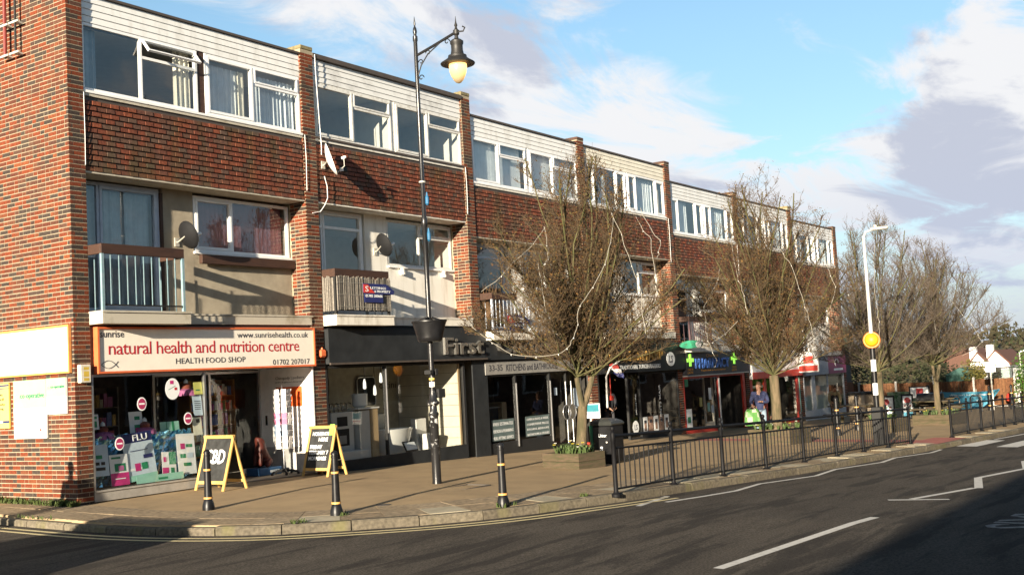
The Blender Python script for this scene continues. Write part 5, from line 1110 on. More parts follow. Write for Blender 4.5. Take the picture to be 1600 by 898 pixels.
mb = MB(); yy, zz = .90, 1.24; mb.prism([(-.045, yy+.05, zz), (-.045, yy+.0, zz-.03), (-.045, yy+.0, zz-.01), (-.045, yy-.06, zz-.01), (-.045, yy-.06, zz+.01), (-.045, yy, zz+.01), (-.045, yy, zz+.03)][::-1], (.002, 0, 0)); part('arrow', mb, M_red, bt)
# balcony screening and estate agents' boards
t = thing('reed_screen', 'grey reed screening tied round the second balcony rail', 'screen', (5.85, -.34, 3.2)); mb = MB()
M_reed = piecemat('reed', [(0, (.22, .195, .165)), (.3, (.11, .10, .085)), (.55, (.31, .28, .24)), (.8, (.05, .045, .04)), (1, (.22, .195, .165))], nscale=40)
x = 5.86
while x < 7.52: w = rnd.uniform(.008, .02); mb.box(x, x+w, -.385-rnd.uniform(0, .012), -.372, 3.22+rnd.uniform(0, .03), 3.95-rnd.uniform(0, .06)); x += w+rnd.uniform(.001, .02)
y = -.30
while y < .3: w = rnd.uniform(.010, .02); mb.box(5.835, 5.848, y, y+w, 3.22, 3.95-rnd.uniform(0, .06)); y += w+rnd.uniform(.001, .010)
part('reeds', mb, M_reed, t, kind='stuff'); mb = MB()
for z in (3.3, 3.55, 3.8): mb.tube([(5.86, -.398, z), (7.52, -.398, z)], .004, 4)
part('tie_wire', mb, M_galv, t)
def agent_board(label, x, z, y):
    t = thing('agent_board', label, 'sign board', (x, y, z), 'estate agents boards tied to balconies'); w, h = .98, .22
    mb = MB(); mb.prism([(x, y, z+h+.12), (x, y, z+.14), (x+w, y, z+.12), (x+w+.02, y, z+.20), (x+.75*w, y, z+h+.12)], (0, .012, 0)); part('arrow_panel', mb, M_navy, t)
    mb = MB(); mb.box(x+.03, x+.62, y+.001, y+.012, z-.06, z+.13); part('phone_panel', mb, M_navy, t)
    mb = MB(); mb.prism([(x+.002, y-.003, z+h+.10), (x+.002, y-.003, z+.145), (x+.36, y-.003, z+.14), (x+.14, y-.003, z+h+.10)], (0, .0025, 0)); part('red_corner', mb, M_red, t)
    txt(t, 'S', M_paper, (x+.06, y-.004, z+.165), w=.10, h=.12); txt(t, 'LETTINGS', M_paper, (x+.22, y-.002, z+.225), w=.5, h=.05); txt(t, '& PROPERTY', M_paper, (x+.34, y-.002, z+.155), w=.52, h=.05); txt(t, '01702 200666', M_paper, (x+.06, y-.001, z+.05), w=.54, h=.06)
    return t
agent_board('navy and red agents board tied to the reed screen of the second balcony', 6.62, 3.46, -.42)
agent_board('navy and red agents board at the foot of the third balcony', 11.90, 2.86, -.42)
t = thing('balcony_plant', 'dry shrub in a dark pot on the third balcony', 'plant', (11.6, .1, 2.8)); mb = MB(); mb.lathe([(.14, 0), (.2, .35), (.21, .36)], (11.75, .05, 2.80), 12); part('pot', mb, M_blackm, t); mb = MB()
for k in range(60): a_ = rnd.uniform(0, 6.28); l = rnd.uniform(.5, 1.1); d = Vector((math.cos(a_)*.5, math.sin(a_)*.3, 1)).normalized(); c = Vector((11.75, .05, 3.1)); mb.tube([c, c+d*l*.6, c+d*l+Vector((rnd.uniform(-.15, .15), 0, -.05))], [.007, .005, .002], 3)
part('stems', mb, pmat('dry_stem', (.14, .08, .04), .8), t)
# ================================================================ street furniture
# bollards
def make_bollard(label):
    t = thing('bollard', label, 'bollard', (0, 0, 0), 'black bollards with gold bands')
    mb = MB(); mb.lathe([(.092, -.05), (.092, .03), (.088, .07), (.074, .12), (.064, .155), (.060, .16), (.056, .30), (.050, .60), (.047, .80), (.052, .805), (.052, .825), (.046, .83), (.045, .845), (.054, .85), (.054, .865), (.038, .89), (.015, .905), (.004, .907)], n=24); part('body', mb, M_black, t, smooth=True)
    for z, r_ in ((.165, .062), (.585, .053)): mb = MB(); mb.lathe([(r_-.004, z-.002), (r_+.005, z), (r_+.005, z+.026), (r_-.004, z+.028)], n=24); part('gold_band', mb, M_gold, t, smooth=True)
    return t
B0 = make_bollard('bollard standing in front of the CBD chalkboard')
BL = [((.39, -2.67), None), ((.56, -5.13), 'bollard in front of the homeopath chalkboard, middle of the three by the kerb'), ((2.1, -6.9), 'bollard on the kerb in front of the kitchens entrance'), ((21.96, -5.14), 'bollard behind the railing by the man in the black waistcoat'), ((25.26, -4.7), 'bollard behind the railing beside the red circle menu board'), ((44.0, -4.9), 'far bollard at the right end of the blue banner'), ((45.3, -5.6), 'far bollard behind the second railing near the red bag')]
for (x, y), lab in BL:
    if lab is None: B0.location = (x, y, gz(x, y)); o = B0
    else: o = dup(B0, (x, y, gz(x, y)), 0, lab)
    if x > 20: o.scale = (1.2, 1.2, 1.25)
# guard railings
M_railb = pmat('railing_black', (.007, .007, .008), .55, var=.3, spec=.12)
def railing(label, posts, loc_label=None):
    x, y = posts[0]; t = thing('guard_railing', label, 'railing', (x, y, gz(x, y)), 'black guard railings along the kerb'); org = Vector(ORG[t.name])
    global PME, BME
    mb = MB(); mb.lathe([(.075, -.03), (.075, .012), (.045, .03), (.036, .05), (.034, .80), (.040, .81), (.040, .93), (.030, .945), (.018, .955), (.034, .985), (.036, 1.0), (.028, 1.025), (.004, 1.04)], n=14); PME = mesh_of('post', mb, M_railb, smooth=True)
    mb = MB(); mb.tube([(0, 0, .09), (0, 0, .70)], .0105, 6, cap=False); BME = mesh_of('bar', mb, M_railb, smooth=True)
    for (px, py) in posts:
        o = link('post', PME, t, tuple(org)); o.location = Vector((px, py, gz(px, py)))-org
    for (a, b) in zip(posts, posts[1:]):
        A = Vector((*a, gz(*a))); B = Vector((*b, gz(*b))); d = (B-A); L_ = d.length; dn = d.normalized()
        for z, r_ in ((.885, .026), (.70, .016), (.09, .016)):
            mb = MB(); mb.tube([A+dn*.03+Vector((0, 0, z)), B-dn*.03+Vector((0, 0, z))], r_, 8); part('rail', mb, M_railb, t, smooth=True)
        k = max(5, int(L_/.15))
        for i in range(1, k):
            p = A+d*i/k; o = link('bar', BME, t, tuple(org)); o.location = p-org
    return t
railing('long black guard railing on the near side of the crossing', [(3.95, -7.70), (5.76, -7.77), (7.55, -7.86), (9.25, -7.98), (11.15, -8.03), (13.0, -8.08), (14.65, -8.15), (16.33, -8.22), (17.77, -8.36)])
railing('shorter black guard railing beyond the crossing at the right edge', [(21.25, -8.53), (23.35, -8.50), (25.0, -8.52), (26.5, -8.56), (28.1, -8.56), (29.6, -8.6), (31.3, -8.55), (33.0, -8.6)])
# heritage lamp post
def lamp():
    x, y = 4.62, -3.72; z0 = gz(x, y); t = thing('lamp_post', 'tall black heritage lamp post with scrolled bracket and glowing glass lantern', 'street lamp', (x, y, z0)); c = Vector((x, y, z0))
    M_post = pmat('flaking_black_paint', (.014, .014, .015), .28, spec=.5, bump=.1)
    nt = M_post.node_tree; b = nt.nodes['Principled BSDF']; N = nt.nodes.new; L = nt.links.new; old = b.inputs['Base Color'].links[0].from_socket
    g = N('ShaderNodeNewGeometry'); n = N('ShaderNodeTexNoise'); n.inputs['Scale'].default_value = 13; n.inputs['Detail'].default_value = 5; L(g.outputs['Position'], n.inputs['Vector']); s = N('ShaderNodeSeparateXYZ'); L(g.outputs['Position'], s.inputs[0])
    r = N('ShaderNodeMapRange'); L(n.outputs[0], r.inputs[0]); r.inputs[1].default_value = .60; r.inputs[2].default_value = .63
    zr = N('ShaderNodeMapRange'); L(s.outputs[2], zr.inputs[0]); zr.inputs[1].default_value = 1.95; zr.inputs[2].default_value = 1.75; zr2 = N('ShaderNodeMapRange'); L(s.outputs[2], zr2.inputs[0]); zr2.inputs[1].default_value = .35; zr2.inputs[2].default_value = .8
    m1 = N('ShaderNodeMath'); m1.operation = 'MULTIPLY'; L(zr.outputs[0], m1.inputs[0]); L(zr2.outputs[0], m1.inputs[1]); m2 = N('ShaderNodeMath'); m2.operation = 'MULTIPLY'; L(m1.outputs[0], m2.inputs[0]); L(r.outputs[0], m2.inputs[1])
    mx = N('ShaderNodeMix'); mx.data_type = 'RGBA'; L(m2.outputs[0], mx.inputs['Factor']); L(old, mx.inputs[6]); mx.inputs[7].default_value = (.42, .42, .42, 1); L(mx.outputs[2], b.inputs['Base Color'])
    mb = MB(); mb.lathe([(.088, -.05), (.086, .0), (.080, .05), (.078, 1.18), (.092, 1.20), (.092, 1.23), (.07, 1.26), (.062, 1.36), (.112, 1.40), (.112, 1.43), (.075, 1.47), (.058, 1.58), (.048, 1.64)], c, 24); part('base_column', mb, M_post, t, smooth=True)
    mb = MB(); mb.lathe([(.048, 1.62), (.044, 3.5), (.044, 4.55), (.056, 4.57), (.056, 4.72), (.040, 4.75), (.036, 7.95), (.045, 7.97), (.045, 8.05), (.025, 8.07), (.04, 8.14), (.03, 8.2), (.012, 8.24), (.02, 8.28), (.003, 8.42)], c, 18); part('shaft', mb, M_post, t, smooth=True)
    d = Vector((.12, -.99, 0)).normalized()
    P = lambda r_, z: c+d*r_+Vector((0, 0, z))
    arm = MB(); arm.tube([P(.03, 7.70), P(.35, 7.80), P(.86, 7.97)], .026, 8); part('bracket_arm', arm, M_post, t, smooth=True)
    sc = MB(); sc.tube([P(.03, 7.33), P(.10, 7.50), P(.25, 7.68), P(.45, 7.80), P(.58, 7.88)], .013, 6)
    def spiral(r0_, z0_, R0, dirn):
        pts = []
        for k in range(12): a_ = k*.55; rr = R0*(1-k/14); pts.append(P(r0_+rr*math.cos(a_)*dirn, z0_+rr*math.sin(a_)))
        sc.tube(pts, .010, 5)
    spiral(.09, 7.27, .06, 1); spiral(.10, 7.56, .055, -1); spiral(.26, 7.70, .055, -1); spiral(.66, 7.83, .06, 1); part('scroll', sc, M_post, t, smooth=True)
    h = P(.86, 0)+Vector((0, 0, 7.40)); M_shade = pmat('lantern_shade', (.018, .017, .016), .5)
    mb = MB(); mb.lathe([(.30, -.02), (.31, .0), (.30, .01), (.22, .06), (.17, .10), (.165, .14), (.12, .16), (.105, .24), (.105, .33), (.12, .36), (.12, .40), (.08, .43), (.04, .45), (.03, .50), (.055, .53), (.055, .60), (.03, .62), (.018, .66), (.03, .69), (.012, .75), (.003, .86)], h, 28); part('lantern_head', mb, M_shade, t, smooth=True)
    mb = MB(); mb.tube([h+Vector((0, -.03, .57)), h+Vector((.02, -.14, .56)), h+Vector((.02, -.18, .62)), h+Vector((.02, -.13, .65))], .014, 6); part('hook', mb, M_shade, t)
    # globe: acorn of glass, lit from within
    m, nt, b = nodes_of('lit_globe'); N = nt.nodes.new; L = nt.links.new; s = N('ShaderNodeNewGeometry'); sx = N('ShaderNodeSeparateXYZ'); L(s.outputs['Position'], sx.inputs[0])
    r = N('ShaderNodeMapRange'); L(sx.outputs[2], r.inputs[0]); r.inputs[1].default_value = h.z-.36; r.inputs[2].default_value = h.z-.05; r.inputs[3].default_value = .05; r.inputs[4].default_value = 1.0
    b.inputs['Base Color'].default_value = (.16, .14, .11, 1); b.inputs['Roughness'].default_value = .25; b.inputs['Emission Color'].default_value = (1, .56, .17, 1); L(r.outputs[0], b.inputs['Emission Strength'])
    mb = MB(); mb.lathe([(.155, -.005), (.16, -.06), (.155, -.14), (.13, -.22), (.09, -.30), (.045, -.35), (.005, -.365)][::-1], h, 24); part('glass_globe', mb, m, t, smooth=True)
    mb = MB(); mb.bbox(x+.06, x+.26, y-.09, y+.0, z0+1.50, z0+1.66, .01); mb.box(x+.03, x+.061, y-.06, y-.02, z0+1.55, z0+1.60); part('control_box', mb, M_blackm, t)
    mb = MB(); mb.bbox(x-.13, x-.035, y-.07, y+.07, z0+1.92, z0+2.0, .01); mb.bbox(x+.04, x+.12, y-.06, y+.06, z0+1.90, z0+2.02, .01); part('clamp_box', mb, M_blackm, t)
    mb = MB(); mb.lathe([(.051, 0), (.056, .01), (.056, .03), (.051, .04)], c+Vector((0, 0, 1.82)), 14); part('yellow_tie', mb, pmat('tie_yellow', (.55, .38, .10), .6), t); mb = MB(); mb.lathe([(.052, 0), (.053, .01), (.053, .08), (.052, .09)], c+Vector((0, 0, 1.70)), 14); part('pale_tape', mb, M_signcream, t)
    for z in (4.95, 4.30):
        mb = MB(); mb.lathe([(.012, 0), (.035, .03), (.035, .14), (.02, .18), (.012, .24)], c+Vector((.05, -.05, z)), 10); part('blue_connector', mb, pmat('connector_blue', (.02, .11, .22), .5), t)
    mb = MB(); mb.lathe([(.06, 0), (.062, .015), (.06, .03)], c+Vector((0, 0, 5.36)), 12); part('strap', mb, M_galv, t)
    p = thing('hanging_planter', 'empty black conical planter clamped round the lamp post', 'planter', (x, y, z0+2.5)); mb = MB(); mb.lathe([(.05, 2.50), (.20, 2.50), (.225, 2.53), (.235, 2.58), (.235, 2.60), (.305, 2.84), (.318, 2.85), (.318, 2.875), (.295, 2.875), (.22, 2.62), (.05, 2.62)], c, 28); part('bowl', mb, M_black, p, smooth=True)
    mb = MB()
    for k in range(4): a_ = k*1.57+.3; mb.tube([c+Vector((.3*math.cos(a_), .3*math.sin(a_), 2.84)), c+Vector((.06*math.cos(a_), .06*math.sin(a_), 2.93))], .02, 6)
    part('bracket', mb, M_black, p)
lamp()
# chalkboard A-frames; boards face -x
def aframe(label, x, y0, y1, h, words, dx=.56, pcol=M_wood, extra=None):
    yc = (y0+y1)/2; z = gz(x, yc); t = thing('pavement_sign', label, 'pavement sign', (x, yc, z), 'chalkboards outside the health shop')
    top = Vector((x+dx/2, 0, z+h))
    for sgn, xb in ((-1, x), (1, x+dx)):
        bot = Vector((xb, 0, z)); V = (top-bot); V.x -= sgn*.012; Ln = V.length; V.normalize(); Nn = Vector((V.z*sgn, 0, -V.x*sgn)); U = Vector((0, -1, 0)) if sgn < 0 else Vector((0, 1, 0))
        Nn = U.cross(V); o = Vector((bot.x, y1 if sgn < 0 else y0, z)); w = y1-y0; s = .055
        fr = MB(); fr.obox(o, U*s, V*Ln, -Nn*.022); fr.obox(o+U*(w-s), U*s, V*Ln, -Nn*.022); fr.obox(o+U*s+V*.12, U*(w-2*s), V*s, -Nn*.021); fr.obox(o+U*s+V*(Ln-s), U*(w-2*s), V*s, -Nn*.021); part('frame', fr, pcol, t)
        bd = MB(); bd.obox(o+U*s+V*(.12+s)-Nn*.006, U*(w-2*s), V*(Ln-2*s-.12), -Nn*.008); part('board', bd, M_slate, t)
        if sgn < 0:
            for (s_, bx_, bz, bw, bh, m) in words: txt(t, s_, m, o+U*bx_*w+V*bz*Ln-Nn*.006, w=bw*w, h=bh*Ln, U=U, V=V, ext=.003, bold=.02)
            if extra: mb = MB(); mb.obox(o+U*(w-.16)+V*(Ln-.2)+Nn*.002, U*.12, V*.22, Nn*.008); part('green_flyer', mb, pmat('flyer_green', (.25, .55, .08), .5), t)
    mb = MB()
    for y in (y0+.03, y1-.03): mb.tube([(x+.10, y, z+.3), (x+dx-.10, y, z+.3)], .004, 4)
    part('chain', mb, M_galv, t)
aframe('yellow framed chalkboard reading CBD in fat white letters', 2.22, -.92, -.16, .95, [('CBD', .16, .48, .66, .26, M_paper)])
aframe('yellow framed chalkboard with white chalk lines about a homeopath', 5.02, -.72, .0, .98, [('HOMEPATH', .16, .80, .66, .075, M_paper), ('HERE', .42, .69, .34, .075, M_paper), ('FRIDAY', .14, .545, .45, .075, M_paper), ('FEBRUARY 7', .14, .435, .7, .075, M_paper), ('MORNINGS', .14, .32, .66, .075, M_paper)], extra=True)
# raised bed with the first tree, and its flowers
M_leafblade = pmat('narcissus_leaf', (.045, .08, .02), .6, c2=(.08, .11, .04), scale=12); M_yel = pmat('yellow_flower', (.30, .24, .015), .6); M_whf = pmat('white_flower', (.35, .35, .30), .6)
def raised_bed(label, F, U, V, w, d, h, seed, z=None, hi=True):
    U = Vector(U).normalized(); V = Vector((-U.y, U.x, 0)); F = Vector((*F, gz(*F)-.02)); c = F+U*w/2+V*d/2
    t = thing('raised_bed', label, 'planter', c, 'timber raised beds round the trees'); th = .06; hh = (h+.02)/2
    for k in range(2):
        e = .004*k; zz = Vector((0, 0, hh*k+.002*k))
        for (o, a, b) in ((F, U*w, V*th), (F+V*(d-th), U*w, V*th), (F+V*th, U*th, V*(d-2*th)), (F+V*th+U*(w-th), U*th, V*(d-2*th))):
            mb = MB(); mb.obox(o+zz+Vector((0, 0, .0)), a, b, Vector((0, 0, hh-.006))); part('sleeper', mb, M_sleeper, t)
    mb = MB(); q = F+U*th+V*th+Vector((0, 0, h-.04)); mb.obox(q, U*(w-2*th), V*(d-2*th), Vector((0, 0, -.05))); part('soil', mb, M_soil, t)
    r = random.Random(seed); pl = link('bed_plants', None); bpy.data.objects.remove(pl)
    mb = MB(); fl = MB()
    for _ in range(46 if hi else 30):
        p = F+U*r.uniform(.12, w-.12)+V*r.uniform(.1, d-.1)+Vector((0, 0, h-.03))
        for k in range(9):
            a_ = r.uniform(0, 6.28); l = r.uniform(.12, .27); dx = Vector((math.cos(a_), math.sin(a_), 0)); s_ = Vector((-dx.y, dx.x, 0))*.012; i = len(mb.v); q1 = p+dx*l*.3+Vector((0, 0, l*.7)); q2 = p+dx*l*.75+Vector((0, 0, l*.8))
            mb.v += [tuple(p-s_), tuple(p+s_), tuple(q1+s_), tuple(q1-s_), tuple(q2)]; mb.f += [(i, i+1, i+2, i+3), (i+3, i+2, i+4)]; mb.m += [0, 0]
        if r.random() < .3:
            q1 = p+Vector((r.uniform(-.06, .06), r.uniform(-.06, .06), r.uniform(.15, .28))); i = len(fl.v); m = 0 if r.random() < .6 else 1
            for k in range(5):
                a_ = k*1.2566; fl.tube([q1, q1+Vector((math.cos(a_)*.03, math.sin(a_)*.03, .01))], [.012, .008], 4, m)
    o = part('leaves', mb, M_leafblade, t, kind='stuff')
    if fl.v: part('flowers', fl, [M_yel, M_whf], t, kind='stuff')
    return t
raised_bed('low timber raised bed of daffodil leaves under the nearest tree', (8.2, -4.49), (.985, -.17, 0), None, .82, .98, .31, 1)
raised_bed('timber raised bed under the second tree behind the man with the bag', (17.1, -5.5), (.99, -.1, 0), None, 1.2, 1.2, .40, 2, hi=False)
raised_bed('timber raised bed under the third tree behind the beacon', (24.2, -6.2), (.99, -.1, 0), None, 1.2, 1.2, .40, 3, hi=False)
raised_bed('timber raised bed under the last tree beside the open plaza', (29.3, -6.6), (.99, -.1, 0), None, 1.9, 1.3, .36, 5, hi=False)
# litter bin
def bin_(x, y, label):
    z = gz(x, y); t = thing('litter_bin', label, 'bin', (x, y, z)); r_ = lambda: None
    mb = MB(); mb.bbox(x-.02, x+.50, y-.26, y+.30, z, z+.80, .03); part('body', mb, M_black, t)
    mb = MB(); mb.lathe([(.385, .80), (.40, .83), (.36, .88), (.22, .93), (.05, .955)], (x+.24, y+.02, z), 4, sq=(1, 1.06)); part('hood', mb, pmat('bin_hood', (.03, .032, .03), .35), t)
    mb = MB(); mb.bbox(x-.05, x+.53, y+.20, y+.27, z+.06, z+.82, .02); part('green_rim', mb, pmat('bin_green', (.01, .10, .05), .4), t)
    mb = MB(); mb.box(x-.026, x-.0205, y-.19, y+.14, z+.12, z+.74); dr = part('door', mb, M_black, t)
    txt(dr, 'Litter', M_paper, (x-.028, y+.06, z+.56), w=.2, h=.07, U=(0, -1, 0), ext=.002)
    mb = MB(); mb.lathe([(.05, 0), (.065, .06), (.05, .12), (.02, .14), (.03, .19), (.02, .2)], (x-.03, y+.0, z+.16), 10, sq=(.1, 1)); part('figure_emblem', mb, M_paper, dr); mb = MB(); mb.lathe([(.02, 0), (.02, .008)], (x-.022, y-.13, z+.45), 10, rot=Matrix.Rotation(R(-90), 3, 'Y')); part('lock', mb, M_galv, dr)
    mb = MB(); mb.box(x-.012, x+.4, y+.305, y+.36, z+.1, z+.45); part('red_box', mb, M_red, t)
bin_(9.75, -4.15, 'black litter bin with a white emblem and green edge behind the near raised bed')
t = thing('council_notice', 'small teal and white notice on a post above the litter bin', 'sign', (10.6, -3.4, gz(10.6, -3.4))); z = gz(10.6, -3.4); mb = MB(); mb.tube([(10.62, -3.40, z), (10.62, -3.40, z+1.2)], .018, 6); part('post', mb, M_galv, t)
mb = MB(); mb.box(10.585, 10.60, -3.66, -3.32, z+.93, z+1.25); pn = part('panel', mb, M_white, t); mb = MB(); mb.box(10.58, 10.584, -3.64, -3.34, z+1.07, z+1.23); part('teal_print', mb, pmat('teal_print', (.02, .16, .20), .5), pn); mb = MB(); mb.box(10.58, 10.584, -3.62, -3.36, z+1.0, z+1.02); part('red_print', mb, M_red, pn)
# belisha beacon with street light
M_galv2 = pmat('weathered_pole', (.42, .42, .41), .5)
def beacon():
    x, y = 17.35, -7.72; z = gz(x, y); c = Vector((x, y, z)); t = thing('belisha_beacon', 'black and white crossing pole with amber globe and tall street light on top', 'crossing beacon', (x, y, z))
    mb = MB(); mb.bbox(x-.13, x+.13, y-.12, y+.12, z, z+.95, .015); part('control_cabinet', mb, M_blackm, t)
    for k in range(5):
        z0 = .95+k*.295; mb = MB(); mb.lathe([(.066, z0+.001), (.066, z0+.293)], c, 14); part('painted_band', mb, M_black if k % 2 == 0 else M_white, t, smooth=True)
    mb = MB(); mb.lathe([(.16, 2.43), (.16, 2.46), (.20, 2.50), (.205, 2.62), (.20, 2.72), (.16, 2.76)], c, 20); mb.v = mb.v; 
    gl = MB(); prof = [(.165*math.sin(math.pi*k/12)+.002, 2.62-.165*math.cos(math.pi*k/12)) for k in range(13)]; gl.lathe(prof, c, 20); part('amber_globe', gl, emat('amber_glow', (.85, .30, .01), .16), t, smooth=True)
    ring = MB(); d = (CAM-c); d.z = 0; d.normalize(); s_ = Vector((-d.y, d.x, 0)); ring.tube([c+Vector((0, 0, 2.62))-d*.02+s_*.185*math.cos(2*math.pi*k/24)+Vector((0, 0, .185*math.sin(2*math.pi*k/24))) for k in range(25)], .028, 8); part('orange_rim', ring, pmat('orange_rim', (.62, .17, .02), .5), t, smooth=True)
    mb = MB(); mb.lathe([(.05, 2.79), (.045, 3.5), (.034, 5.25)], c, 12); part('upper_pole', mb, M_galv2, t, smooth=True)
    mb = MB(); mb.tube([c+Vector((0, 0, 5.22)), c+Vector((.0, -.06, 5.34)), c+Vector((.03, -.25, 5.40))], .03, 8); part('arm', mb, M_galv2, t); mb = MB(); mb.bbox(x-.02, x+.1, y-.62, y-.18, z+5.37, z+5.44, .02); mb.lathe([(.04, 5.44), (.04, 5.5)], c+Vector((.04, -.3, 0)), 8); part('light_head', mb, M_galv, t)
beacon()

# ================================================================ trees
M_bark = pmat('mossy_bark', (.125, .092, .055), .95, c2=(.055, .048, .024), scale=9, bump=1., bscale=26, stretch=(1, 1, .22), ramp=(.38, .60))
M_limb = pmat('olive_limb_bark', (.085, .072, .032), .9, c2=(.060, .062, .020), scale=3, ramp=(.4, .6))
M_twig = pmat('brown_twig', (.064, .042, .022), .85, c2=(.092, .062, .032), scale=2)
M_twig2 = pmat('grey_brown_twig', (.080, .062, .046), .85, c2=(.115, .090, .068), scale=2)
M_dryleaf = piecemat('dry_leaf', [(0, (.115, .058, .018)), (.4, (.075, .038, .015)), (.7, (.15, .084, .026)), (.9, (.090, .076, .020)), (1, (.115, .058, .018))], nscale=20, bump=0)
def seg_mesh(name, segs, mats, org, sides=3, midx=None):
    """many tapered prisms at once"""
    S = np.array(segs, dtype=np.float64); p0, p1, ra, rb = S[:, 0:3], S[:, 3:6], S[:, 6], S[:, 7]
    d = p1-p0; d /= np.maximum(np.linalg.norm(d, axis=1, keepdims=True), 1e-9)
    ref = np.where(np.abs(d[:, 2:3]) < .9, np.array([[0, 0, 1.]]), np.array([[1., 0, 0]])); a = np.cross(d, ref); a /= np.linalg.norm(a, axis=1, keepdims=True); b = np.cross(d, a)
    n = len(S); V = np.empty((n, 2*sides, 3))
    for k in range(sides):
        th = 2*math.pi*k/sides; o = a*math.cos(th)+b*math.sin(th)
        V[:, k] = p0+o*ra[:, None]; V[:, sides+k] = p1+o*rb[:, None]
    V = V.reshape(-1, 3)-np.array(org)
    base = np.arange(n)[:, None]*2*sides; fs = []
    for k in range(sides):
        k2 = (k+1) % sides; fs.append(np.concatenate([base+k, base+k2, base+sides+k2, base+sides+k], 1))
    F = np.stack(fs, 1).reshape(-1, 4)
    me = bpy.data.meshes.new(name); me.vertices.add(len(V)); me.vertices.foreach_set('co', V.ravel()); me.loops.add(F.size); me.loops.foreach_set('vertex_index', F.ravel().astype(np.int32)); me.polygons.add(len(F)); me.polygons.foreach_set('loop_start', np.arange(0, F.size, 4, dtype=np.int32))
    try: me.polygons.foreach_set('loop_total', np.full(len(F), 4, dtype=np.int32))
    except Exception: pass
    for m in mats: me.materials.append(m)
    if midx is not None: me.polygons.foreach_set('material_index', np.repeat(np.array(midx, dtype=np.int32), sides))
    me.update(); me.validate(); return me
def tree(label, x, y, H, RX, zc, seed, fork=True, twig=None, lean=(0, 0), dens=1.0, leafn=5000, spire=1.0):
    """bare street tree: forked trunk, ascending limbs, dense twiggy crown; zc = bottom of the crown, RX its greatest radius"""
    r = random.Random(seed); z0 = gz(x, y)+.25; t = thing('street_tree', label, 'tree', (x, y, z0), 'bare street trees in raised beds'); C0 = Vector((x, y, z0)); H -= .25; zc -= .25
    def env(z):                                        # crown radius at height z
        s = (z-zc)/(H-zc)
        if s < -.05: return RX*.3
        if s < .30: return RX*(.80+.20*min(1, max(0, s+.05)/.3))
        if s < .62: return RX*(1.0-.30*((s-.30)/.32)**1.3)
        return max(.05, RX*.70*(1-((s-.62)/.38))**.75)
    tr = MB(); fk = zc-.15; rr = .105 if fork else .13
    lx, ly = lean
    top = C0+Vector((lx*fk, ly*fk, fk))
    mid = C0+Vector((lx*fk*.4+.02, ly*fk*.4, fk*.5))
    starts = []
    if fork:
        fz = fk*.74; fp = C0+Vector((lx*fz, ly*fz, fz)); tr.tube([C0-Vector((0, 0, .3)), C0, C0+Vector((lx*fz*.5+.012, ly*fz*.5, fz*.5)), fp], [rr*1.25, rr*1.15, rr, rr*.95], 12)
        for dx, dy, q in ((-.10, .04, .055), (.30, -.10, .062)):
            e = fp+Vector((dx, dy, fk-fz+.25)); tr.tube([fp-Vector((0, 0, .06)), fp+(e-fp)*.5+Vector((dx*.15, 0, 0)), e], [q*1.2, q, q*.9], 10); starts.append((e, q))
    else:
        tr.tube([C0-Vector((0, 0, .3)), C0, mid, top], [rr*1.2, rr*1.1, rr, rr*.95], 12); starts.append((top, rr*.8))
    part('trunk', tr, M_bark, t, smooth=True)
    limbs, twigs, tips = [], [], []
    def grow(p, d, L_, r0_, lvl, out, nseg):
        pts = [p]; seg = L_/nseg; rad = r0_; q = p.copy(); d = d.normalized()
        for i in range(nseg):
            w = .10 if lvl == 0 else .22; d = (d+Vector((r.gauss(0, w), r.gauss(0, w), r.gauss(0, w*.6)))).normalized()
            if lvl >= 1: d = (d+Vector((0, 0, .13))).normalized()
            q2 = q+d*seg; hr = math.hypot(q2.x-x, q2.y-y); zz = q2.z-C0.z
            if zz > H or hr > env(zz)*r.uniform(.9, 1.12): break
            nr = max(.0022, r0_*(1-.75*(i+1)/nseg)); out.append((*q, *q2, rad, nr)); rad = nr; q = q2; pts.append(q2.copy())
        return pts, d
    nl = int(42*dens)
    for k in range(nl):
        s, q0 = starts[k % len(starts)]; az = 2*math.pi*(k*.381966+r.uniform(-.06, .06)); el = R(10+76*((k+.5)/nl)**.62); d = Vector((math.cos(az)*math.cos(el), math.sin(az)*math.cos(el), math.sin(el)))
        p = s+Vector((0, 0, r.uniform(-.1, .5)*(k/nl)))
        Lm = (RX*1.25 if el < R(35) else (H-zc)*(1.0+.45*(k/nl)))*spire
        pts, _ = grow(p, d, Lm, .028-.010*(1-k/nl), 0, limbs, 13)
        if len(pts) < 3: continue
        nb = int(19*dens)
        for j in range(nb):
            u_ = .12+.86*(j+r.random())/nb; i = min(len(pts)-2, int(u_*(len(pts)-1))); b0 = pts[i].lerp(pts[i+1], r.random()); dd = (pts[i+1]-pts[i]).normalized()
            a_ = r.uniform(0, 6.28); side = Vector((math.cos(a_), math.sin(a_), r.uniform(-.25, .5))); d2 = (dd*.85+side*.72).normalized()
            p2, _ = grow(b0, d2, r.uniform(.55, 1.2)*(1-.18*u_), .011, 1, twigs, 5)
            if len(p2) < 2: continue
            nt_ = r.randint(6, 9)
            for _ in range(nt_):
                i2 = r.randrange(len(p2)-1); c0 = p2[i2].lerp(p2[i2+1], r.random()); a_ = r.uniform(0, 6.28); side = Vector((math.cos(a_), math.sin(a_), r.uniform(-.2, .7))); d3 = ((p2[i2+1]-p2[i2]).normalized()*.7+side*.8).normalized()
                p3, _ = grow(c0, d3, r.uniform(.2, .55), .0052, 2, twigs, 3)
                if len(p3) > 1:
                    tips.append(p3[-1])
                    for _ in range(2):
                        i3 = r.randrange(len(p3)-1); c1 = p3[i3].lerp(p3[i3+1], r.random()); e = c1+Vector((r.gauss(0, .07), r.gauss(0, .07), r.uniform(.0, .16))); twigs.append((*c1, *e, .0035, .002)); tips.append(e)
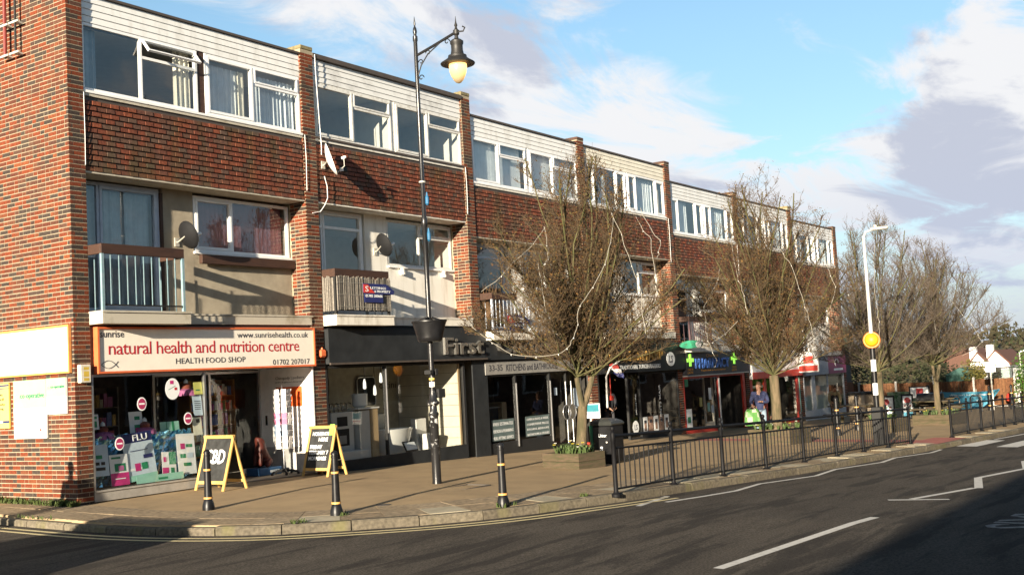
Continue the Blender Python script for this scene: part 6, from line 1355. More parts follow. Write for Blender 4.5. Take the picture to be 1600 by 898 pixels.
    link('limbs', seg_mesh('limbs', limbs, [M_limb], C0, 5), t, tuple(C0))
    o = link('twigs', seg_mesh('twigs', twigs, [twig or M_twig], C0, 3), t, tuple(C0)); o['kind'] = 'stuff'
    if leafn:
        mb = MB(); 
        for _ in range(leafn):
            p = tips[r.randrange(len(tips))]+Vector((r.gauss(0, .05), r.gauss(0, .05), r.gauss(0, .05))); s_ = r.uniform(.014, .034); u_ = Vector((r.gauss(0, 1), r.gauss(0, 1), r.gauss(0, 1))).normalized(); v_ = u_.orthogonal().normalized(); i = len(mb.v)
            mb.v += [tuple(p-u_*s_), tuple(p+v_*s_*.6), tuple(p+u_*s_), tuple(p-v_*s_*.6)]; mb.f.append((i, i+1, i+2, i+3)); mb.m.append(0)
        part('dry_leaves', mb, M_dryleaf, t, kind='stuff')
    return t
tree('nearest bare tree with a forked trunk, growing from the low bed by the bin', 8.85, -4.15, 7.35, 2.35, 1.72, 11, lean=(.11, -.05), leafn=15000)
tree('second bare tree with a straight single trunk, behind the man with the bag', 17.7, -4.95, 8.3, 2.5, 1.95, 12, fork=False, leafn=15000)
tree('third bare tree, greyer and mossy, rising behind the crossing beacon', 24.8, -5.6, 7.5, 2.2, 2.0, 13, fork=False, twig=M_twig2, leafn=3000)
tree('last bare tree, broad and grey, over the plaza bed', 30.2, -6.0, 7.0, 2.7, 1.95, 14, fork=True, twig=M_twig2, leafn=3000, lean=(0, 0))
# cables of fairy lights hanging on the crowns (each hung over a different place)
M_cable = pmat('fairy_light_cable', (.27, .25, .21), .8)
def cable(label, pts, group):
    P = [Vector(p) for p in pts]; fine = []
    for a, b in zip(P, P[1:]):
        for k in range(6): t_ = k/6; fine.append(a.lerp(b, t_)+Vector((rnd.gauss(0, .012), rnd.gauss(0, .012), -.05*math.sin(math.pi*t_))))
    fine.append(P[-1]); t = thing('light_cable', label, 'fairy lights', P[0], group); mb = MB(); mb.tube(fine, .0055, 4); part('cable', mb, M_cable, t, smooth=True)
    bl = MB()
    for k in range(3, len(fine)-1, 3): bl.lathe([(.003, 0), (.008, -.015), (.003, -.03)], fine[k], 4)
    part('bulbs', bl, M_paper, t, kind='stuff')
def hang(tx, ty, seq):
    """seq of (sideways metres to the right of the trunk as seen from the road, height, metres in front)"""
    v = Vector((tx-CAM.x, ty-CAM.y, 0)).normalized(); s = Vector((v.y, -v.x, 0)); z0 = gz(tx, ty); return [Vector((tx, ty, z0))+s*a-v*f_+Vector((0, 0, h)) for a, h, f_ in seq]
g_ = 'light cables hung on the trees'
cable('long cable slanting from the top of the nearest tree down to its left side', hang(8.85, -4.15, [(-.45, 4.9, .6), (-.95, 4.3, 1.2), (-1.75, 3.6, 1.5)]), g_)
cable('short straight cable left of centre on the nearest tree', hang(8.85, -4.15, [(-.45, 4.9, .7), (-.40, 4.2, 1.2), (-.6, 4.1, 1.4), (-.5, 3.1, 1.7)]), g_)
cable('curving cable falling through the middle of the nearest tree', hang(8.85, -4.15, [(.75, 5.6, .6), (.95, 5.0, .9), (.7, 4.0, 1.5), (.15, 3.2, 1.9), (.0, 2.6, 2.0), (-.3, 2.3, 2.0), (-1.2, 2.35, 1.8), (-2.0, 2.95, 1.2)]), g_)
cable('straight cable down the right of centre of the nearest tree', hang(8.85, -4.15, [(.75, 5.6, .7), (1.05, 4.6, 1.2), (1.35, 3.4, 1.5), (1.38, 2.6, 1.6)]), g_)
cable('looped cable near the right edge of the nearest tree', hang(8.85, -4.15, [(1.4, 5.0, .6), (1.65, 4.5, .8), (1.7, 3.4, 1.1)]), g_)
cable('short cable at the upper right of the nearest tree', hang(8.85, -4.15, [(1.5, 5.2, .4), (1.85, 4.5, .6), (1.75, 4.1, .9)]), g_)
cable('cable down the left edge of the second tree, curling at its foot', hang(17.7, -4.95, [(-1.15, 5.0, .6), (-1.25, 4.4, 1.0), (-1.65, 3.7, 1.2), (-1.6, 2.8, 1.3), (-1.4, 2.3, 1.3), (-1.5, 2.1, 1.3)]), g_)
cable('cable left of the trunk of the second tree', hang(17.7, -4.95, [(-.85, 5.9, .5), (-.8, 4.8, 1.2), (-.6, 3.9, 1.6), (-.55, 3.4, 1.7)]), g_)
cable('long cable right of centre on the second tree, ending in a loop', hang(17.7, -4.95, [(.25, 5.4, .8), (.65, 4.6, 1.3), (.9, 3.5, 1.6), (1.05, 2.7, 1.7), (.95, 2.3, 1.7), (.5, 2.25, 1.7)]), g_)
cable('cable on the right side of the second tree', hang(17.7, -4.95, [(1.3, 5.6, .4), (1.5, 4.7, .8), (1.7, 4.0, 1.0), (1.35, 2.9, 1.4)]), g_)
cable('nearly level cable at the lower left of the second tree', hang(17.7, -4.95, [(-2.1, 2.65, .8), (-1.5, 2.75, 1.2), (-.8, 3.25, 1.6)]), g_)
cable('cable down the middle of the third tree', hang(24.8, -5.6, [(.2, 5.8, .6), (.1, 4.5, 1.2), (.15, 3.4, 1.5), (.1, 2.6, 1.5)]), g_)
cable('cable at the left edge of the third tree over the green sign', hang(24.8, -5.6, [(-1.6, 4.3, .4), (-1.75, 3.6, .6), (-1.9, 2.9, .6)]), g_)
cable('left cable of the last tree, swinging away at its foot', hang(30.2, -6.0, [(-.9, 5.8, .5), (-.5, 4.6, 1.1), (-.4, 3.3, 1.5), (-.7, 2.6, 1.6), (-1.6, 2.4, 1.4)]), g_)
cable('middle cable of the last tree', hang(30.2, -6.0, [(-.2, 5.4, .6), (.1, 4.3, 1.2), (.15, 3.2, 1.6), (.2, 2.5, 1.6)]), g_)
cable('right cable of the last tree, slanting down to the roofline', hang(30.2, -6.0, [(.2, 5.0, .6), (.75, 4.2, 1.0), (1.3, 3.4, 1.2), (1.6, 2.8, 1.0), (.9, 2.35, 1.4)]), g_)
# ================================================================ people
M_skin = pmat('skin', (.27, .145, .095), .55, var=.06, scale=20); M_hair = pmat('brown_hair', (.06, .03, .015), .7); M_hair2 = pmat('dark_hair', (.02, .015, .012), .7)
M_navyk = pmat('navy_knit', (.022, .028, .072), .9, var=.15, scale=30, bump=.3); M_jeans = pmat('pale_jeans', (.15, .21, .27), .85, c2=(.20, .26, .31), scale=6); M_shoe = pmat('white_trainer', (.42, .40, .38), .6)
M_blkc = pmat('black_cloth', (.018, .018, .022), .9); M_tan = pmat('cream_sleeve', (.26, .21, .12), .9); M_dgr = pmat('charcoal_trousers', (.045, .045, .05), .9)
def person(label, x, y, rz, S, J, top, legs, hair, shoe=None, sleeve=None, z=None, beard=False, group='people on the pavement'):
    """J: joints in metres for a 1.72 m figure facing local +x; y to the figure's left. Body is one continuous skinned surface"""
    z = gz(x, y) if z is None else z; t = thing('person', label, 'person', (x, y, z), group); org = (x, y, z)
    V, E, Rr = [], [], []
    def add(p, r_, prev=None):
        V.append(Vector(p)); Rr.append(r_)
        if prev is not None: E.append((prev, len(V)-1))
        return len(V)-1
    pel = add(J['pelvis'], (.125, .095)); wst = add(Vector(J['pelvis']).lerp(Vector(J['chest']), .45), (.115, .088), pel); ch = add(J['chest'], (.145, .10), wst); nk0 = add(J['neck'], (.065, .06), ch)
    hd = Vector(J['head']); nk = Vector(J['neck']); up = (hd-nk).normalized(); f = Vector(J.get('face', (1, 0, 0))).normalized()
    jaw = add(nk+up*.062+f*.022, (.066, .062), nk0); sk = add(nk+up*.155+f*.004, (.092, .100), jaw); add(nk+up*.235-f*.004, (.066, .072), sk); add(nk+up*.115+f*.112, (.015, .017), sk)
    for s in ('L', 'R'):
        sg = 1 if s == 'L' else -1; sh = add(J['sh'+s], (.066, .062), ch); el = add(J['el'+s], (.045, .043), sh); wr = add(J['wr'+s], (.030, .026), el); hdv = (Vector(J['wr'+s])-Vector(J['el'+s])).normalized(); pm = add(Vector(J['wr'+s])+hdv*.07, (.040, .022), wr)
        sd_ = hdv.cross(Vector((0, 0, 1))); sd_ = sd_.normalized() if sd_.length > .1 else Vector((0, 1, 0))
        for k, (o, l) in enumerate(((-.030, .062), (-.010, .075), (.010, .070), (.029, .055))):
            b_ = Vector(J['wr'+s])+hdv*.085+sd_*o; m1 = add(b_+hdv*l*.45, .0095, pm); add(b_+hdv*l*.8+Vector((0, 0, -.018)), .008, m1)
        th = add(Vector(J['wr'+s])+hdv*.05+sd_*-.045, .011, pm); add(Vector(J['wr'+s])+hdv*.085+sd_*-.058, .0085, th)
        hp = add(J['hip'+s], (.085, .085), pel); kn = add(J['kn'+s], (.058, .06), hp); an = add(J['an'+s], (.036, .042), kn); add(J['toe'+s], (.036, .028), an)
    E2 = E
    me = skin('body', V, E2, Rr, M_skin, root=pel)
    link('body', me, t, org)
    def cloth(name, ids, ed, rad, mat): m = skin(name, ids, ed, rad, mat); link(name, m, t, org)
    P = lambda k: Vector(J[k])
    lerp = lambda a, b, q: P(a).lerp(P(b), q)
    # top: torso and arms in one garment
    tv = [P('pelvis')+(P('pelvis')-P('chest')).normalized()*.11, lerp('pelvis', 'chest', .45), P('chest'), P('neck')-(P('neck')-P('chest'))*.02, P('shL'), P('elL'), lerp('elL', 'wrL', .9), P('shR'), P('elR'), lerp('elR', 'wrR', .9)]
    te = [(0, 1), (1, 2), (2, 3), (2, 4), (4, 5), (5, 6), (2, 7), (7, 8), (8, 9)]; trd = [(.158, .128), (.145, .116), (.168, .124), (.076, .072), (.088, .082), (.064, .06), (.044, .042), (.088, .082), (.064, .06), (.044, .042)]
    if sleeve: cloth('sleeves', tv, te, [tuple(v*.97 for v in q) for q in trd], sleeve); tv, te, trd = tv[:4]+[tv[2].lerp(tv[4], .7), tv[2].lerp(tv[7], .7)], [(0, 1), (1, 2), (2, 3), (2, 4), (2, 5)], trd[:4]+[(.09, .085)]*2
    cloth('top', tv, te, trd, top)
    lv = [P('pelvis')+Vector((0, 0, .07)), P('hipL'), P('knL'), lerp('knL', 'anL', .95), P('hipR'), P('knR'), lerp('knR', 'anR', .95)]
    cloth('trousers', lv, [(0, 1), (1, 2), (2, 3), (0, 4), (4, 5), (5, 6)], [(.140, .112), (.102, .102), (.074, .074), (.060, .062), (.102, .102), (.074, .074), (.060, .062)], legs)
    for s in ('L', 'R'):
        a, b = P('an'+s), P('toe'+s); me = skin('shoe', [a-(b-a)*.25-Vector((0, 0, .03)), a.lerp(b, .45)-Vector((0, 0, .022)), b+(b-a)*.15-Vector((0, 0, .006))], [(0, 1), (1, 2)], [(.047, .045), (.047, .04), (.036, .028)], shoe or M_blkc); link('shoe', me, t, org)
    hc = nk+up*.175-f*.014; me = skin('hair', [hc+up*.062+f*.055, hc+up*.070-f*.02, hc-f*.055, hc-f*.055-up*.075], [(0, 1), (1, 2), (2, 3)], [.072, .092, .085, .06], hair); link('hair', me, t, org)
    if beard: me = skin('beard', [nk+up*.075+f*.052, nk+up*.04+f*.05], [(0, 1)], [.060, .046], hair); link('beard', me, t, org)
    mb = MB(); side = up.cross(f).normalized()
    for q in (-1, 1): mb.lathe([(.001, -.008), (.009, 0), (.001, .008)], nk+up*.158+f*.094+side*.034*q, 8)
    me = mesh_of('eyes', mb, M_ink); link('eyes', me, t, org)
    mb = MB(); mb.box(-.004, .004, -.022, .022, -.004, .004); c = nk+up*.082+f*.098; a_ = math.atan2(f.y, f.x); mb.v = [tuple(c+Vector((v[0]*math.cos(a_)-v[1]*math.sin(a_), v[0]*math.sin(a_)+v[1]*math.cos(a_), v[2]))) for v in mb.v]; link('mouth', mesh_of('mouth', mb, pmat('lip', (.28, .10, .09), .6)), t, org)
    mb = MB()
    for q in (-1, 1): mb.lathe([(.005, -.03), (.014, -.01), (.014, .012), (.005, .03)], nk+up*.145-f*.005+side*.097*q, 8)
    link('ears', mesh_of('ears', mb, M_skin), t, org)
    t.rotation_euler = (0, 0, rz); t.scale = (S, S, S); return t
STAND = dict(pelvis=(0, 0, .93), chest=(.01, 0, 1.30), neck=(.0, 0, 1.47), head=(.015, 0, 1.70), shL=(0, .19, 1.41), shR=(0, -.19, 1.41), elL=(.0, .25, 1.14), elR=(.0, -.25, 1.14), wrL=(.10, .25, .90), wrR=(.10, -.25, .90), hipL=(0, .095, .88), hipR=(0, -.095, .88), knL=(.02, .10, .49), knR=(.02, -.10, .49), anL=(-.01, .11, .085), anR=(-.01, -.11, .085), toeL=(.13, .13, .04), toeR=(.13, -.13, .04))
def pose(**k): d = dict(STAND); d.update(k); return d
man = person('bearded man in navy jumper and pale jeans holding a green and white striped bag', 19.55, -3.75, R(200), .93, pose(face=(.82, -.57, -.12), head=(.03, -.02, 1.70), elR=(.04, -.27, 1.15), wrR=(.30, -.22, 1.06), elL=(.05, .25, 1.13), wrL=(.27, .06, 1.16), knR=(.05, -.1, .49), anL=(-.04, .12, .085), toeL=(.10, .14, .04)), M_navyk, M_jeans, M_hair, M_shoe, beard=True)
# striped shopping bag hanging from his hand (a thing of its own)
def bag():
    a = R(200); c = Vector((19.55, -3.75, gz(19.55, -3.75))); hand = c+Vector((math.cos(a)*.34-math.sin(a)*-.22, math.sin(a)*.34+math.cos(a)*-.22, 1.02*.93))
    t = thing('shopping_bag', 'green and white striped carrier bag hanging from the hand of the man in navy', 'bag', hand-Vector((0, 0, .55)))
    m1, m2 = pmat('bag_green', (.045, .15, .025), .5), pmat('bag_white', (.22, .25, .18), .5); v = Vector((c.x-CAM.x, c.y-CAM.y, 0)).normalized(); s = Vector((v.y, -v.x, 0)); mb = MB(); N_ = 16; lv = [(.0, .15), (.08, .20), (.22, .22), (.40, .235), (.46, .22)]
    for (dz, w) in lv:
        for k in range(N_): th = 2*math.pi*k/N_; mb.v.append(tuple(hand-Vector((0, 0, dz+.06+rnd.uniform(-.015, .015)))+s*w*math.copysign(abs(math.cos(th))**.45, math.cos(th))*(1+rnd.uniform(-.06, .06))+v*(w*.42*math.copysign(abs(math.sin(th))**.45, math.sin(th))+rnd.uniform(-.02, .02))))
    for i in range(len(lv)-1):
        for k in range(N_): k2 = (k+1) % N_; mb.f.append((i*N_+k, i*N_+k2, (i+1)*N_+k2, (i+1)*N_+k)); mb.m.append(1 if (k*5+i) % 3 == 0 else 0)
    mb.f.append(tuple(range((len(lv)-1)*N_, len(lv)*N_))[::-1]); mb.m.append(1); part('bag_body', mb, [m1, m2], t)
    mb = MB(); mb.tube([hand-Vector((0, 0, .07))-s*.1, hand+Vector((0, 0, .01)), hand-Vector((0, 0, .07))+s*.1], .010, 5); part('handles', mb, m2, t)
bag()
person('child in a dark coat standing just behind the man with the striped bag', 23.2, -2.75, R(150), .58, pose(face=(.9, .3, -.2), wrL=(.2, .2, 1.0), elL=(.05, .25, 1.15)), M_blkc, pmat('navy_trousers', (.02, .025, .05), .9), M_hair2)
person('man in a black waistcoat with cream sleeves stooping beyond the railing', 29.2, -2.65, R(215), .86, pose(chest=(.10, 0, 1.27), neck=(.19, 0, 1.41), head=(.30, 0, 1.60), shL=(.1, .19, 1.37), shR=(.1, -.19, 1.37), elL=(.12, .24, 1.08), wrL=(.2, .2, .84), elR=(.14, -.24, 1.08), wrR=(.24, -.2, .86), face=(.95, 0, -.3)), M_blkc, M_dgr, M_hair, sleeve=M_tan)
person('barber in black standing in the open doorway of the black shop', 18.05, .35, R(235), .93, pose(elL=(.08, .22, 1.14), wrL=(.26, .1, 1.05), elR=(.08, -.22, 1.14), wrR=(.26, -.1, 1.02), face=(1, .1, -.25)), M_blkc, M_dgr, M_hair2, z=gz(18, 0)+.02)
SIT = pose(pelvis=(0, 0, .52), chest=(.05, 0, .90), neck=(.07, 0, 1.07), head=(.09, 0, 1.30), shL=(.05, .19, 1.01), shR=(.05, -.19, 1.01), elL=(.15, .24, .78), elR=(.15, -.24, .78), wrL=(.36, .14, .76), wrR=(.36, -.14, .76), hipL=(.03, .1, .49), hipR=(.03, -.1, .49), knL=(.44, .12, .48), knR=(.44, -.12, .48), anL=(.40, .12, .085), anR=(.40, -.12, .085), toeL=(.54, .13, .04), toeR=(.54, -.13, .04))
person('person in black sitting at the far picnic table before a leafy panel', 38.6, -3.55, R(215), .95, SIT, M_blkc, M_dgr, M_hair2)

# ================================================================ plaza beyond the terrace
M_fence = piecemat('fence_board', [(0, (.11, .047, .02)), (.4, (.09, .037, .017)), (.8, (.14, .065, .028)), (1, (.11, .047, .02))], nscale=12, bump=.2)
M_cpost = pmat('concrete_post', (.46, .44, .40), .9)
def fence():
    t = thing('board_fence', 'brown close boarded fence with pale concrete posts across the back of the plaza', 'fence', (48, -1, gz(48, -1))); ys = [8.0, 6.1, 4.2, 2.3, .4, -1.5, -3.4, -5.3, -7.2, -9.0]
    for i, (a, b) in enumerate(zip(ys, ys[1:])):
        mb = MB(); n = 14; zt = .25-.02*i if i < 6 else .22
        for k in range(n): p = a+(b-a)*k/n; q = a+(b-a)*(k+1)/n; e = rnd.uniform(0, .012); mb.box(47.97-e, 47.99, q+.055, p-.005+.05, gz(48, p)+.08, zt+rnd.uniform(-.012, .012))
        part('fence_panel', mb, M_fence, t, kind='stuff'); mb = MB(); mb.box(47.94, 48.06, a-.05, a+.05, gz(48, a), zt+.10+(.25 if i in (2, 5) else 0)); part('post', mb, M_cpost, t)
        mb = MB(); mb.box(47.94, 48.0, b+.052, a-.052, gz(48, a), gz(48, a)+.078); part('gravel_board', mb, M_cpost, t)
fence()
M_banner = pmat('turquoise_banner', (.035, .20, .31), .7, c2=(.08, .27, .36), scale=1.4, ramp=(.4, .7))
t = thing('cloth_banner', 'large turquoise cloth banner sagging to a point, tied low before the fence', 'banner', (46, -3.5, gz(46, -3.5))); mb = MB(); nx, nz = 34, 12
for i in range(nx+1):
    u_ = i/nx
    for k in range(nz+1):
        w = k/nz; y = -2.25-2.72*u_; zt = -.28+.05*math.sin(u_*3.1)*-1+.06*max(0, u_-.8)*5; zb_ = -1.22+(.0 if u_ < .55 else 1.05*((u_-.55)/.45)**1.6*.9); mb.v.append((46+.05*math.sin(9*u_+3*w)+.04*math.sin(17*u_-6*w), y, zb_+(zt-zb_)*w))
for i in range(nx):
    for k in range(nz): q = i*(nz+1)+k; mb.f.append((q, q+nz+1, q+nz+2, q+1)); mb.m.append(0)
part('cloth', mb, M_banner, t, smooth=True); mb = MB()
for y in (-2.3, -3.9): mb.tube([(46.08, y, -1.25), (46.08, y, -.2)], .02, 6)
part('stake', mb, M_galv, t)
txt(t, 'Welcome to the village', M_paper, (45.9, -2.7, -.52), w=1.7, h=.10, U=(0, -1, 0))
def hoop(x, y, label):
    z = gz(x, y); t = thing('cycle_hoop', label, 'bike stand', (x, y, z), 'black cycle hoops in front of the banner'); mb = MB(); P = [(x, y+.36, z), (x, y+.36, z+.62), (x, y+.30, z+.72), (x, y-.05, z+.72), (x, y-.11, z+.62), (x, y-.11, z)]; mb.tube(P, .036, 8); part('hoop_tube', mb, M_black, t, smooth=True)
    mb = MB(); [mb.lathe([(.07, 0), (.07, .02)], (x, yy, z), 10) for yy in (y+.36, y-.11)]; part('foot', mb, M_black, t)
hoop(41.0, -4.15, 'left of the two black cycle hoops in front of the turquoise banner'); hoop(42.5, -4.75, 'right of the two black cycle hoops in front of the turquoise banner')
M_mred = pmat('menu_red', (.40, .03, .03), .5)
def menu(label, x, y, w, h, kind):
    z = gz(x, y); t = thing('menu_board', label, 'menu board', (x, y, z), 'black framed menu boards outside the cafe'); d = Vector((CAM.x-x, CAM.y-y, 0)).normalized(); s = Vector((-d.y, d.x, 0)); o = Vector((x, y, z+.05))-s*w/2
    mb = MB(); mb.obox(o-s*.06, s*(w+.12), Vector((0, 0, h+.14))-d*.12, -d*.05); part('frame', mb, M_blackm, t); V = (Vector((0, 0, h+.14))-d*.12).normalized(); O = o+V*.07
    flat(t, 'poster', M_paper, O, s, V, w, h, .004, off=.006); flat(t, 'blue_foot', M_banner, O, s, V, w, h*.2, .001, off=.0085)
    if kind: 
        n = 18; c = O+s*w*.5+V*h*.78+d*.012; mb = MB(); mb.prism([tuple(c+s*.12*math.cos(6.283*k/n)+V*.12*math.sin(6.283*k/n)) for k in range(n)], tuple(-d*.003)); part('red_disc', mb, M_mred, t)
        for i in range(3):
            for j in range(2): flat(t, 'food_print', M_cone if (i+j) % 2 else M_green, O+s*w*(.12+.29*i)+V*h*(.30+.16*j), s, V, w*.17, h*.09, .001, off=.0085)
    mb = MB(); mb.obox(o-s*.02-d*.35, s*(w+.04), V*.0+Vector((0, 0, .02)), d*.3); part('foot_plate', mb, M_blackm, t)
menu('menu board with a red disc left of the crossing pole', 33.0, -3.4, .50, .78, 1); menu('narrow menu board with a red disc just right of the third tree', 35.2, -3.6, .34, .80, 1)
t = thing('menu_board', 'wide white board with a red picture over the black barbecue', 'menu board', (36.5, -3.9, gz(36.5, -3.9)), 'black framed menu boards outside the cafe'); x, y, z = 36.5, -3.75, gz(36.5, -3.9); mb = MB(); mb.box(x, x+.03, y-.42, y+.40, z+.78, z+1.28); part('frame', mb, M_blackm, t); mb = MB(); mb.box(x-.006, x-.0005, y-.36, y+.35, z+.82, z+1.24); part('poster', mb, M_paper, t); mb = MB(); mb.box(x-.010, x-.007, y-.16, y+.12, z+.92, z+1.2); part('red_print', mb, M_mred, t); mb = MB(); mb.box(x+.031, x+.06, y-.4, y-.36, z, z+1.2); mb.box(x+.031, x+.06, y+.34, y+.38, z, z+1.2); part('leg', mb, M_blackm, t)
t = thing('barbecue', 'black drum barbecue on legs beside the wide white board', 'barbecue', (35.2, -4.5, gz(35.2, -4.5))); x, y, z = 35.2, -4.5, gz(35.2, -4.5); mb = MB(); mb.lathe([(.02, -.5), (.24, -.48), (.24, .48), (.02, .5)], (x, y, z+.78), 18, rot=Matrix.Rotation(R(90), 3, 'X')); part('drum', mb, M_black, t, smooth=True); mb = MB(); [mb.tube([(x+dx, y+dy, z), (x+dx*.6, y+dy, z+.65)], .02, 6) for dx in (-.25, .25) for dy in (-.38, .38)]; part('leg', mb, M_black, t); mb = MB(); mb.box(x-.5, x-.26, y-.45, y+.45, z+.56, z+.6); part('side_shelf', mb, M_sleeper, t)
def picnic(label, x, y, rz):
    z = gz(x, y); t = thing('picnic_table', label, 'table', (x, y, z), 'timber picnic tables on the plaza'); c, s = math.cos(rz), math.sin(rz); T = lambda p: (x+p[0]*c-p[1]*s, y+p[0]*s+p[1]*c, z+p[2])
    def bx(n, *b, m=M_sleeper): mb = MB(); mb.box(*b); mb.v = [T(p) for p in mb.v]; part(n, mb, m, t)
    for k in range(4): bx('table_board', -.8, .8, -.33+.17*k, -.17+.17*k, .70, .74)
    for sgn in (-1, 1): bx('seat', -.8, .8, sgn*.62-.13, sgn*.62+.13, .42, .46); 
    for xx in (-.6, .6): bx('cross_beam', xx-.03, xx+.03, -.75, .75, .36, .41); bx('leg', xx-.04, xx+.04, -.30, -.20, 0, .355); bx('leg', xx-.04, xx+.04, .20, .30, 0, .355); bx('top_beam', xx-.03, xx+.03, -.32, .32, .64, .695)
picnic('dark timber picnic table right of the third tree', 34.2, -4.9, R(70)); picnic('far picnic table where the person in black sits', 39.2, -3.8, R(40)); picnic('picnic table behind the railing left of the crossing pole', 28.4, -3.6, R(80))
t = thing('leaf_panel', 'green leafy printed panel behind the seated person', 'panel', (41.5, -2.2, gz(41.5, -2.2))); mb = MB(); z = gz(41.5, -2.2); mb.box(41.5, 41.54, -2.75, -1.0, z+.25, z+.98); part('print', mb, pmat('leaf_print', (.05, .12, .04), .6, c2=(.25, .30, .20), scale=9, ramp=(.42, .6)), t); mb = MB(); mb.box(41.541, 41.58, -2.7, -2.65, z, z+.98); mb.box(41.541, 41.58, -1.1, -1.05, z, z+.98); part('leg', mb, M_blackm, t)
t = thing('closed_parasol', 'black closed parasol and stand at the corner of the terrace', 'parasol', (36.5, -2.0, gz(36.5, -2))); z = gz(36.5, -2); mb = MB(); mb.lathe([(.05, .5), (.20, .6), (.22, 1.0), (.14, 1.7), (.03, 2.1)], (36.5, -2.0, z), 10); part('canopy', mb, M_blackm, t); mb = MB(); mb.tube([(36.5, -2, z), (36.5, -2, z+.55)], .03, 6); mb.lathe([(.3, 0), (.28, .08)], (36.5, -2, z), 12); part('stand', mb, M_blackm, t)
for (x, y, w, lab) in ((31.0, -2.9, .24, 'left of two pale upright timber boxes by the man in the waistcoat'), (32.4, -2.9, .26, 'right of two pale upright timber boxes by the man in the waistcoat')):
    z = gz(x, y); t = thing('timber_box', lab, 'box', (x, y, z), 'pale upright boxes on the plaza'); mb = MB(); mb.bbox(x-w, x+w, y-w, y+w, z, z+1.05, .02); part('case', mb, pmat('pale_timber', (.34, .27, .18), .8, c2=(.24, .20, .16), scale=4), t); mb = MB(); mb.box(x-w-.02, x+w+.02, y-w-.02, y+w+.02, z+1.055, z+1.16); part('lid', mb, M_blackm, t)
# low building closing the plaza beside the terrace
t = thing('low_cafe', 'low dark building with green fascia and pale blue doors beyond the terrace', 'building', (41, 3, gz(41, 3))); z = gz(41, 3)-.05; ex = X0(7)+PITCH
mb = MB(); mb.box(ex+.02, 47.5, 2.5, 9, z, 2.2); part('wall', mb, M_char, t); mb = MB(); mb.box(ex+.02, 47.6, 2.3, 2.495, 2.15, 3.25); part('green_fascia', mb, pmat('fascia_green', (.08, .38, .14), .5, c2=(.20, .48, .24), scale=2), t); mb = MB(); mb.box(ex, 47.7, 2.5, 9.1, 2.21, 2.35); part('roof', mb, M_roof, t)
for k, x in enumerate((39.4, 40.3, 41.3)): mb = MB(); mb.box(x, x+.7, 2.44, 2.495, z+.1, 1.5); part('door_panel', mb, pmat('dusty_blue', (.16, .22, .30), .6), t)
for k in range(6): mb = MB(); mb.box(43.0+.45*k, 43.25+.45*k, 2.40, 2.49, .6, 1.55); part('white_slat', mb, M_white, t)
mb = MB(); mb.box(ex+.1, 47.4, 2.40, 2.495, z+.0, .35); part('timber_apron', mb, M_fence, t)
# ---- things behind the fence and far away
def leafy(name, label, cat, c, rx, ry, rz_, n, size, mat, seed, trunk=None, group=None):
    r = random.Random(seed); t = thing(name, label, cat, c, group); mb = MB(); c = Vector(c)
    lumps = [(Vector((r.uniform(-.6, .6)*rx, r.uniform(-.6, .6)*ry, r.uniform(.15, .9)*rz_)), r.uniform(.35, .6)) for _ in range(12)]
    for _ in range(n):
        o, q = lumps[r.randrange(len(lumps))]; d = Vector((r.gauss(0, 1), r.gauss(0, 1), r.gauss(0, 1))).normalized()*r.uniform(.55, 1.1)*q; p = c+o+Vector((d.x*rx, d.y*ry, d.z*rz_*.7)); p.z = max(p.z, c.z+.02)
        u_ = Vector((r.gauss(0, 1), r.gauss(0, 1), r.gauss(0, .6))).normalized(); v_ = u_.orthogonal().normalized(); s = size*r.uniform(.5, 1.2); i = len(mb.v); mb.v += [tuple(p-u_*s), tuple(p+v_*s*.5), tuple(p+u_*s), tuple(p-v_*s*.5)]; mb.f.append((i, i+1, i+2, i+3)); mb.m.append(0)
    part('foliage', mb, mat, t, kind='stuff'); tb = MB()
    for k in range(5): d = lumps[k][0]; tb.tube([c-Vector((0, 0, .3)), c+d*.5+Vector((0, 0, .1)), c+d], [.05, .03, .012], 5)
    part('stems', tb, M_limb, t); return t
M_hedge = piecemat('hedge_leaf', [(0, (.035, .085, .012)), (.5, (.055, .12, .02)), (.85, (.08, .14, .028)), (1, (.035, .085, .012))], bump=0, rough=.6)
M_golden = piecemat('golden_leaf', [(0, (.12, .10, .022)), (.5, (.085, .085, .02)), (.85, (.16, .13, .035)), (1, (.12, .10, .022))], bump=0, rough=.7)
M_dkever = piecemat('dark_evergreen_leaf', [(0, (.018, .024, .009)), (.5, (.026, .030, .012)), (1, (.018, .024, .009))], bump=0, rough=.7)
leafy('hedge_bush', 'bright green bush filling the right edge of the picture behind the railing', 'bush', (46.5, -6.6, gz(46, -6.5)), 1.5, 1.15, 2.5, 5200, .07, M_hedge, 21)
leafy('hedge_bush', 'second bright green bush further right, behind the first', 'bush', (48.5, -8.4, gz(46, -8.5)), 1.6, 1.3, 2.6, 3500, .075, M_hedge, 22)
leafy('golden_shrub', 'golden variegated shrub rising above the fence beside the white sign', 'bush', (52, -2.9, -1.4), 1.4, 1.3, 2.4, 4200, .07, M_golden, 23)
leafy('evergreen_shrub', 'dark evergreen shrub above the fence behind the third tree', 'bush', (53, 3.2, -1.4), 2.0, 2.6, 3.0, 3500, .09, M_dkever, 24)
leafy('evergreen_shrub', 'dark evergreen shrub above the fence behind the last tree', 'bush', (55, -.2, -1.4), 1.6, 1.6, 2.3, 2500, .09, M_dkever, 25)
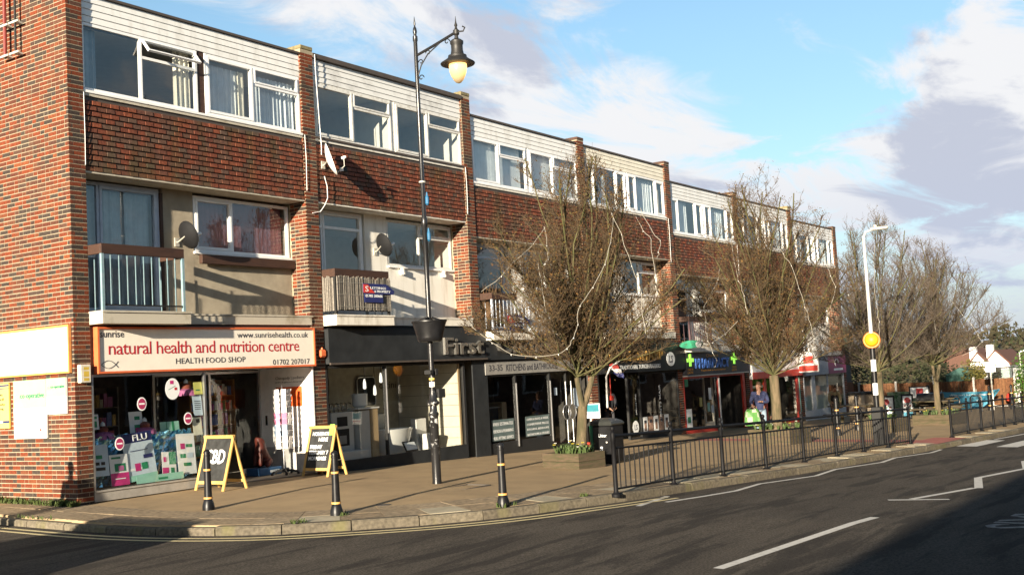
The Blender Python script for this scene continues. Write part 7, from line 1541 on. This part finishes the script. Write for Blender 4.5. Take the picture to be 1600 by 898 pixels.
t = thing('green_shed', 'dull green shed roof just above the fence, left of the golden shrub', 'shed', (53, -1.6, -1.4)); mb = MB(); mb.box(52.6, 54.6, -2.5, -1.0, -1.4, .35); part('wall', mb, pmat('shed_green', (.025, .075, .06), .8), t); mb = MB(); mb.prism([(52.5, -2.6, .35), (52.5, -.9, .35), (52.5, -1.75, .75)], (2.2, 0, 0)); part('roof', mb, pmat('shed_roof_green', (.035, .09, .075), .8), t)
t = thing('sign_post', 'grey post with a plain white square sign standing before the fence', 'sign', (44.5, -4.95, gz(44.5, -5))); z = gz(44.5, -5); mb = MB(); mb.tube([(44.5, -4.95, z), (44.48, -4.93, 1.05)], .035, 8); part('post', mb, M_galv, t); mb = MB(); mb.bbox(44.42, 44.455, -5.17, -4.73, .60, 1.08, .01); part('plate', mb, M_white, t)
t = thing('bus_shelter', 'small glazed shelter with dark posts behind the fence at the right', 'shelter', (49.5, -4.3, gz(49.5, -4))); z = gz(49.5, -4); mb = MB()
for y in (-4.95, -3.8): mb.box(49.4, 49.46, y-.03, y+.03, z, .66)
mb.box(49.38, 50.6, -5.0, -3.76, .665, .72); part('frame', mb, M_blackm, t); mb = MB(); mb.box(49.42, 49.43, -4.91, -3.84, z+.2, .655); part('pane', mb, glassmat('milky_glass', (.55, .62, .60), .12, .15), t)
for (x, y, h, lab) in ((47.5, -5.55, 1.75, 'tall pale post at the right end of the fence'),):
    t = thing('marker_post', lab, 'post', (x, y, gz(x, y))); mb = MB(); mb.bbox(x-.07, x+.07, y-.07, y+.07, gz(x, y), gz(x, y)+h, .01); part('shaft', mb, M_signcream, t); mb = MB(); mb.box(x-.1, x+.1, y-.1, y+.1, gz(x, y)+h, gz(x, y)+h+.04); part('cap', mb, M_cpost, t)
t = thing('red_sack', 'small red sack hung on the fence at the far right', 'bag', (47.2, -5.15, -.9)); mb = MB(); mb.lathe([(.05, 0), (.15, .06), (.17, .2), (.12, .36), (.05, .42)], (47.2, -5.15, -.9), 12); part('sack', mb, M_red, t, smooth=True); mb = MB(); mb.tube([(47.2, -5.15, -.48), (47.9, -5.15, -.2)], .01, 4); part('cord', mb, M_red, t)
def lamp_far(x, y, zt, lab): z = land_z(x, y); t = thing('road_lamp', lab, 'street lamp', (x, y, z)); mb = MB(); mb.tube([(x, y, z), (x, y, zt)], [.07, .045], 8); part('pole', mb, M_galv, t); mb = MB(); mb.tube([(x, y, zt), (x, y-.3, zt+.06), (x, y-.9, zt+.06)], .045, 6); part('head', mb, M_white, t)
lamp_far(70, -1.65, 1.35, 'far pale street lamp just above the bushes at the right edge')
def house(label, x, y, w, d, ze, za, wall, roofm, chim=True, beams=False):
    z = land_z(x, y)-.3; t = thing('gabled_house', label, 'house', (x, y, z), 'houses beyond the plaza'); mb = MB(); mb.box(x, x+d, y-w/2, y+w/2, z, ze); mb.prism([(x+.001, y-w/2, ze+.001), (x+.001, y, za), (x+.001, y+w/2, ze+.001)][::-1], (d-.002, 0, 0)); part('wall', mb, wall, t)
    for sgn in (-1, 1):
        e = Vector((0, sgn*(w/2+.25), ze-(za-ze)*.25/(w/2))); a = Vector((0, 0, za)); mb = MB(); o = Vector((x-.2, y, 0)); mb.obox(o+e+Vector((0, 0, .02)), Vector((d+.4, 0, 0)), a-e, Vector((0, sgn*.05, .14))); part('roof', mb, roofm, t)
    if chim: mb = MB(); mb.box(x+.3, x+1.0, y+w*.12, y+w*.12+.7, za-.8, za+.75); part('chimney', mb, wall, t)
    mb = MB(); mb.box(x-.03, x-.001, y-.4, y+.4, ze-1.6, ze-.5); part('window', mb, M_glass if False else M_trim, t)
    if beams:
        mb = MB(); [mb.box(x-.03, x-.002, y-w/2+.02, y+w/2-.02, ze+.05-.55*k, ze+.2-.55*k) for k in range(3)]; part('timber_beam', mb, M_trim, t)
M_redtile = pmat('red_roof_tile', (.10, .042, .027), .85, bump=.4, bscale=6)
house('white gabled house with red roof edge and chimney, far beyond the fence', 120, 9.75, 2.5, 9, .0, 1.30, M_white, M_redtile)
house('black and white timbered gable left of the plain white house', 119, 11.4, 1.7, 8, .15, 1.15, M_white, M_redtile, beams=True)
house('brown brick house with red roof, mostly behind the last tree', 122, 13.6, 3.6, 9, .5, 1.9, pmat('dull_brick', (.09, .045, .032), .9), M_redtile)
# wooded hill and the bare wood behind the houses
M_hill = pmat('wooded_hill_ground', (.035, .04, .02), 1., c2=(.055, .05, .028), scale=.08)
hm = MB(); nx, ny = 26, 60
def hz(x, y): return -7+12.5*math.exp(-((y-20)/75)**2)*min(1, max(0, (x-170)/150))
for i in range(nx+1):
    for j in range(ny+1): x = 165+i*12; y = -130+j*6; hm.v.append((x, y, hz(x, y)+rnd.uniform(-.2, .2)))
for i in range(nx):
    for j in range(ny): q = i*(ny+1)+j; hm.f.append((q, q+ny+1, q+ny+2, q+1)); hm.m.append(0)
struct('hill', hm, M_hill)
r = random.Random(5); mb = MB()
M_far = piecemat('far_wood', [(0, (.040, .036, .020)), (.35, (.060, .045, .028)), (.6, (.035, .042, .018)), (1, (.050, .042, .022))], bump=0, rough=1)
for _ in range(1500):
    x = r.uniform(128, 330); y = r.uniform(-30, 130)*(x/200); b = max(hz(x, y), land_z(x, y)-.3 if x < 180 else -9); H_ = r.uniform(3.0, 5.5) if x > 180 else r.uniform(2.6, 4.4)
    for k in range(26):
        a_ = r.uniform(0, 6.28); q = r.random(); rr = 1.7*(1-q*.8)*r.uniform(.5, 1.1); p = Vector((x+math.cos(a_)*rr, y+math.sin(a_)*rr, b+H_*(.15+.85*q))); u_ = Vector((r.gauss(0, 1), r.gauss(0, 1), r.gauss(0, 1))).normalized(); v_ = u_.orthogonal().normalized(); s = r.uniform(.3, .75); i = len(mb.v); mb.v += [tuple(p-u_*s), tuple(p+v_*s*.7), tuple(p+u_*s), tuple(p-v_*s*.7)]; mb.f.append((i, i+1, i+2, i+3)); mb.m.append(0)
o = link('far_wood', mesh_of('far_wood', mb, M_far)); o['kind'] = 'stuff'
# ================================================================ across the road (outside the frame, gives the shade on the road and what the glass mirrors)
M_opp = pmat('opposite_brick', (.22, .11, .07), .9, c2=(.16, .08, .055), scale=2)
for k in range(9):
    x = -64+k*17.5; y1 = -19.6; z = gz(x, -12)-.3; h = 5.95+(0 if k < 4 else -.2*(k-3)*.5); t = thing('opposite_house', ['brick parade house across the road, number %s along from the left' % w for w in ('one', 'two', 'three', 'four', 'five', 'six', 'seven', 'eight', 'nine')][k], 'house', (x, y1, z), 'brick parade across the road')
    mb = MB(); mb.box(x, x+17.4, y1-9, y1, z-.3, h-.30); part('wall', mb, M_opp, t); mb = MB(); mb.prism([(x, y1+.15, h-.29), (x, y1-4.5, h+1.6), (x, y1-9.15, h-.29)], (17.4, 0, 0)); part('roof', mb, pmat('brown_roof_tile', (.12, .06, .045), .9), t)
    for j in range(4):
        for zz, hh in ((.6, 1.9), (3.6, 1.2)): mb = MB(); mb.box(x+1.2+j*4.2, x+3.6+j*4.2, y1+.001, y1+.04, zz, zz+hh); part('window', mb, M_white, t); q = MB(); q.box(x+1.32+j*4.2, x+3.48+j*4.2, y1+.041, y1+.05, zz+.12, zz+hh-.12); part('pane', q, M_dish, bpy.data.objects[t.children[-1].name])
# unseen van added beyond the left frame edge to cast shade on the corner
def van():
    x, y = -10.9, -5.0; z = gz(x, y)-.12; t = thing('shade_caster_van', 'unseen white van added left of the frame to shade the corner', 'van', (x, y, z)); mb = MB(); prof = [(-2.3, .35), (2.35, .35), (2.35, .95), (1.5, 1.15), (.95, 1.85), (.7, 2.05), (-2.2, 2.08), (-2.3, 1.9)]
    mb.prism([(x+a, y-.95, z+b) for a, b in prof], (0, 1.9, 0)); part('body', mb, M_white, t)
    for a in (-1.5, 1.45):
        for sgn in (-1, 1): mb = MB(); mb.lathe([(.05, -.1), (.33, -.1), (.33, .1), (.05, .1)], (x+a, y+sgn*.86, z+.33), 18, rot=Matrix.Rotation(R(90), 3, 'X')); part('wheel', mb, M_blackm, t)
    mb = MB(); mb.prism([(x+.98, y-.97, z+1.2), (x+1.42, y-.97, z+1.2), (x+.9, y-.97, z+1.85), (x+.3, y-.97, z+1.85), (x+.3, y-.97, z+1.2)], (0, .015, 0)); part('side_window', mb, M_dish, t)
van()
person('person standing in the side street left of the frame, throwing a shadow on the wall', -5.3, -1.05, R(20), 1.0, STAND, M_blkc, M_dgr, M_hair2)
